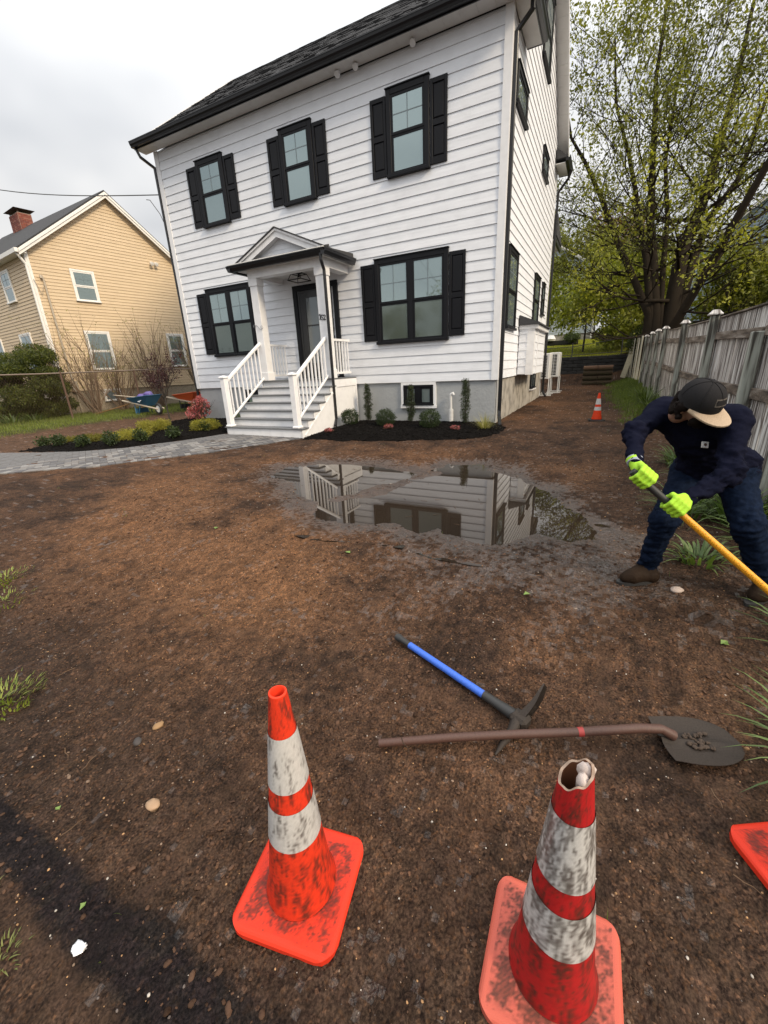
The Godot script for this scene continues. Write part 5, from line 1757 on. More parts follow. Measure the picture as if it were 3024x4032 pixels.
	foliage(yw, "foliage", yballs, 15000, clump(8, 0.09, 0.06, 0.3), Vector2(0.7, 1.3), Color(0.03, 0.048, 0.01), Color(0.15, 0.17, 0.022), 0.75)
	for q in [[-15.5, -0.3, 3.0, "tall bare shrub with yellow buds left of the blue wheelbarrow, before the first lower window"], [-15.2, -2.9, 3.1, "tall bare shrub behind the blue wheelbarrow with a yellow-green top"], [-14.8, -4.9, 3.0, "tall bare shrub beside the left corner of the white house"], [-15.7, -1.5, 2.2, "shorter bare shrub between the two taller ones before the tan wall"]]:
		var t := thing("bare_shrub", q[3], "shrub", Vector3(q[0], 0.1, q[1]), 0, "bare budding shrubs before the tan house")
		var sb := MB.new()
		var st := []
		for i in 24:
			branches(sb, Vector3(rr(-0.12, 0.12), 0, rr(-0.12, 0.12)), Vector3(rr(-0.5, 0.5), 1.1, rr(-0.5, 0.5)), q[2] * rr(0.55, 0.88), 0.024, 1, st, 0.4, 0.5)
		part(t, "stem", sb, M.bark_light)
		var bx_ := []
		var bc := []
		for p in st:
			for k in 2:
				if rng.randf() < 0.55: continue
				bx_.append(Transform3D(Basis.from_euler(Vector3(rr(0, 6), rr(0, 6), rr(0, 6))) * Basis.from_scale(Vector3.ONE * rr(0.5, 1.2)), p + Vector3(rr(-0.05, 0.05), rr(-0.05, 0.05), rr(-0.05, 0.05))))
				bc.append(mix(Color(0.16, 0.15, 0.03), Color(0.3, 0.3, 0.05)))
		baked(t, "young_leaves", clump(3, 0.05, 0.04, 0.5), bx_, bc)
	for q in [[-15.2, 2.6, "middle clump of green strap leaves in front of the evergreen bush"], [-15.3, 1.9, "clump of green strap leaves nearest the white downspout foot"], [-15.0, 3.5, "clump of green strap leaves at the very left edge before the evergreen"]]:
		tuft("lily_clump", q[2], Vector3(q[0], 0.1, q[1]), 70, 0.5, 0.03, Color(0.04, 0.07, 0.02), Color(0.14, 0.18, 0.05), "plant", "strap-leaf clumps by the evergreen", 0.3, 0.8)
	# hedge of low plants behind the lawn fence and at the end of the board fence
	round_shrub("end_bush", "dark low bush over the far end of the board fence", Vector3(4.2, 0.9, -13.4), Vector3(1.3, 0.95, 1.0), 5000, Color(0.03, 0.05, 0.012), Color(0.1, 0.12, 0.025), 0.08)
	round_shrub("bed_plant", "green leafy plant in the raised bed by the pale house", Vector3(0.0, 2.35, -21.9), Vector3(0.7, 0.3, 0.3), 600, Color(0.05, 0.08, 0.02), Color(0.13, 0.17, 0.04), 0.08)
	# trees farther back
	var f1 := Color(0.1, 0.12, 0.02); var f2 := Color(0.27, 0.27, 0.045)
	simple_tree("far_tree", "yellow-green tree up the slope right beside the pale house", "tree", Vector3(2.8, 1.2, -27), 7.5, 3.4, f1 * 1.5, f2 * 1.5, 3800, "trees up the slope")
	simple_tree("young_maple", "leafy young tree on the lawn before the pale house, left of the maple trunk", "tree", Vector3(0.9, 1.1, -17.2), 5.6, 2.3, f1 * 2.2, f2 * 2.3, 1100, "young trees on the lawn", 0.06)
	simple_tree("young_maple", "leafy young tree on the lawn nearest the white house's back corner", "tree", Vector3(-1.3, 1.3, -18.6), 5.4, 2.0, f1 * 2.2, f2 * 2.3, 900, "young trees on the lawn", 0.06)
	simple_tree("young_maple", "leafy young tree close behind the maple's many trunks", "tree", Vector3(3.4, 0.4, -17.0), 5.0, 2.2, f1 * 2.2, f2 * 2.3, 1100, "young trees on the lawn", 0.06)
	simple_tree("far_tree", "light green tree behind the pale house", "tree", Vector3(-2.5, 2.6, -36), 11, 4.2, f1 * 1.1, f2 * 1.2, 4200, "trees up the slope")
	simple_tree("far_tree", "russet young tree showing between the maple stems", "tree", Vector3(1.5, 2.6, -42), 12.5, 3.4, Color(0.14, 0.055, 0.03), Color(0.24, 0.12, 0.05), 2600, "trees up the slope")
	simple_tree("far_tree", "green tree right of the blue-grey house", "tree", Vector3(15.5, 2.0, -23), 9.0, 4.0, f1, f2, 4200, "trees up the slope")
	simple_tree("far_tree", "green bush-like tree before the blue-grey house", "tree", Vector3(7.6, 1.6, -17.5), 4.2, 2.4, f1 * 1.8, f2 * 1.8, 2400, "trees up the slope")
	simple_tree("far_tree", "leafy sapling over the fence near the front of the yard", "tree", Vector3(9.6, 1.2, -12.5), 4.4, 2.3, f1 * 1.7, f2 * 1.8, 2600, "trees up the slope")
	simple_tree("far_tree", "dark red tree peeking over the tan roof beside the white house", "tree", Vector3(-26, 0, -22), 11.0, 3.0, Color(0.06, 0.015, 0.02), Color(0.12, 0.03, 0.03), 2200)
	# trees over the street, which the windows reflect
	for q in [[-22, 42, 9.0, "tree across the street, farthest left as the windows mirror it"], [-12, 40, 11.0, "tall tree across the street mirrored in the left front window"], [-4, 43, 9.0, "rounded tree across the street opposite the porch"], [5, 40, 8.0, "low tree across the street opposite the right front window"], [14, 44, 11.5, "tallest tree across the street opposite the house corner"], [27, 42, 9.5, "tree across the street beyond the fence line"]]:
		simple_tree("street_tree", q[3], "tree", Vector3(q[0], -0.6, q[1]), q[2], q[2] * 0.5, f1, f2, 1500, "trees across the street")
	# grass
	grass("side_grass", "rough green grass strip along the board fence", Vector2(2.1, -13.0), Vector2(3.42, 1.5), 26000, func(x, z): return ss(2.35, 3.0, x + nz.get_noise_2d(x * 20, z * 20) * 0.5 + ss(-2, -8, z) * 0.25) * ss(1.5, -1.0, z), 0.13, Color(0.06, 0.1, 0.012), Color(0.17, 0.23, 0.03))
	grass("left_grass", "strip of grass between the drive and the chain-link fence", Vector2(-16.6, -6), Vector2(-11.5, 7.5), 42000, func(x, z): return ss(-11.6, -12.3, x + nz.get_noise_2d(x * 10, z * 10) * 0.6), 0.12, Color(0.09, 0.13, 0.02), Color(0.24, 0.27, 0.05))
	grass("lawn", "sunny sloping lawn above the retaining wall", Vector2(-8, -26), Vector2(5, -14.6), 70000, func(_x, _z): return 1.0, 0.09, Color(0.3, 0.33, 0.025), Color(0.5, 0.5, 0.045), 0.016)
	grass("yard_weeds", "thin weeds scattered over the bare earth", Vector2(-6, 2.6), Vector2(3.2, 9.2), 9000, func(x, z): return 0.75 * ss(0.42, 0.62, nz2.get_noise_2d(x * 9, z * 9)) * (0.0 if wet(x, z) > 0.05 else 1.0), 0.05, Color(0.09, 0.13, 0.025), Color(0.2, 0.22, 0.06), 0.004)
	for q in [[-2.55, 8.04, 260, "grass tuft at the left edge of the bare yard, the larger upper one"], [-2.1, 8.22, 110, "small grass tuft just below the larger one at the left edge"], [-0.86, 8.75, 300, "leafy weed patch at the left edge level with the first cone top"]]:
		tuft("grass_tuft", q[3], on(q[0], q[1], -0.01), q[2], 0.075, 0.01, Color(0.12, 0.18, 0.025), Color(0.34, 0.36, 0.08), "grass tuft", "grass tufts at the left edge", 0.2, 0.7)
	# strap-leaved lilies along the fence, lower right
	var l0 := Color(0.045, 0.085, 0.02); var l1 := Color(0.17, 0.24, 0.075)
	for q in [[3.15, 5.15, 60, 0.62, "dense clump of strap leaves behind the worker's legs"], [2.86, 5.0, 46, 0.5, "arching strap leaves left of the worker's back leg"], [3.25, 5.75, 46, 0.55, "clump of strap leaves between the worker and the fence"], [3.15, 4.3, 50, 0.7, "tall strap leaves by the fence behind the worker's hip"], [2.78, 6.02, 30, 0.26, "small sparse tuft of leaves beside the yellow shovel"], [3.18, 6.95, 34, 0.5, "strap leaf clump at the right edge below the worker's boot"], [3.02, 7.62, 34, 0.52, "strap leaf clump at the right edge by the shovel blade"], [3.0, 3.2, 60, 0.4, "green weeds by the fence behind the worker's arm"]]:
		tuft("lily_clump", q[4], on(q[0], q[1], -0.02), q[2] * 2, q[3] * 0.95, 0.024, l0, l1, "plant", "strap-leaf clumps by the fence", 0.16, 0.95)
	for q in [[0.22, 9.27, 70, "small weeds at the dark kerb in the bottom left corner"], [0.5, 9.3, 50, "sprig of weeds at the dark kerb right of the bottom left corner"]]:
		tuft("grass_tuft", q[3], on(q[0], q[1], -0.005), q[2], 0.045, 0.006, Color(0.1, 0.13, 0.03), Color(0.26, 0.26, 0.08), "grass tuft", "", 0.07, 0.9)
	for q in [[3.05, -2.8, 0.6, "tallest leafy weeds at the foot of the fence, left of the worker's shoulder"], [3.1, -1.2, 0.5, "leafy weeds at the fence foot just behind the worker's shoulder"], [3.15, -4.5, 0.45, "leafy weeds at the fence foot, farthest along towards the vinyl planks"]]:
		tuft("weed_clump", q[3], on(q[0], q[1]), 60, q[2], 0.03, Color(0.04, 0.07, 0.015), Color(0.1, 0.14, 0.03), "plant", "leafy weeds along the board fence", 0.2, 0.6)

# ---------------------------------------------------------------- things in the yard
# a traffic cone whose paint, collars and dirt are worn into its own surface
func cone(label: String, at: Vector3, turn: float, H: float, base: float, r0: float, r1: float, bands: Array, paint: Color, slab: Color, dirt: float, seed_: int, torn := false, dark_base := false, fine := 1.0) -> Node3D:
	var c := thing("traffic_cone", label, "traffic cone", at, turn, "traffic cones")
	var n1 := fnl(seed_, 22.0, 4)
	var n2 := fnl(seed_ + 1, 70.0, 3)
	var soil := Color(0.05, 0.032, 0.022)
	var stain := func(p: Vector3, q: Color, k: float) -> Color:
		var s := n1.get_noise_3d(p.x, p.y * 0.35, p.z) * 0.7 + 0.55 * n2.get_noise_3d(p.x * 1.2, p.y * 0.18, p.z * 1.2) + 0.45 * n2.get_noise_3d(p.x * 2.7, p.y * 1.1, p.z * 2.7)
		var w := clampf((s + k * 0.8 - 0.38) * 2.6, 0, 1) * 0.86
		return q.lerp(soil, w).lerp(q * 0.72, clampf(0.15 + n2.get_noise_3dv(p * 2.3) * 0.8, 0, 0.5))
	var rad := func(y: float) -> float:
		return lerpf(r0, r1, y / H) + 0.022 * exp(-y * 28.0)
	# shell
	var shell := MB.new()
	var sleeves := []
	var rows := int(H * 130 * fine)
	var seg := int(72 * fine)
	var lip := func(a: float) -> float:
		return H + (0.0 if not torn else -0.014 + 0.026 * sin(a * 1.0 + 1.2) + 0.004 * sin(a * 3.0) + 0.003 * sin(a * 7.0))
	var build := func(b: MB, y0: float, y1: float, out: float, col: Color, k: float, end: bool) -> void:
		var m := maxi(2, int((y1 - y0) / H * rows))
		for i in m:
			for j in seg:
				var pts := []
				var ns := []
				for q in [[i, j], [i, j + 1], [i + 1, j + 1], [i + 1, j]]:
					var a: float = TAU * q[1] / seg
					var y := lerpf(y0, y1, float(q[0]) / m)
					if end: y = lerpf(y0, lip.call(a), float(q[0]) / m)
					var r: float = rad.call(y) + out
					pts.append(Vector3(cos(a) * r, y, -sin(a) * r))
					ns.append(Vector3(cos(a), (r0 - r1) / H, -sin(a)).normalized())
				b.quadc(pts, ns, pts.map(func(p): return stain.call(p, col, k)))
	build.call(shell, 0.03, H, 0.0, paint, dirt, true)
	# rolled rim and the dark inside
	if not torn:
		shell.col = paint
		shell.lathe([Vector2(r1, H - 0.004), Vector2(r1 - 0.001, H + 0.004), Vector2(r1 - 0.006, H + 0.006), Vector2(r1 - 0.009, H), Vector2(r1 - 0.007, H - 0.12)], seg)
	else:
		shell.col = Color(0.42, 0.3, 0.22)
		for j in seg:
			var a0 := TAU * j / seg; var a1 := TAU * (j + 1) / seg
			var y0: float = lip.call(a0); var y1: float = lip.call(a1)
			var e0 := Vector3(cos(a0), 0, -sin(a0)); var e1 := Vector3(cos(a1), 0, -sin(a1))
			var o0: Vector3 = e0 * rad.call(y0) + Vector3.UP * y0; var o1: Vector3 = e1 * rad.call(y1) + Vector3.UP * y1
			shell.col = Color(0.42, 0.3, 0.22)
			shell.quad(o0, o1, o1 - e1 * 0.006, o0 - e0 * 0.006)
			shell.col = Color(0.2, 0.085, 0.045)
			shell.quad(o0 - e0 * 0.006, o1 - e1 * 0.006, o1 - e1 * 0.008 - Vector3.UP * 0.12, o0 - e0 * 0.008 - Vector3.UP * 0.12)
		shell.col = Color(0.62, 0.52, 0.47)
		shell.blob(Vector3(r1 * 0.55, H - 0.01, -0.012), Vector3(0.02, 0.024, 0.014), 6, 9, 0.5, nz)
		shell.blob(Vector3(r1 * 0.35, H - 0.018, 0.012), Vector3(0.014, 0.02, 0.016), 6, 9, 0.5, nz)
	part(c, "shell", shell, M.paint)
	for q in bands:
		var b := MB.new()
		build.call(b, q[0], q[1], 0.0022, Color(0.66, 0.64, 0.61), dirt * (1.15 if torn else 0.62) + 0.02, false)
		part(c, "reflective_collar", b, M.reflect)
	# the square foot, a grid so that the dirt lies where it lies
	var f := MB.new()
	var g := int(64 * fine)
	var hb := base / 2
	var cr := 0.058
	var clampc := func(u: float, v: float) -> Vector2:
		var q := Vector2(u, v) * hb
		var k := Vector2(maxf(absf(q.x) - (hb - cr), 0), maxf(absf(q.y) - (hb - cr), 0))
		if k.length() > cr:
			k = k.normalized() * cr
			q = Vector2(signf(q.x) * (hb - cr + k.x), signf(q.y) * (hb - cr + k.y))
		return q
	var hgt := func(q: Vector2) -> float:
		var e := maxf(absf(q.x), absf(q.y))
		return 0.02 + 0.006 * ss(0.17, 0.13, q.length()) - 0.004 * ss(hb - 0.014, hb - 0.004, e) - 0.006 * ss(hb - 0.004, hb, e)
	var sc := Color(0.02, 0.02, 0.02) if dark_base else slab
	for i in g:
		for j in g:
			var p := []
			for q in [[i, j + 1], [i + 1, j + 1], [i + 1, j], [i, j]]:
				var w: Vector2 = clampc.call(2.0 * q[0] / g - 1, 2.0 * q[1] / g - 1)
				p.append(Vector3(w.x, hgt.call(w), w.y))
			var up := Vector3.UP
			f.col = sc
			if maxf(absf(p[0].x), absf(p[0].z)) < hb - 0.02 and maxf(absf(p[2].x), absf(p[2].z)) < hb - 0.02:
				f.quadc(p, [up, up, up, up], p.map(func(v): return stain.call(v * 0.7 + Vector3(5, 0, 3), sc, dirt * 1.15 + 0.22 - 0.6 * ss(hb - 0.06, hb - 0.012, maxf(absf(v.x), absf(v.z))))))
			else:
				f.quad(p[0], p[1], p[2], p[3])
	f.col = sc
	var ring := []
	for i in 64:
		var a := TAU * i / 64
		var k := 1.0 / maxf(absf(cos(a)), absf(sin(a)))
		ring.append(clampc.call(cos(a) * k, sin(a) * k))
	for i in 64:
		var a: Vector2 = ring[i]; var b: Vector2 = ring[(i + 1) % 64]
		f.quad(Vector3(b.x, -0.01, b.y), Vector3(a.x, -0.01, a.y), Vector3(a.x, hgt.call(a), a.y), Vector3(b.x, hgt.call(b), b.y))
	part(c, "foot", f, M.paint)
	return c

func slope_basis(x: float, z: float, turn: float) -> Basis:
	var n := Vector3(g0(x - 0.15, z) - g0(x + 0.15, z), 0.3, g0(x, z - 0.15) - g0(x, z + 0.15)).normalized()
	var d := Vector3(cos(turn), 0, -sin(turn))
	d = (d - n * d.dot(n)).normalized()
	return Basis(d, n, d.cross(n))

func build_cones() -> void:
	var orange := Color(0.84, 0.055, 0.022)
	var a := cone("clean bright orange traffic cone with two spotted white bands, left of the tools", Vector3(1.268, g0(1.268, 8.725) + 0.012, 8.725), 0.2, 0.855, 0.362, 0.112, 0.026, [[0.53, 0.725], [0.305, 0.455]], orange, Color(0.8, 0.05, 0.022), 0.55, 5)
	a.rotation = Vector3(0.02, 0.2, -0.042)
	a = cone("worn red traffic cone with a torn tip and scuffed bands, nearest the bottom edge", Vector3(2.066, g0(2.066, 8.59) + 0.012, 8.59), 0.02, 0.8, 0.362, 0.114, 0.034, [[0.475, 0.68], [0.245, 0.395]], Color(0.5, 0.022, 0.022), Color(0.6, 0.13, 0.09), 0.6, 15, true)
	a.rotation = Vector3(0.02, 0.02, 0.012)
	cone("traffic cone at the lower right edge, only its dirty orange foot in view", Vector3(2.815, g0(2.815, 8.04) + 0.012, 8.04), -1.05, 0.8, 0.362, 0.112, 0.028, [[0.475, 0.68], [0.245, 0.395]], orange, Color(0.8, 0.05, 0.022), 0.6, 25)
	cone("small bright traffic cone on a black foot in the side yard, near the turf rolls", Vector3(2.007, 0.0, -0.85), 0.1, 0.57, 0.33, 0.1, 0.022, [[0.34, 0.46], [0.215, 0.29]], Color(0.86, 0.07, 0.02), orange, 0.02, 35, false, true, 0.5)

func build_tools() -> void:
	# pick mattock lying with its blue handle towards the house
	var hd := Vector3(1.845, -0.28, 7.825)
	var butt := Vector3(1.085, g0(1.085, 7.52) + 0.03, 7.52)
	var p := thing("pick_mattock", "blue-handled pick mattock lying on the earth under the shovel handle", "pick")
	var d := (hd - butt).normalized()
	var b := MB.new()
	b.tube([butt + d * 0.1, butt + d * 0.35, butt + d * 0.62], [0.019, 0.019, 0.0195], 14)
	part(p, "handle_sleeve", b, M.blue)
	b = MB.new()
	b.tube([butt - d * 0.012, butt, butt + d * 0.014, butt + d * 0.03, butt + d * 0.101], [0.019, 0.023, 0.023, 0.018, 0.018], 12)
	part(p, "grip", b, M.black_rubber)
	b = MB.new()
	b.tube([butt + d * 0.619, butt + d * 0.7, butt + d * 0.76, hd + d * 0.03], [0.0215, 0.023, 0.027, 0.029], 12)
	part(p, "collar", b, M.black_rubber)
	# steel head: an adze blade rising, a pick point going down under the shovel
	b = MB.new()
	b.cbox(hd, Vector3(0.075, 0.085, 0.06), 0.015, along(d))
	var up := Vector3(1.93, -0.165, 7.69)
	var side := d.cross(up - hd).normalized()
	var n := 8
	for i in n:
		var f0 := float(i) / n; var f1 := float(i + 1) / n
		var q := []
		for f in [f0, f1]:
			var c: Vector3 = hd.lerp(up, f) + d * (0.012 * sin(f * PI))
			var w: float = lerpf(0.024, 0.04, f) * (1.0 if f < 0.75 else 1.0 - 1.6 * (f - 0.75))
			var t := lerpf(0.018, 0.003, f)
			q.append([c, w, t])
		var ax := (up - hd).normalized()
		var nn := ax.cross(side).normalized()
		var P := []
		for k in q:
			P.append([k[0] - side * k[1] - nn * k[2], k[0] + side * k[1] - nn * k[2], k[0] + side * k[1] + nn * k[2], k[0] - side * k[1] + nn * k[2]])
		b.quad(P[0][0], P[0][1], P[1][1], P[1][0]); b.quad(P[0][2], P[0][3], P[1][3], P[1][2])
		b.quad(P[0][1], P[0][2], P[1][2], P[1][1]); b.quad(P[0][3], P[0][0], P[1][0], P[1][3])
		b.quad(P[0][1], P[0][0], P[1][0], P[1][1]); b.quad(P[0][3], P[0][2], P[1][2], P[1][3])
		if i == n - 1: b.quad(P[1][0], P[1][1], P[1][2], P[1][3])
	b.tube([hd - d * 0.01, Vector3(1.825, -0.285, 7.9), Vector3(1.795, -0.312, 7.96), Vector3(1.775, g0(1.775, 8.01) + 0.008, 8.01)], [0.03, 0.023, 0.015, 0.004], 6)
	part(p, "head", b, M.steel_dirty)
	# long-handled shovel lying across it
	var s := thing("shovel", "rusty round-point shovel lying on its back, handle across the pick", "shovel")
	var e := Vector3(1.285, g0(1.285, 8.165) + 0.022, 8.165)
	var sk := Vector3(2.40, g0(2.40, 7.685) + 0.075, 7.685)
	var m := e.lerp(sk, 0.52) + Vector3(0, 0.012, 0)
	b = MB.new()
	b.tube([e, e.lerp(m, 0.5) + Vector3(0, 0.006, 0), m, m.lerp(sk, 0.42)], [0.0175, 0.018, 0.0185, 0.0185], 14)
	part(s, "shaft", b, M.rust_wood)
	b = MB.new()
	b.tube([m.lerp(sk, 0.41), m.lerp(sk, 0.45)], [0.0195, 0.0195], 14)
	part(s, "red_ring", b, M.red_paint)
	b = MB.new()
	b.tube([m.lerp(sk, 0.44), m.lerp(sk, 0.85) + Vector3(0, 0.008, 0), sk + Vector3(0.0, 0.0, 0.0), sk + Vector3(0.05, -0.03, -0.015)], [0.019, 0.0195, 0.019, 0.022], 14)
	part(s, "socket", b, M.rust_wood)
	# dished blade
	b = MB.new()
	var o := Vector3(2.405, g0(2.41, 7.68) + 0.02, 7.69)
	var ax := Vector3(0.31, 0.008, -0.115).normalized()
	var sd := Vector3(0.36, 0.02, 0.93)
	sd = (sd - ax * sd.dot(ax)).normalized()
	var nn := sd.cross(ax).normalized()
	if nn.y < 0: nn = -nn
	var grid := []
	for i in 17:
		var row := []
		var f := i / 16.0
		var w := 0.122 * (1.0 if f < 0.45 else sqrt(maxf(0.0, 1.0 - pow((f - 0.45) / 0.55, 2.0)))) + 0.002
		w *= 0.92 + 0.08 * ss(0, 0.3, f)
		for j in 13:
			var u := j / 6.0 - 1.0
			var q := o + ax * (f * 0.31) + sd * (u * w)
			q += nn * (0.016 * u * u * (w / 0.11) + 0.02 * (1.0 - f) * ss(0.25, 0.0, absf(u)) - 0.008 * sin(f * PI))
			row.append(q)
		grid.append(row)
	for i in 16:
		for j in 12:
			b.quad(grid[i][j], grid[i][j + 1], grid[i + 1][j + 1], grid[i + 1][j])
			var k := -nn * 0.003
			b.quad(grid[i][j + 1] + k, grid[i][j] + k, grid[i + 1][j] + k, grid[i + 1][j + 1] + k)
	for j in 12:
		var k := -nn * 0.003
		b.quad(grid[0][j] + k, grid[0][j + 1] + k, grid[0][j + 1], grid[0][j])
	for i in 16:
		var k := -nn * 0.003
		b.quad(grid[i][0] + k, grid[i][0], grid[i + 1][0], grid[i + 1][0] + k)
		b.quad(grid[i][12], grid[i][12] + k, grid[i + 1][12] + k, grid[i + 1][12])
	part(s, "blade", b, M.steel_dirty)
	b = MB.new()
	for i in 40:
		b.blob(o + ax * rr(0.1, 0.2) + sd * rr(-0.04, 0.04) + nn * 0.004, Vector3(rr(0.004, 0.013), rr(0.004, 0.008), rr(0.004, 0.013)), 5, 7, 0.3, nz)
	part(s, "clod", b, M.mud)

func wheelbarrow(called_label: String, at: Vector3, turn: float, tub: Material, leg: Material, group: String) -> Node3D:
	var w := thing("wheelbarrow", called_label, "wheelbarrow", at, turn, group)
	var b := MB.new()
	# tub, open at the top; x points to the wheel
	var lo := [Vector3(-0.28, 0.34, 0.18), Vector3(0.3, 0.3, 0.15), Vector3(0.3, 0.3, -0.15), Vector3(-0.28, 0.34, -0.18)]
	var hi := [Vector3(-0.55, 0.57, 0.33), Vector3(0.6, 0.66, 0.3), Vector3(0.6, 0.66, -0.3), Vector3(-0.55, 0.57, -0.33)]
	var k := 0.015
	b.quad(lo[3], lo[2], lo[1], lo[0])
	for i in 4:
		var j := (i + 1) % 4
		b.quad(lo[i], lo[j], hi[j], hi[i])
		b.quad(lo[j] + Vector3(0, k, 0), lo[i] + Vector3(0, k, 0), hi[i] * Vector3(0.97, 1, 0.95), hi[j] * Vector3(0.97, 1, 0.95))
		b.quad(hi[i] * Vector3(0.97, 1, 0.95), hi[i], hi[j], hi[j] * Vector3(0.97, 1, 0.95))
	b.quad(lo[0] + Vector3(0, k, 0), lo[1] + Vector3(0, k, 0), lo[2] + Vector3(0, k, 0), lo[3] + Vector3(0, k, 0))
	b.tube([hi[0], hi[1], hi[2], hi[3], hi[0]], 0.014, 6)
	part(w, "tub", b, tub)
	for s in [-1, 1]:
		var h := MB.new()
		var a := Vector3(-0.95, 0.5, s * 0.28); var e := Vector3(0.85, 0.2, s * 0.12)
		h.cbox((a + e) / 2, Vector3(0.04, (e - a).length(), 0.045), 0.008, along(e - a))
		part(w, "handle", h, M.pale_wood)
		var l := MB.new()
		l.tube([Vector3(-0.35, 0.38, s * 0.2), Vector3(-0.3, 0.02, s * 0.24), Vector3(-0.12, 0.02, s * 0.24), Vector3(-0.02, 0.34, s * 0.2)], 0.018, 6)
		part(w, "leg", l, leg)
	var br := MB.new()
	br.box(Vector3(-0.32, 0.06, -0.22), Vector3(-0.29, 0.22, 0.22))
	part(w, "brace", br, leg)
	var ty := MB.new()
	var tor := []
	for i in 17:
		var a := TAU * i / 16
		tor.append(Vector3(0.72 + cos(a) * 0.15, 0.19 + sin(a) * 0.15, 0))
	ty.tube(tor, 0.042, 8)
	var wh := part(w, "wheel", ty, M.black_rubber)
	var ri := MB.new()
	ri.lathe([Vector2(0.001, -0.02), Vector2(0.11, -0.025), Vector2(0.115, 0.025), Vector2(0.001, 0.02)], 14, Transform3D(Basis(Vector3.RIGHT, PI / 2), Vector3(0.72, 0.19, 0)))
	part(wh, "rim", ri, M.enamel)
	return w

func build_wheelbarrows() -> void:
	var a := wheelbarrow("blue wheelbarrow loaded with purple bags and tools, by the chain-link fence", Vector3(-12.45, 0.1, -0.3), -0.06, M.blue_paint, M.blue_paint, "wheelbarrows")
	# a pale hand-lettered emblem on the tub
	var em := MB.new()
	for q in [[0.05, 0.47, 0.11], [0.16, 0.49, 0.1], [0.1, 0.45, 0.06]]:
		em.obox(Vector3(q[0], q[1], 0.262), Vector3(q[2], 0.03, 0.004), Basis(Vector3.RIGHT, -0.55) * Basis(Vector3.BACK, 0.25))
	part(a, "emblem", em, M.trim)
	wheelbarrow("orange wheelbarrow parked behind the purple tree, nearest the white house", Vector3(-12.1, 0.1, -1.9), 0.0, M.orange_paint, M.black_rubber, "wheelbarrows")
	var bag := MB.new()
	for q in [[-12.3, 0.73, -0.35, 0.2], [-12.1, 0.78, -0.25, 0.17], [-12.5, 0.7, -0.25, 0.18]]:
		bag.blob(Vector3(q[0], q[1], q[2]), Vector3(q[3], q[3] * 0.65, q[3] * 0.8), 9, 13, 0.35, nz)
	tag(part(self, "plastic_bag", bag, M.purple), "crumpled purple plastic bags heaped in the blue wheelbarrow", "bag")
	var rk := MB.new()
	rk.tube([Vector3(-14.3, 0.78, -0.35), Vector3(-12.4, 0.66, -0.3)], 0.018, 7)
	tag(part(self, "tool_handle", rk, M.pale_wood), "pale wooden tool handle sticking out left of the blue wheelbarrow", "tool handle")
	var r2 := MB.new()
	r2.tube([Vector3(-15.0, 0.12, 0.1), Vector3(-13.4, 0.42, -0.1), Vector3(-12.6, 0.6, -0.2)], 0.016, 7)
	tag(part(self, "rake_handle", r2, M.orange_wood), "thin orange-brown rake handle slanting from the grass onto the blue wheelbarrow", "rake")

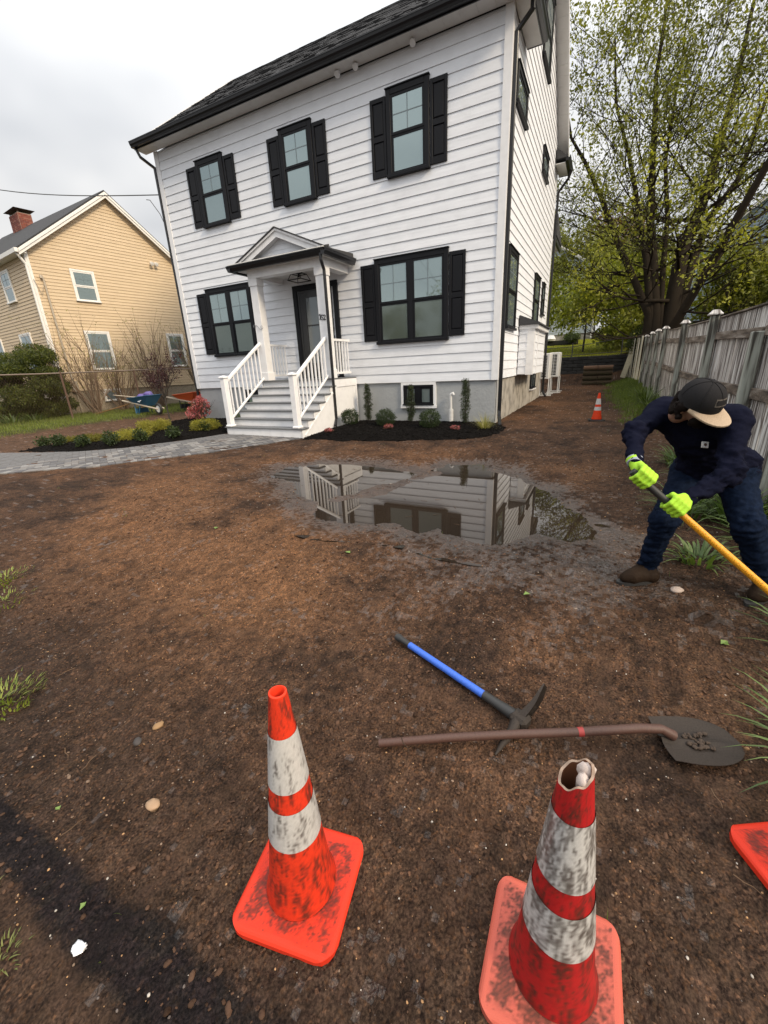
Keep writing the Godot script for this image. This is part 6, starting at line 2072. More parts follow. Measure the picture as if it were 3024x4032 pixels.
func build_litter() -> void:
	# larger stones one by one
	var k := 0
	for q in [[0.52, 8.77, 0.026, "tan stone on the dark earth left of the first cone", Color(0.42, 0.27, 0.16)], [0.19, 8.5, 0.022, "flat ochre stone above the tan one, left part of the yard", Color(0.34, 0.2, 0.09)], [0.17, 8.6, 0.02, "dark round stone beside a sprig of grass, left part of the yard", Color(0.06, 0.05, 0.045)], [2.59, 6.49, 0.034, "pale pinkish stone between the worker's boots", Color(0.5, 0.4, 0.34)]]:
		var b := MB.new()
		b.blob(Vector3.ZERO, Vector3(q[2] * 1.25, q[2] * 0.55, q[2]), 9, 13, 0.45, nz)
		tag(part(self, "stone", b, mat(q[4].r, q[4].g, q[4].b, 0.75, M.speck, 14.0), on(q[0], q[1], q[2] * 0.2), Basis(Vector3.UP, k * 1.3)), q[3], "stone")
		k += 1
	var pb := MB.new()
	pb.blob(Vector3.ZERO, Vector3(0.022, 0.005, 0.016), 9, 15, 0.9, nz)
	pb.blob(Vector3(0.012, 0.004, -0.008), Vector3(0.012, 0.007, 0.01), 9, 15, 0.9, nz)
	tag(part(self, "plastic_scrap", pb, M.trim, on(0.715, 9.17, 0.008)), "crumpled white scrap of plastic at the dark kerb edge, bottom left", "litter")
	# leaves fallen on the earth
	for q in [[1.72, 6.82, "green fallen leaf on the earth between the puddle and the tools"], [0.25, 6.72, "small green leaf on the earth below the puddle"], [2.75, 6.95, "narrow green leaf lying on the earth beside the worker"], [-1.35, 6.7, "yellow-green leaf on the earth left of the puddle edge"], [0.15, 8.95, "yellow-green leaf scrap near the left edge above the dark kerb band"], [0.62, 9.1, "yellow-green leaf scrap beside the dark kerb band, above the white plastic"]]:
		var b := MB.new()
		b.tri(Vector3(-0.03, 0, 0), Vector3(0.005, 0.008, 0.02), Vector3(0.035, 0.003, 0)); b.tri(Vector3(-0.03, 0, 0), Vector3(0.035, 0.003, 0), Vector3(0.0, 0.01, -0.02))
		b.tri(Vector3(-0.02, 0.003, 0.01), Vector3(-0.005, 0.006, 0.035), Vector3(0.012, 0.004, 0.01))
		tag(part(self, "fallen_leaf", b, M.leaf_flat, on(q[0], q[1], 0.01), Basis(Vector3.UP, rr(0, 6)) * Basis.from_scale(Vector3.ONE * (0.4 if q[1] > 8.0 else 0.85))), q[2], "leaf")
	# pebbles, clods and twigs past counting
	var peb := MB.new()
	peb.blob(Vector3.ZERO, Vector3(1, 0.62, 0.8), 4, 7, 0.5, nz)
	var xs := []
	var cs := []
	for i in 10000:
		var u := pow(rng.randf(), 0.6)
		var z := lerpf(1.6, 9.25, u)
		var x := rr(-6.5, 3.3) if z < 6.5 else rr(-2.6, 3.2)
		if wet(x, z) > 0.03 or x < -3.3 and z < 6.3 + (x + 6) * -0.6 - 2.2: continue
		if x < -3.5 and x > -9.3 and z < 7.2: continue
		if Geometry2D.is_point_in_polygon(Vector2(x, z), bed_right): continue
		var s := lerpf(0.0016, 0.0055, pow(rng.randf(), 3.5))
		if rng.randf() < 0.012: s *= 1.9
		if z < 6: s *= 1.4
		xs.append(Transform3D(Basis.from_euler(Vector3(rr(-0.5, 0.5), rr(0, 6), rr(-0.5, 0.5))) * Basis.from_scale(Vector3.ONE * s), Vector3(x, ground(x, z) + s * 0.15, z)))
		var t := rng.randf()
		cs.append((Color(0.42, 0.38, 0.33) if t < 0.1 else Color(0.34, 0.2, 0.1) if t < 0.4 else Color(0.2, 0.14, 0.1) if t < 0.72 else Color(0.12, 0.1, 0.09)) * rr(0.7, 1.2))
	tag(multi(self, "pebbles", peb.mesh(), M.pebble, xs, cs), "small pale and brown pebbles scattered over the earth", "pebbles", "", "stuff")
	var cl := MB.new()
	cl.blob(Vector3.ZERO, Vector3(1, 0.6, 0.85), 6, 9, 0.9, nz2)
	xs = []
	cs = []
	for i in 26000:
		var z := lerpf(2.0, 9.2, pow(rng.randf(), 0.75))
		var x := rr(-4.0, 3.3) if z < 6.5 else rr(-2.6, 3.2)
		var f := nz.get_noise_2d(x * 8, z * 8)
		if rng.randf() > 0.45 + f * 1.3: continue
		if wet(x, z) > 0.0 or Geometry2D.is_point_in_polygon(Vector2(x, z), bed_right) or x < -3.4 and z < 6.2: continue
		var s := lerpf(0.003, 0.012, pow(rng.randf(), 3.2))
		xs.append(Transform3D(Basis.from_euler(Vector3(rr(-0.5, 0.5), rr(0, 6), rr(-0.5, 0.5))) * Basis.from_scale(Vector3(s * rr(0.8, 1.5), s * 0.8, s)), Vector3(x, ground(x, z) + s * 0.1, z)))
		cs.append(Color(0.08, 0.046, 0.03) * rr(0.4, 1.3))
	tag(multi(self, "clods", cl.mesh(), M.pebble, xs, cs), "dark crumbs and clods of wet earth", "clods", "", "stuff")
	var tw := MB.new()
	tw.tube([Vector3(-0.5, 0, 0), Vector3(-0.1, 0.03, 0.06), Vector3(0.2, 0.02, -0.02), Vector3(0.5, 0.0, 0.05)], [0.03, 0.028, 0.022, 0.012], 4)
	xs = []
	cs = []
	for i in 260:
		var z := lerpf(2.6, 9.1, pow(rng.randf(), 0.8))
		var x := rr(-3.3, 3.2) if z < 6.5 else rr(-2.4, 3.1)
		if Geometry2D.is_point_in_polygon(Vector2(x, z), bed_right): continue
		var s := rr(0.02, 0.09)
		xs.append(Transform3D(Basis(Vector3.UP, rr(0, 6)) * Basis.from_scale(Vector3(s, 0.05, 0.05 + s * 0.3)), Vector3(x, maxf(ground(x, z), WATER) + 0.003, z)))
		cs.append(mix(Color(0.05, 0.035, 0.025), Color(0.16, 0.1, 0.06)))
	tag(multi(self, "twigs", tw.mesh(), M.pebble, xs, cs), "fine twigs and rootlets strewn over the earth", "twigs", "", "stuff")

# ---------------------------------------------------------------- the worker
# Surface nets over a field of tapered capsules joined by a smooth minimum.
# bones: [from, to, radius from, radius to]; fold(p) moves the skin in or out
func flesh(bones: Array, cell: float, k: float, fold = null) -> ArrayMesh:
	var lo := Vector3(1e9, 1e9, 1e9); var hi := -lo
	var pad := 2.5 / k + cell * 3
	for b in bones:
		var r: float = maxf(b[2], b[3]) + pad
		lo = lo.min((b[0] as Vector3).min(b[1]) - Vector3.ONE * r)
		hi = hi.max((b[0] as Vector3).max(b[1]) + Vector3.ONE * r)
	var nx := int((hi.x - lo.x) / cell) + 2
	var ny := int((hi.y - lo.y) / cell) + 2
	var nzz := int((hi.z - lo.z) / cell) + 2
	var f := PackedFloat32Array()
	f.resize(nx * ny * nzz)
	for b in bones:
		var A: Vector3 = b[0]; var B: Vector3 = b[1]
		var ra: float = b[2]; var rb: float = b[3]
		var reach := maxf(ra, rb) + pad
		var l := (A.min(B) - Vector3.ONE * reach - lo) / cell
		var h := (A.max(B) + Vector3.ONE * reach - lo) / cell
		var ab := B - A
		var ll := maxf(ab.length_squared(), 1e-8)
		for z in range(maxi(0, int(l.z)), mini(nzz - 1, int(h.z) + 1) + 1):
			for y in range(maxi(0, int(l.y)), mini(ny - 1, int(h.y) + 1) + 1):
				var row := (z * ny + y) * nx
				var p := Vector3(0, lo.y + y * cell, lo.z + z * cell)
				for x in range(maxi(0, int(l.x)), mini(nx - 1, int(h.x) + 1) + 1):
					p.x = lo.x + x * cell
					var t := clampf((p - A).dot(ab) / ll, 0, 1)
					var d := (p - A - ab * t).length() - lerpf(ra, rb, t)
					if d < pad:
						f[row + x] += exp(-k * d)
	# the skin lies where the sum is one
	var ids := {}
	var vs := PackedVector3Array()
	var offs := [0, 1, nx, nx + 1, nx * ny, nx * ny + 1, nx * ny + nx, nx * ny + nx + 1]
	var E := [[0, 1], [2, 3], [4, 5], [6, 7], [0, 2], [1, 3], [4, 6], [5, 7], [0, 4], [1, 5], [2, 6], [3, 7]]
	for z in nzz - 1:
		for y in ny - 1:
			var row := (z * ny + y) * nx
			for x in nx - 1:
				var i := row + x
				var m := 0
				if f[i] >= 1.0: m += 1
				if f[i + 1] >= 1.0: m += 1
				if f[i + nx] >= 1.0: m += 1
				if f[i + nx + 1] >= 1.0: m += 1
				if f[i + offs[4]] >= 1.0: m += 1
				if f[i + offs[5]] >= 1.0: m += 1
				if f[i + offs[6]] >= 1.0: m += 1
				if f[i + offs[7]] >= 1.0: m += 1
				if m == 0 or m == 8: continue
				var s := Vector3.ZERO
				var n := 0
				for e in E:
					var a: float = f[i + offs[e[0]]]; var b: float = f[i + offs[e[1]]]
					if (a >= 1.0) == (b >= 1.0): continue
					var la := log(maxf(a, 1e-6)); var lb := log(maxf(b, 1e-6))
					var t := la / (la - lb)
					s += Vector3(e[0] & 1, (e[0] >> 1) & 1, e[0] >> 2).lerp(Vector3(e[1] & 1, (e[1] >> 1) & 1, e[1] >> 2), t)
					n += 1
				ids[i] = vs.size()
				vs.append(lo + (Vector3(x, y, z) + s / n) * cell)
	var tri := PackedInt32Array()
	for i in ids:
		for ax in 3:
			var st: int = [1, nx, nx * ny][ax]
			var s1: int = [nx, nx * ny, 1][ax]
			var s2: int = [nx * ny, 1, nx][ax]
			var a := f[i] >= 1.0
			if a == (f[i + st] >= 1.0): continue
			if not (ids.has(i - s1) and ids.has(i - s2) and ids.has(i - s1 - s2)): continue
			var q := [ids[i], ids[i - s1], ids[i - s1 - s2], ids[i - s2]]
			if a: tri.append_array(PackedInt32Array([q[0], q[2], q[1], q[0], q[3], q[2]]))
			else: tri.append_array(PackedInt32Array([q[0], q[1], q[2], q[0], q[2], q[3]]))
	var calc := func() -> PackedVector3Array:
		var ns := PackedVector3Array()
		ns.resize(vs.size())
		for t in range(0, tri.size(), 3):
			var m := (vs[tri[t + 2]] - vs[tri[t]]).cross(vs[tri[t + 1]] - vs[tri[t]])
			for j in 3: ns[tri[t + j]] += m
		for j in ns.size(): ns[j] = ns[j].normalized()
		return ns
	var norm: PackedVector3Array = calc.call()
	if fold != null:
		for j in vs.size():
			vs[j] += norm[j] * fold.call(vs[j])
		norm = calc.call()
	var a := []
	a.resize(Mesh.ARRAY_MAX)
	a[Mesh.ARRAY_VERTEX] = vs
	a[Mesh.ARRAY_NORMAL] = norm
	a[Mesh.ARRAY_INDEX] = tri
	var am := ArrayMesh.new()
	am.add_surface_from_arrays(Mesh.PRIMITIVE_TRIANGLES, a)
	return am

func build_person() -> void:
	var J := {"ankR": Vector3(2.422, -0.085, 6.368), "kneeR": Vector3(2.455, 0.312, 6.49), "hipR": Vector3(2.60, 0.55, 6.17),
		"hipL": Vector3(2.83, 0.545, 6.13), "kneeL": Vector3(2.862, 0.312, 6.48), "ankL": Vector3(3.026, -0.06, 6.43), "pel": Vector3(2.705, 0.59, 6.2),
		"chest": Vector3(2.567, 0.84, 6.36), "neck": Vector3(2.515, 0.965, 6.46), "shR": Vector3(2.345, 0.945, 6.39), "shL": Vector3(2.675, 0.915, 6.53),
		"elR": Vector3(2.207, 0.872, 6.655), "wrR": Vector3(2.214, 0.745, 6.88), "elL": Vector3(2.655, 0.675, 6.74), "wrL": Vector3(2.475, 0.563, 6.885)}
	var who := thing("person", "worker in navy long-sleeved shirt, jeans and dark cap with tan brim, bent over digging", "person")
	var w1 := fnl(41, 9.0, 3)
	var w2 := fnl(42, 45.0, 2)
	# the body under the clothes, one continuous skin
	var neck: Vector3 = J["neck"]
	var cam_x := Vector3(0.893, -0.044, -0.448); var cam_y := Vector3(-0.11, 0.943, -0.313); var cam_z := Vector3(0.437, 0.329, 0.837)
	var head := Vector3(2.487, 1.02, 6.6)
	var F := (cam_x * 0.33 - cam_y * 0.74 + cam_z * 0.58).normalized()
	var U := cam_y * 0.72 + cam_z * 0.7 - cam_x * 0.06
	U = (U - F * U.dot(F)).normalized()
	var S := U.cross(F).normalized()
	var hb := Basis(S, U, F)
	var skin := []
	for q in [["hipR", "kneeR", 0.07, 0.046], ["kneeR", "ankR", 0.044, 0.03], ["hipL", "kneeL", 0.07, 0.046], ["kneeL", "ankL", 0.044, 0.03], ["hipR", "hipL", 0.09, 0.09], ["pel", "chest", 0.12, 0.135],
		["chest", "neck", 0.12, 0.06], ["shR", "shL", 0.055, 0.055], ["shR", "elR", 0.042, 0.03], ["elR", "wrR", 0.028, 0.022], ["shL", "elL", 0.042, 0.03], ["elL", "wrL", 0.028, 0.022]]:
		skin.append([J[q[0]], J[q[1]], q[2], q[3]])
	skin.append([neck - (neck - head) * 0.1, head - U * 0.06 - F * 0.04, 0.05, 0.045])
	part(who, "body", flesh(skin, 0.014, 60.0), M.skin)
	# head with its face
	var hm := []
	for q in [[Vector3(0, 0.03, -0.02), Vector3(0, 0.02, 0.02), 0.08, 0.078], [Vector3(0, -0.03, 0.02), Vector3(0, -0.075, 0.045), 0.06, 0.036], [Vector3(0, 0.005, 0.085), Vector3(0, -0.022, 0.108), 0.01, 0.014], [Vector3(-0.022, -0.06, 0.08), Vector3(0.022, -0.06, 0.08), 0.009, 0.009], [Vector3(-0.03, 0.018, 0.078), Vector3(-0.022, 0.018, 0.08), 0.012, 0.012], [Vector3(0.03, 0.018, 0.078), Vector3(0.022, 0.018, 0.08), 0.012, 0.012],
		[Vector3(-0.078, -0.04, -0.006), Vector3(-0.084, -0.008, -0.014), 0.009, 0.013], [Vector3(0.078, -0.04, -0.006), Vector3(0.084, -0.008, -0.014), 0.009, 0.013], [Vector3(0, -0.05, -0.015), Vector3(0, -0.12, -0.06), 0.045, 0.045]]:
		hm.append([head + hb * q[0], head + hb * q[1], q[2], q[3]])
	part(who, "head", flesh(hm, 0.0045, 220.0), M.skin)
	var eyes := MB.new()
	for s in [-1, 1]:
		eyes.blob(head + hb * Vector3(s * 0.027, 0.012, 0.092), Vector3(0.011, 0.008, 0.006), 6, 10, 0.0, null, hb)
	part(who, "eye", eyes, M.black)
	# hair and beard
	var hair := []
	for i in 120:
		var a := rr(-1.75, 1.75) + PI
		var y := rr(-0.075, 0.015)
		var c := Vector3(sin(a) * 0.082, y, cos(a) * 0.088 - 0.01)
		hair.append([head + hb * c, head + hb * (c * Vector3(1.05, 1, 1.06) + Vector3(rr(-0.01, 0.01), rr(-0.02, 0.01), rr(-0.012, 0.012))), 0.009, 0.007])
	part(who, "hair", flesh(hair, 0.005, 200.0, func(p): return 0.004 * w2.get_noise_3dv(p * 3.0)), M.hair)
	var beard := []
	for i in 60:
		var a := rr(-1.1, 1.1)
		var y := rr(-0.095, -0.045)
		var w := 0.062 + (y + 0.045) * 0.35
		var c := Vector3(sin(a) * w, y, 0.03 + cos(a) * w * 0.95)
		beard.append([head + hb * c, head + hb * (c * 1.03), 0.012, 0.008])
	part(who, "beard", flesh(beard, 0.005, 220.0, func(p): return 0.002 * w2.get_noise_3dv(p * 4.0)), M.hair)
	# cap
	var cap := MB.new()
	var seams := MB.new()
	var cc := head + hb * Vector3(0, 0.032, 0.0)
	var R := Vector3(0.097, 0.104, 0.112)
	var rows := 16
	var seg := 36
	var dome := func(th: float, ph: float) -> Vector3:
		var d := Vector3(sin(th) * sin(ph), cos(th), sin(th) * cos(ph))
		var pinch := 1.0 - 0.018 * pow(absf(cos(ph * 3.0)), 8.0) * sin(th)
		d.y = lerpf(d.y, pow(maxf(d.y, 0.0), 0.8), 0.6)
		return cc + hb * (d * R * pinch)
	for i in rows:
		for j in seg:
			var p := []
			var ns := []
			for q in [[i, j], [i + 1, j], [i + 1, j + 1], [i, j + 1]]:
				var v: Vector3 = dome.call(PI * 0.5 * q[0] / rows, TAU * q[1] / seg)
				p.append(v)
				ns.append((hb * ((hb.inverse() * (v - cc)) / (R * R))).normalized())
			cap.triN(p[0], p[1], p[2], ns[0], ns[1], ns[2])
			if i > 0: cap.triN(p[0], p[2], p[3], ns[0], ns[2], ns[3])
	for j in seg:
		# band down to the ears
		var a0 := TAU * j / seg; var a1 := TAU * (j + 1) / seg
		var q0: Vector3 = dome.call(PI * 0.5, a0); var q1: Vector3 = dome.call(PI * 0.5, a1)
		var n0 := (q0 - cc).normalized(); var n1 := (q1 - cc).normalized()
		cap.triN(q0 - U * 0.024, q1 - U * 0.024, q1, n0, n1, n1)
		cap.triN(q0 - U * 0.024, q1, q0, n0, n1, n0)
	var cp := part(who, "cap", cap, M.cap)
	for j in 6:
		var pts := []
		for i in 15: pts.append(dome.call(PI * 0.5 * (i + 0.5) / 15.0, TAU * j / 6.0) + (hb * Vector3(0, 0.0012, 0)))
		seams.tube(pts, 0.0022, 5)
	seams.blob(cc + U * 0.104, Vector3(0.009, 0.005, 0.009), 6, 10, 0.0, null, hb)
	part(cp, "seam", seams, M.cap)
	# flat tan brim
	var br := MB.new()
	var bn := 18
	var base_y := -0.022
	for i in bn:
		var P := []
		for k in [i, i + 1]:
			var a := lerpf(-1.32, 1.32, float(k) / bn)
			var inn: Vector3 = Vector3(sin(a) * 0.096, base_y, cos(a) * 0.110)
			var fl := cos(a / 1.32 * PI * 0.5)
			var out: Vector3 = Vector3(sin(a) * (0.1 + 0.01 * fl), base_y - 0.012 * fl - 0.012 * absf(sin(a)), cos(a) * 0.11 + 0.082 * pow(fl, 0.55))
			P.append([cc + hb * inn, cc + hb * out])
		var t := U * 0.004
		br.quad(P[0][0] + t, P[0][1] + t, P[1][1] + t, P[1][0] + t)
		br.quad(P[0][1] - t, P[0][0] - t, P[1][0] - t, P[1][1] - t)
		br.quad(P[0][1] - t, P[1][1] - t, P[1][1] + t, P[0][1] + t)
	part(cp, "brim", br, M.brim)
	# patch on the crown front
	var pa := MB.new()
	var pb := MB.new()
	for i in 8:
		var q := []
		for k in [[0.62, i], [0.86, i], [0.86, i + 1], [0.62, i + 1]]:
			var v: Vector3 = dome.call(PI * 0.5 * k[0], lerpf(-0.42, 0.42, k[1] / 8.0))
			q.append(v + (v - cc).normalized() * 0.002)
		pa.quad(q[0], q[1], q[2], q[3])
		q = []
		for k in [[0.66, i], [0.82, i], [0.82, i + 1], [0.66, i + 1]]:
			var v: Vector3 = dome.call(PI * 0.5 * k[0], lerpf(-0.37, 0.37, k[1] / 8.0))
			q.append(v + (v - cc).normalized() * 0.003)
		pb.quad(q[0], q[1], q[2], q[3])
	part(cp, "patch_border", pa, M.patch)
	part(cp, "patch", pb, M.cap)
	# shirt
	var shirt := []
	for q in [["pel", "chest", 0.135, 0.148], ["chest", "neck", 0.138, 0.072], ["shR", "shL", 0.07, 0.07], ["shR", "elR", 0.068, 0.05], ["elR", "wrR", 0.049, 0.036], ["shL", "elL", 0.07, 0.052], ["elL", "wrL", 0.051, 0.036]]:
		shirt.append([J[q[0]], J[q[1]], q[2], q[3]])
	var mid: Vector3 = ((J["shR"] as Vector3) + J["shL"]) / 2
	var back := Vector3(0.02, 0.075, -0.1)
	shirt.append([mid + back, (J["pel"] as Vector3) + Vector3(0, 0.05, -0.06), 0.1, 0.1])
	shirt.append([(J["shR"] as Vector3) + Vector3(0.03, 0.0, -0.04), J["chest"], 0.09, 0.13])
	shirt.append([(J["shL"] as Vector3) + Vector3(-0.02, 0.0, -0.06), J["chest"], 0.09, 0.13])
	shirt.append([(J["pel"] as Vector3) + Vector3(-0.1, 0.02, 0.03), (J["pel"] as Vector3) + Vector3(0.12, 0.02, -0.03), 0.115, 0.115])
	var sleeve: Callable = func(p: Vector3) -> float:
		var d := minf(p.distance_to(J["elR"]), p.distance_to(J["elL"]))
		var t := 0.5 + 0.9 * ss(0.2, 0.02, d) + 0.6 * ss(0.9, 0.65, p.y)
		return t * 2.0 * (0.008 * w1.get_noise_3d(p.x * 1.2 + p.z * 0.6, p.y * 1.9, p.z) + 0.006 * (absf(w1.get_noise_3d(p.x * 1.1, p.y * 2.6 + p.x, p.z * 1.2 + 9.0)) - 0.2)) + 0.0007 * w2.get_noise_3dv(p)
	var sh := part(who, "shirt", flesh(shirt, 0.011, 55.0, sleeve), M.navy)
	# crew collar and the small woven label on the chest
	var col := MB.new()
	var ring := []
	var na := (head - neck).normalized()
	var nb := along(na)
	for i in 21: ring.append(neck + na * 0.035 + nb * Vector3(cos(TAU * i / 20) * 0.072, 0, sin(TAU * i / 20) * 0.072))
	col.tube(ring, 0.009, 6)
	part(who, "collar", col, M.navy)
	# cuffs
	for s in ["R", "L"]:
		var wv: Vector3 = J["wr" + s]; var ev: Vector3 = J["el" + s]
		var d := (wv - ev).normalized()
		var cu := MB.new()
		cu.tube([wv - d * 0.02, wv + d * 0.015], [0.04, 0.036], 16)
		part(who, "cuff", cu, M.cuff if s == "R" else M.navy)
	# jeans
	var jeans := []
	for q in [["hipR", "kneeR", 0.108, 0.076], ["kneeR", "ankR", 0.073, 0.06], ["hipL", "kneeL", 0.108, 0.078], ["kneeL", "ankL", 0.075, 0.062], ["hipR", "hipL", 0.118, 0.118]]:
		jeans.append([J[q[0]], J[q[1]], q[2], q[3]])
	jeans.append([(J["pel"] as Vector3) + Vector3(-0.07, 0.0, 0.02), (J["pel"] as Vector3) + Vector3(0.1, 0.0, -0.02), 0.12, 0.12])
	var denim: Callable = func(p: Vector3) -> float:
		var kd := minf(p.distance_to(J["kneeR"]), p.distance_to(J["kneeL"]))
		var low := ss(0.25, -0.02, p.y)
		var t := 0.55 + 0.7 * ss(0.2, 0.03, kd) + 0.9 * low
		return t * 1.7 * (0.009 * w1.get_noise_3d(p.x, p.y * 2.6 - p.x * 0.8, p.z) - 0.007 * absf(w1.get_noise_3d(p.x * 1.3 + 4.0, p.y * 3.2 + p.x, p.z * 1.3))) + 0.0006 * w2.get_noise_3dv(p)
	var je := part(who, "jeans", flesh(jeans, 0.011, 60.0, denim), M.denim)
	for s in ["R", "L"]:
		var a: Vector3 = J["ank" + s]; var kn: Vector3 = J["knee" + s]
		var d := (a - kn).normalized()
		var hem := MB.new()
		var hr := []
		var ab := along(d)
		for i in 25: hr.append(a + d * 0.045 + ab * Vector3(cos(TAU * i / 24) * (0.068 + 0.004 * sin(i * 2.1)), 0, sin(TAU * i / 24) * 0.068))
		hem.tube(hr, 0.009, 6)
		part(je, "hem", hem, M.denim)
	# boots
	for q in [[Vector3(2.273, -0.135, 6.485), Vector3(2.455, -0.12, 6.408), "ankR"], [Vector3(2.95, -0.11, 6.53), Vector3(3.06, -0.09, 6.405), "ankL"]]:
		var toe: Vector3 = q[0]; var heel: Vector3 = q[1]; var an: Vector3 = J[q[2]]
		var ball := toe.lerp(heel, 0.35)
		part(who, "boot", flesh([[toe + (heel - toe).normalized() * 0.03, ball, 0.034, 0.043], [ball, heel, 0.043, 0.038], [heel, an, 0.042, 0.052], [ball + Vector3(0, 0.015, 0), an, 0.04, 0.05]], 0.006, 110.0, func(p): return 0.002 * w2.get_noise_3dv(p)), M.boot)
		var so := MB.new()
		var dd := (toe - heel).normalized()
		var sx := dd.cross(Vector3.UP).normalized()
		var outl := []
		for i in 20:
			var a := TAU * i / 20
			var lx := cos(a) * 0.13
			outl.append(heel.lerp(toe, 0.47) + dd * lx + sx * sin(a) * (0.041 + 0.006 * cos(a)) + Vector3(0, -0.034, 0))
		for i in 20:
			var a: Vector3 = outl[i]; var b: Vector3 = outl[(i + 1) % 20]
			var c := heel.lerp(toe, 0.47) + Vector3(0, -0.034, 0)
			so.tri(c + Vector3(0, 0.012, 0), b + Vector3(0, 0.012, 0), a + Vector3(0, 0.012, 0))
			so.quad(b - Vector3(0, 0.012, 0), a - Vector3(0, 0.012, 0), a + Vector3(0, 0.012, 0), b + Vector3(0, 0.012, 0))
		part(who, "sole", so, M.black_rubber)
	# woven label: small white square with a brown mark
	var lc := Vector3(2.567, 0.79, 6.535)
	var lab := MB.new()
	lab.obox(lc, Vector3(0.034, 0.034, 0.01), Basis(cam_x, cam_y, cam_z) * Basis(Vector3.BACK, -0.1))
	part(sh, "label", lab, M.trim)
	var mk := MB.new()
	mk.blob(lc + cam_z * 0.005, Vector3(0.009, 0.009, 0.003), 6, 10, 0.0, null, Basis(cam_x, cam_y, cam_z))
	part(sh, "label_mark", mk, M.rust)
	# shovel with a black grip and a yellow shaft, held in both hands
	var s0 := Vector3(2.225, 0.694, 6.958)
	var D := Vector3(0.665, -0.58, -0.08).normalized()
	var s := thing("digging_shovel", "yellow-shafted shovel with black grip held in the worker's gloved hands", "shovel")
	var b := MB.new()
	b.tube([s0 - D * 0.03, s0 + D * 0.02, s0 + D * 0.26], [0.019, 0.0185, 0.0175], 16)
	part(s, "grip", b, M.black_rubber)
	b = MB.new()
	b.tube([s0 + D * 0.259, s0 + D * 0.8, s0 + D * 1.14], [0.0175, 0.018, 0.0185], 16)
	part(s, "shaft", b, M.yellow)
	b = MB.new()
	b.tube([s0 + D * 1.12, s0 + D * 1.3], [0.021, 0.024], 12)
	b.cbox(s0 + D * 1.42, Vector3(0.21, 0.28, 0.012), 0.004, along(D, 0.6))
	part(s, "blade", b, M.steel_dirty)
	# gloves: palm, four curled fingers and a thumb around the shaft
	for q in [["R", 0.03, 0.016], ["L", 0.245, -0.016]]:
		var wr: Vector3 = J["wr" + q[0]]
		var P: Vector3 = s0 + D * q[1]
		var W := wr - P
		W = (W - D * W.dot(D)).normalized()
		var V := D.cross(W).normalized()
		if V.dot(cam_z) < 0: V = -V
		var ring_at := func(ang: float, r: float, t: float) -> Vector3: return P + D * t + (W * cos(ang) + V * sin(ang)) * r
		var g := []
		var step: float = 0.0235
		for i in 4:
			var t := (i - 1.5) * step
			var kn: Vector3 = ring_at.call(1.95, 0.046, t * 1.05)
			# palm ray from the wrist to the knuckle
			g.append([wr.lerp(P + D * t + W * 0.06 + V * 0.03, 0.45), ring_at.call(1.15, 0.05, t), 0.019, 0.0155])
			g.append([ring_at.call(1.15, 0.05, t), kn, 0.0155, 0.013])
			var lenf: float = [0.92, 1.05, 1.0, 0.82][i]
			var p1: Vector3 = ring_at.call(1.95 + 0.85 * lenf, 0.036, t * 1.02)
			var p2: Vector3 = ring_at.call(1.95 + 1.75 * lenf, 0.031, t)
			var p3: Vector3 = ring_at.call(1.95 + 2.6 * lenf, 0.03, t)
			g.append([kn, p1, 0.0118, 0.0106])
			g.append([p1, p2, 0.0106, 0.0099])
			g.append([p2, p3, 0.0099, 0.0088])
		# thumb leaves the side of the palm near its base and closes the other way
		var td: float = -1.0 if q[0] == "R" else 1.0
		var b0 := wr.lerp(P + W * 0.05, 0.5) + D * (0.03 * -td) * td
		var side: float = -0.04 if q[0] == "L" else 0.034
		g.append([wr.lerp(P, 0.35) + D * side * 0.5, ring_at.call(0.35, 0.042, side * 1.1), 0.018, 0.0145])
		g.append([ring_at.call(0.35, 0.042, side * 1.1), ring_at.call(-0.5, 0.034, side * 1.05), 0.0135, 0.012])
		g.append([ring_at.call(-0.5, 0.034, side * 1.05), ring_at.call(-1.35, 0.031, side * 0.9), 0.012, 0.0105])
		g.append([wr + (wr - P).normalized() * 0.01, wr.lerp(P, 0.4), 0.032, 0.028])
		var gl := part(who, "glove", flesh(g, 0.0034, 520.0, func(p): return 0.0012 * w2.get_noise_3dv(p * 2.0)), M.glove)
		var cf := MB.new()
		var cd := (P - wr).normalized()
		cf.tube([wr - cd * 0.022, wr - cd * 0.008], [0.0375, 0.0365], 18)
		part(gl, "cuff", cf, M.glove)

# ---------------------------------------------------------------- put together
func build_sky() -> ImageTexture:
	# a bright overcast: dimmer towards the horizon, soft cloud, a warm glow on the sun's side
	var w := 512; var h := 256
	var f := fnl(3, 1.5, 5)
	var im := Image.create(w, h, false, Image.FORMAT_RGBF)
	var glow := Vector3(1.0, 0.5, 0.1).normalized()
	for j in h:
		var el := (0.5 - (j + 0.5) / h) * PI
		for i in w:
			var az := ((i + 0.5) / w) * TAU
			var d := Vector3(cos(el) * sin(az), sin(el), -cos(el) * cos(az))
			var up := maxf(d.y, 0.0)
			var l := SKY_LOW + (SKY_TOP - SKY_LOW) * pow(up, 2.3)
			var p := d / (up + 0.35)
			var c := f.get_noise_3d(p.x * 1.3, p.y * 1.3, p.z * 1.3)
			l *= 1.0 + 0.36 * c
			var g := pow(maxf(d.dot(glow), 0.0), 4.0)
			var q := Color(0.95, 0.98, 1.03).lerp(Color(0.995, 0.99, 0.98), clampf(0.5 + c, 0, 1)) * l
			q += Color(0.42, 0.37, 0.3) * g
			im.set_pixel(i, j, q)
	return ImageTexture.create_from_image(im)

const SKY_LOW := 0.48
const SKY_TOP := 1.95

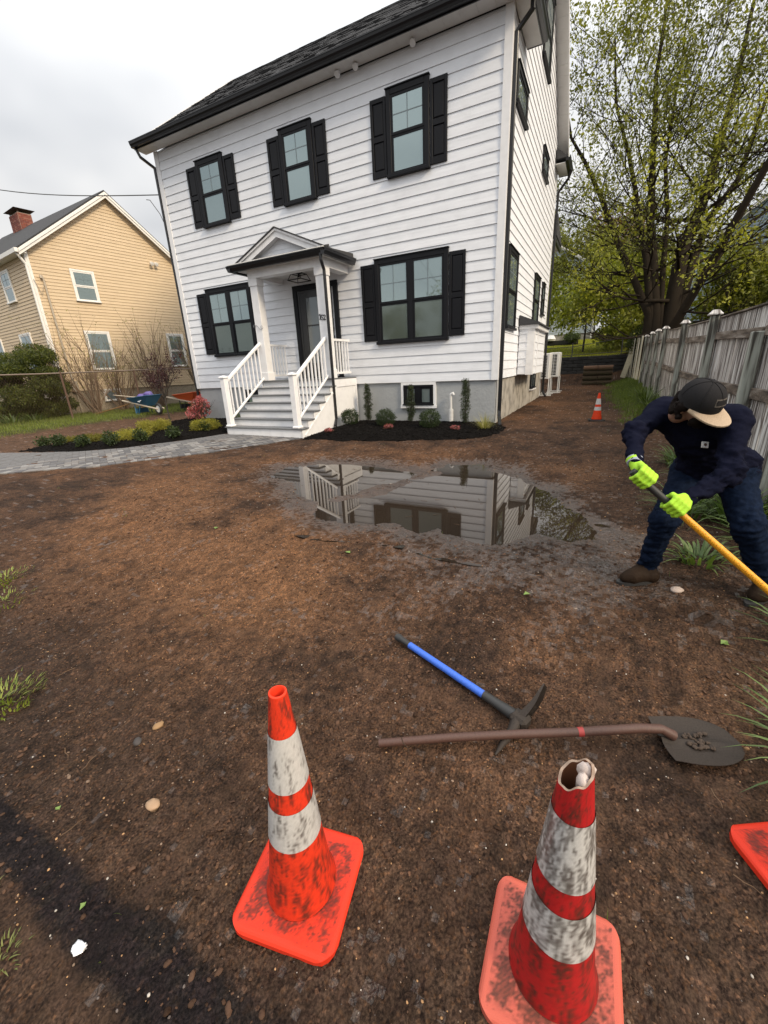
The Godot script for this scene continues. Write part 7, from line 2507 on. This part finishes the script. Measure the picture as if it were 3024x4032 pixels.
func build_materials() -> void:
	M.black = mat(0.0085, 0.009, 0.0115, 0.45); M.black.metallic_specular = 0.3
	M.black_soft = mat(0.02, 0.021, 0.023, 0.3)
	M.gutter = mat(0.008, 0.008, 0.01, 0.3)
	M.black_rubber = mat(0.022, 0.022, 0.022, 0.6)
	M.steel = mat(0.35, 0.35, 0.36, 0.35); M.steel.metallic = 1.0
	M.iron = mat(0.06, 0.06, 0.06, 0.6)
	M.rail_rust = mat(0.17, 0.13, 0.1, 0.6)
	M.galv = mat(0.3, 0.3, 0.29, 0.5); M.galv.metallic = 0.5
	var fine := fnl(31, 0.03, 4)
	var gr := fnl(32, 0.05, 4)
	M.speck = ntex(fnl(33, 0.12, 3), [0.0, grey(0.72), 0.5, grey(0.9), 1.0, grey(1.0)], 512)
	var blotch := ntex(fine, [0.0, grey(0.78), 0.45, grey(0.93), 1.0, grey(1.0)], 512)
	var soft := ntex(fnl(34, 0.012, 5), [0.0, grey(0.95), 0.5, grey(0.985), 1.0, grey(1.0)], 512)
	var bump := nbump(gr, 512, 3.0)
	var grain_b := nbump(fnl(35, 0.06, 3), 512, 2.0, Vector2i(16, 1))
	M.white = mat(0.79, 0.81, 0.85, 0.5, soft, 0.3, grain_b, 0.25)
	M.white_b = mat(0.775, 0.795, 0.835, 0.5, soft, 0.36, grain_b, 0.25)
	M.white_c = mat(0.8, 0.82, 0.86, 0.5, soft, 0.27, grain_b, 0.25)
	M.trim = mat(0.82, 0.82, 0.83, 0.42, soft, 0.7)
	M.soffit = mat(0.72, 0.715, 0.7, 0.5, soft, 0.5)
	M.deck = mat(0.16, 0.165, 0.17, 0.6, blotch, 1.5, grain_b, 0.4)
	M.pane = mat(0.3, 0.375, 0.385, 0.02); M.pane.metallic = 0.65
	M.pane_dark = mat(0.16, 0.18, 0.19, 0.05); M.pane_dark.metallic = 0.5
	M.muntin = mat(0.16, 0.2, 0.22, 0.4)
	M.bulb = mat(0.7, 0.68, 0.6, 0.2)
	M.concrete_front = mat(0.36, 0.375, 0.385, 0.85, soft, 0.5, bump, 0.3)
	M.concrete_side = mat(0.42, 0.39, 0.34, 0.85, ntex(fnl(36, 0.01, 5), [0.0, grey(0.62), 0.5, grey(0.88), 1.0, grey(1.0)], 512), 0.5, bump, 0.4)
	var shingle_t := ntex(fnl(37, 0.2, 2), [0.0, grey(0.5), 0.5, grey(0.8), 1.0, grey(1.0)], 512)
	M.shingle = vmat(0.9, shingle_t, 2.0, bump, 0.5)
	M.shingle.albedo_color = lin(0.075, 0.075, 0.08)
	M.shingle_dark = mat(0.045, 0.046, 0.05, 0.9, shingle_t, 1.0)
	M.tan = mat(0.6, 0.465, 0.3, 0.55, soft, 0.4)
	M.tan_b = mat(0.585, 0.45, 0.29, 0.55, soft, 0.33)
	M.tan_c = mat(0.615, 0.475, 0.31, 0.55, soft, 0.45)
	M.tan_trim = mat(0.8, 0.78, 0.74, 0.5, soft, 0.5)
	M.tan_found = mat(0.36, 0.3, 0.22, 0.85, blotch, 0.6)
	M.conduit = mat(0.42, 0.36, 0.28, 0.6)
	M.mortar = mat(0.3, 0.25, 0.21, 0.9)
	M.brick = mat(0.26, 0.075, 0.05, 0.85, blotch, 3.0); M.brick_b = mat(0.33, 0.13, 0.09, 0.85, blotch, 3.0); M.brick_c = mat(0.2, 0.06, 0.045, 0.85, blotch, 3.0)
	M.rust = mat(0.13, 0.075, 0.05, 0.75, blotch, 4.0)
	M.pale_siding = mat(0.42, 0.47, 0.5, 0.6); M.pale_siding_b = mat(0.4, 0.45, 0.48, 0.6)
	M.blue_siding = mat(0.25, 0.31, 0.37, 0.6); M.blue_siding_b = mat(0.24, 0.3, 0.355, 0.6)
	# weathered fence wood: long streaks down the board, worn paint
	var streak := ntex(fnl(38, 0.02, 5), [0.0, Color(0.28, 0.26, 0.25), 0.36, Color(0.5, 0.47, 0.45), 0.5, Color(0.8, 0.79, 0.78), 0.66, Color(0.95, 0.95, 0.94), 1.0, grey(1.0)], 1024, Vector2i(1, 16))
	var sb := nbump(fnl(39, 0.02, 4), 512, 5.0, Vector2i(1, 16))
	M.wood_grey = mat(0.68, 0.67, 0.66, 0.85, streak, 0.8, sb, 0.7)
	M.wood_grey_b = mat(0.53, 0.505, 0.49, 0.85, streak, 0.97, sb, 0.8)
	M.wood_white = mat(0.7, 0.69, 0.68, 0.8, streak, 0.71, sb, 0.6)
	M.wood_green = mat(0.36, 0.38, 0.34, 0.85, streak, 0.6, sb, 0.7)
	var rail_t := ntex(fnl(40, 0.02, 5), [0.0, Color(0.25, 0.22, 0.2), 0.45, Color(0.6, 0.55, 0.5), 1.0, grey(1.0)], 512, Vector2i(8, 1))
	M.wood_rail = mat(0.34, 0.31, 0.28, 0.85, rail_t, 0.9, bump, 0.8)
	M.vinyl = mat(0.55, 0.5, 0.36, 0.5, blotch, 1.0); M.vinyl_b = mat(0.6, 0.57, 0.47, 0.5, blotch, 1.0)
	M.stone_dark = mat(0.035, 0.034, 0.033, 0.9, blotch, 2.0, bump, 1.0); M.stone_dark_b = mat(0.05, 0.048, 0.045, 0.9, blotch, 2.0, bump, 1.0)
	M.enamel = mat(0.68, 0.68, 0.66, 0.4)
	M.sod = mat(0.16, 0.09, 0.055, 0.95, blotch, 5.0, bump, 1.0); M.sod_dark = mat(0.07, 0.048, 0.028, 0.95, blotch, 5.0, bump, 1.0)
	M.pvc = mat(0.6, 0.6, 0.59, 0.35)
	M.paver = mat(0.155, 0.15, 0.15, 0.85, M.speck, 4.0, bump, 0.4); M.paver_b = mat(0.22, 0.205, 0.195, 0.85, M.speck, 4.0, bump, 0.4)
	M.paver_c = mat(0.115, 0.112, 0.117, 0.85, M.speck, 4.0, bump, 0.4); M.paver_d = mat(0.27, 0.26, 0.25, 0.85, M.speck, 4.0, bump, 0.4)
	M.sand = mat(0.035, 0.032, 0.03, 0.95)
	M.mulch = mat(0.0075, 0.0065, 0.006, 0.95, M.speck, 6.0, bump, 1.5)
	M.chip = vmat(0.9); M.chip.albedo_color = lin(0.0085, 0.0075, 0.007)
	M.leaf = leafmat(0.55, 0.75)
	M.leaf_flat = mat(0.13, 0.2, 0.04, 0.55)
	M.bark = mat(0.07, 0.06, 0.05, 0.9, ntex(fnl(44, 0.03, 4), [0.0, grey(0.5), 0.5, grey(0.8), 1.0, grey(1.0)], 256), 2.0, bump, 1.0)
	M.bark_light = mat(0.19, 0.13, 0.085, 0.85)
	# earth
	var soil_t := build_soil_texture()
	M.soil = vmat(0.78, soil_t, 0.71, nbump(fnl(45, 0.045, 5), 1024, 12.0), 1.0)
	M.soil.roughness = 0.8
	M.soil.metallic_specular = 0.22
	M.soil.detail_enabled = true
	M.soil.detail_blend_mode = BaseMaterial3D.BLEND_MODE_MUL
	M.soil.detail_uv_layer = BaseMaterial3D.DETAIL_UV_2
	M.soil.uv2_triplanar = true
	M.soil.uv2_world_triplanar = true
	M.soil.uv2_scale = Vector3.ONE * 0.23
	M.soil.detail_albedo = ntex(fnl(46, 0.03, 5), [0.0, grey(0.7), 0.5, grey(0.94), 1.0, grey(1.0)], 512)
	M.soil_damp = M.soil.duplicate()
	M.soil_damp.roughness = 0.55
	M.soil_damp.metallic_specular = 0.45
	M.soil_wet = M.soil.duplicate()
	M.soil_wet.roughness = 0.38
	M.soil_wet.metallic_specular = 0.6
	M.pane_dim_reflection = mat(0.15, 0.18, 0.165, 0.06); M.pane_dim_reflection.metallic = 0.6  # no mesh here: the dimmer, greener reflection is put into the glass colour
	M.bark_dark = mat(0.03, 0.024, 0.018, 0.95, null, 1.0, bump, 1.0); M.bark_dark.metallic_specular = 0.15
	M.water = mat(0.036, 0.025, 0.017, 0.02)
	M.water.metallic_specular = 1.0
	M.water.metallic = 0.35
	M.pebble = vmat(0.85); M.pebble.metallic_specular = 0.2
	M.mud = mat(0.05, 0.033, 0.022, 0.9)
	# things
	M.paint = vmat(0.5, M.speck, 9.0, bump, 0.15, false); M.paint.metallic_specular = 0.3
	M.reflect = vmat(0.35, M.speck, 12.0, bump, 0.2, false)
	M.blue = mat(0.045, 0.15, 0.66, 0.5, blotch, 5.0)
	M.red_paint = mat(0.3, 0.035, 0.03, 0.6)
	M.rust_wood = mat(0.085, 0.04, 0.028, 0.6, blotch, 6.0, bump, 0.4)
	M.steel_dirty = mat(0.045, 0.036, 0.03, 0.7, blotch, 7.0, bump, 0.6); M.steel_dirty.metallic_specular = 0.3
	M.pale_wood = mat(0.5, 0.42, 0.32, 0.7); M.orange_wood = mat(0.3, 0.16, 0.06, 0.7)
	M.blue_paint = mat(0.02, 0.09, 0.17, 0.5); M.orange_paint = mat(0.55, 0.09, 0.025, 0.5)
	M.purple = mat(0.1, 0.07, 0.25, 0.4)
	M.skin = mat(0.3, 0.16, 0.11, 0.55)
	M.hair = mat(0.012, 0.009, 0.008, 0.6)
	var weave := nbump(fnl(47, 0.3, 2), 256, 2.0)
	M.cap = mat(0.026, 0.025, 0.026, 0.9, blotch, 9.0, weave, 0.5)
	M.brim = mat(0.43, 0.32, 0.215, 0.8, blotch, 8.0, weave, 0.3)
	M.patch = mat(0.1, 0.088, 0.075, 0.9)
	M.navy = mat(0.0065, 0.0075, 0.018, 0.9, blotch, 4.0, weave, 0.4)
	
	M.cuff = mat(0.25, 0.27, 0.32, 0.8)
	M.denim = mat(0.009, 0.0165, 0.038, 0.85, ntex(fnl(48, 0.02, 5), [0.0, grey(0.55), 0.5, grey(0.82), 1.0, grey(1.0)], 512), 3.0, weave, 0.5)
	M.boot = mat(0.028, 0.018, 0.012, 0.6, blotch, 8.0, bump, 0.4)
	M.glove = mat(0.4, 0.72, 0.03, 0.75, blotch, 12.0, weave, 0.5)
	M.yellow = mat(0.78, 0.36, 0.02, 0.45, ntex(fnl(49, 0.05, 4), [0.0, Color(0.35, 0.3, 0.25), 0.3, Color(0.75, 0.72, 0.7), 0.45, grey(1.0), 1.0, grey(1.0)], 512), 4.0)
	for k in ["navy", "denim", "cap", "mulch", "chip", "hair", "boot"]:
		M[k].metallic_specular = 0.15

func _ready() -> void:
	rng.seed = 152
	# camera
	var cam := Camera3D.new()
	cam.name = "camera"
	add_child(cam)
	cam.fov = 102.5214
	cam.near = 0.05
	cam.far = 600
	cam.transform = Transform3D(Basis(Vector3.UP, deg_to_rad(27.5436)) * Basis(Vector3.RIGHT, deg_to_rad(-19.231)) * Basis(Vector3.BACK, deg_to_rad(-2.69382)), Vector3(2.00661, 1.27403, 9.39385))
	cam.current = true
	# sky, sun, exposure
	var we := WorldEnvironment.new()
	we.name = "world"
	var env := Environment.new()
	env.background_mode = Environment.BG_SKY
	var sky := Sky.new()
	var sm := PanoramaSkyMaterial.new()
	sm.panorama = build_sky()
	sky.sky_material = sm
	env.sky = sky
	env.tonemap_mode = Environment.TONE_MAPPER_LINEAR
	env.tonemap_exposure = 1.46
	env.sdfgi_enabled = true
	env.ssao_enabled = true
	env.ssil_enabled = true
	we.environment = env
	add_child(we)
	var sun := DirectionalLight3D.new()
	sun.name = "sun"
	sun.light_energy = 0.65
	sun.light_angular_distance = 12.0
	sun.light_color = Color(1.0, 0.92, 0.8)
	sun.shadow_enabled = true
	add_child(sun)
	sun.look_at_from_position(Vector3(1.0, 0.72, 0.32) * 20.0, Vector3.ZERO)
	nz.seed = 7; nz.frequency = 0.1; nz.noise_type = FastNoiseLite.TYPE_SIMPLEX_SMOOTH
	nz2.seed = 8; nz2.frequency = 0.1; nz2.noise_type = FastNoiseLite.TYPE_SIMPLEX_SMOOTH
	build_materials()
	build_ground()
	build_water()
	build_house()
	build_neighbours()
	build_fence()
	build_path()
	build_bed(bed_left, "black mulch bed between the paver path and the drive")
	build_bed(bed_right, "black mulch bed along the grey foundation right of the steps")
	build_big_tree()
	build_garden()
	build_yard_things()
	build_cones()
	build_tools()
	build_person()
	build_wheelbarrows()
	build_litter()
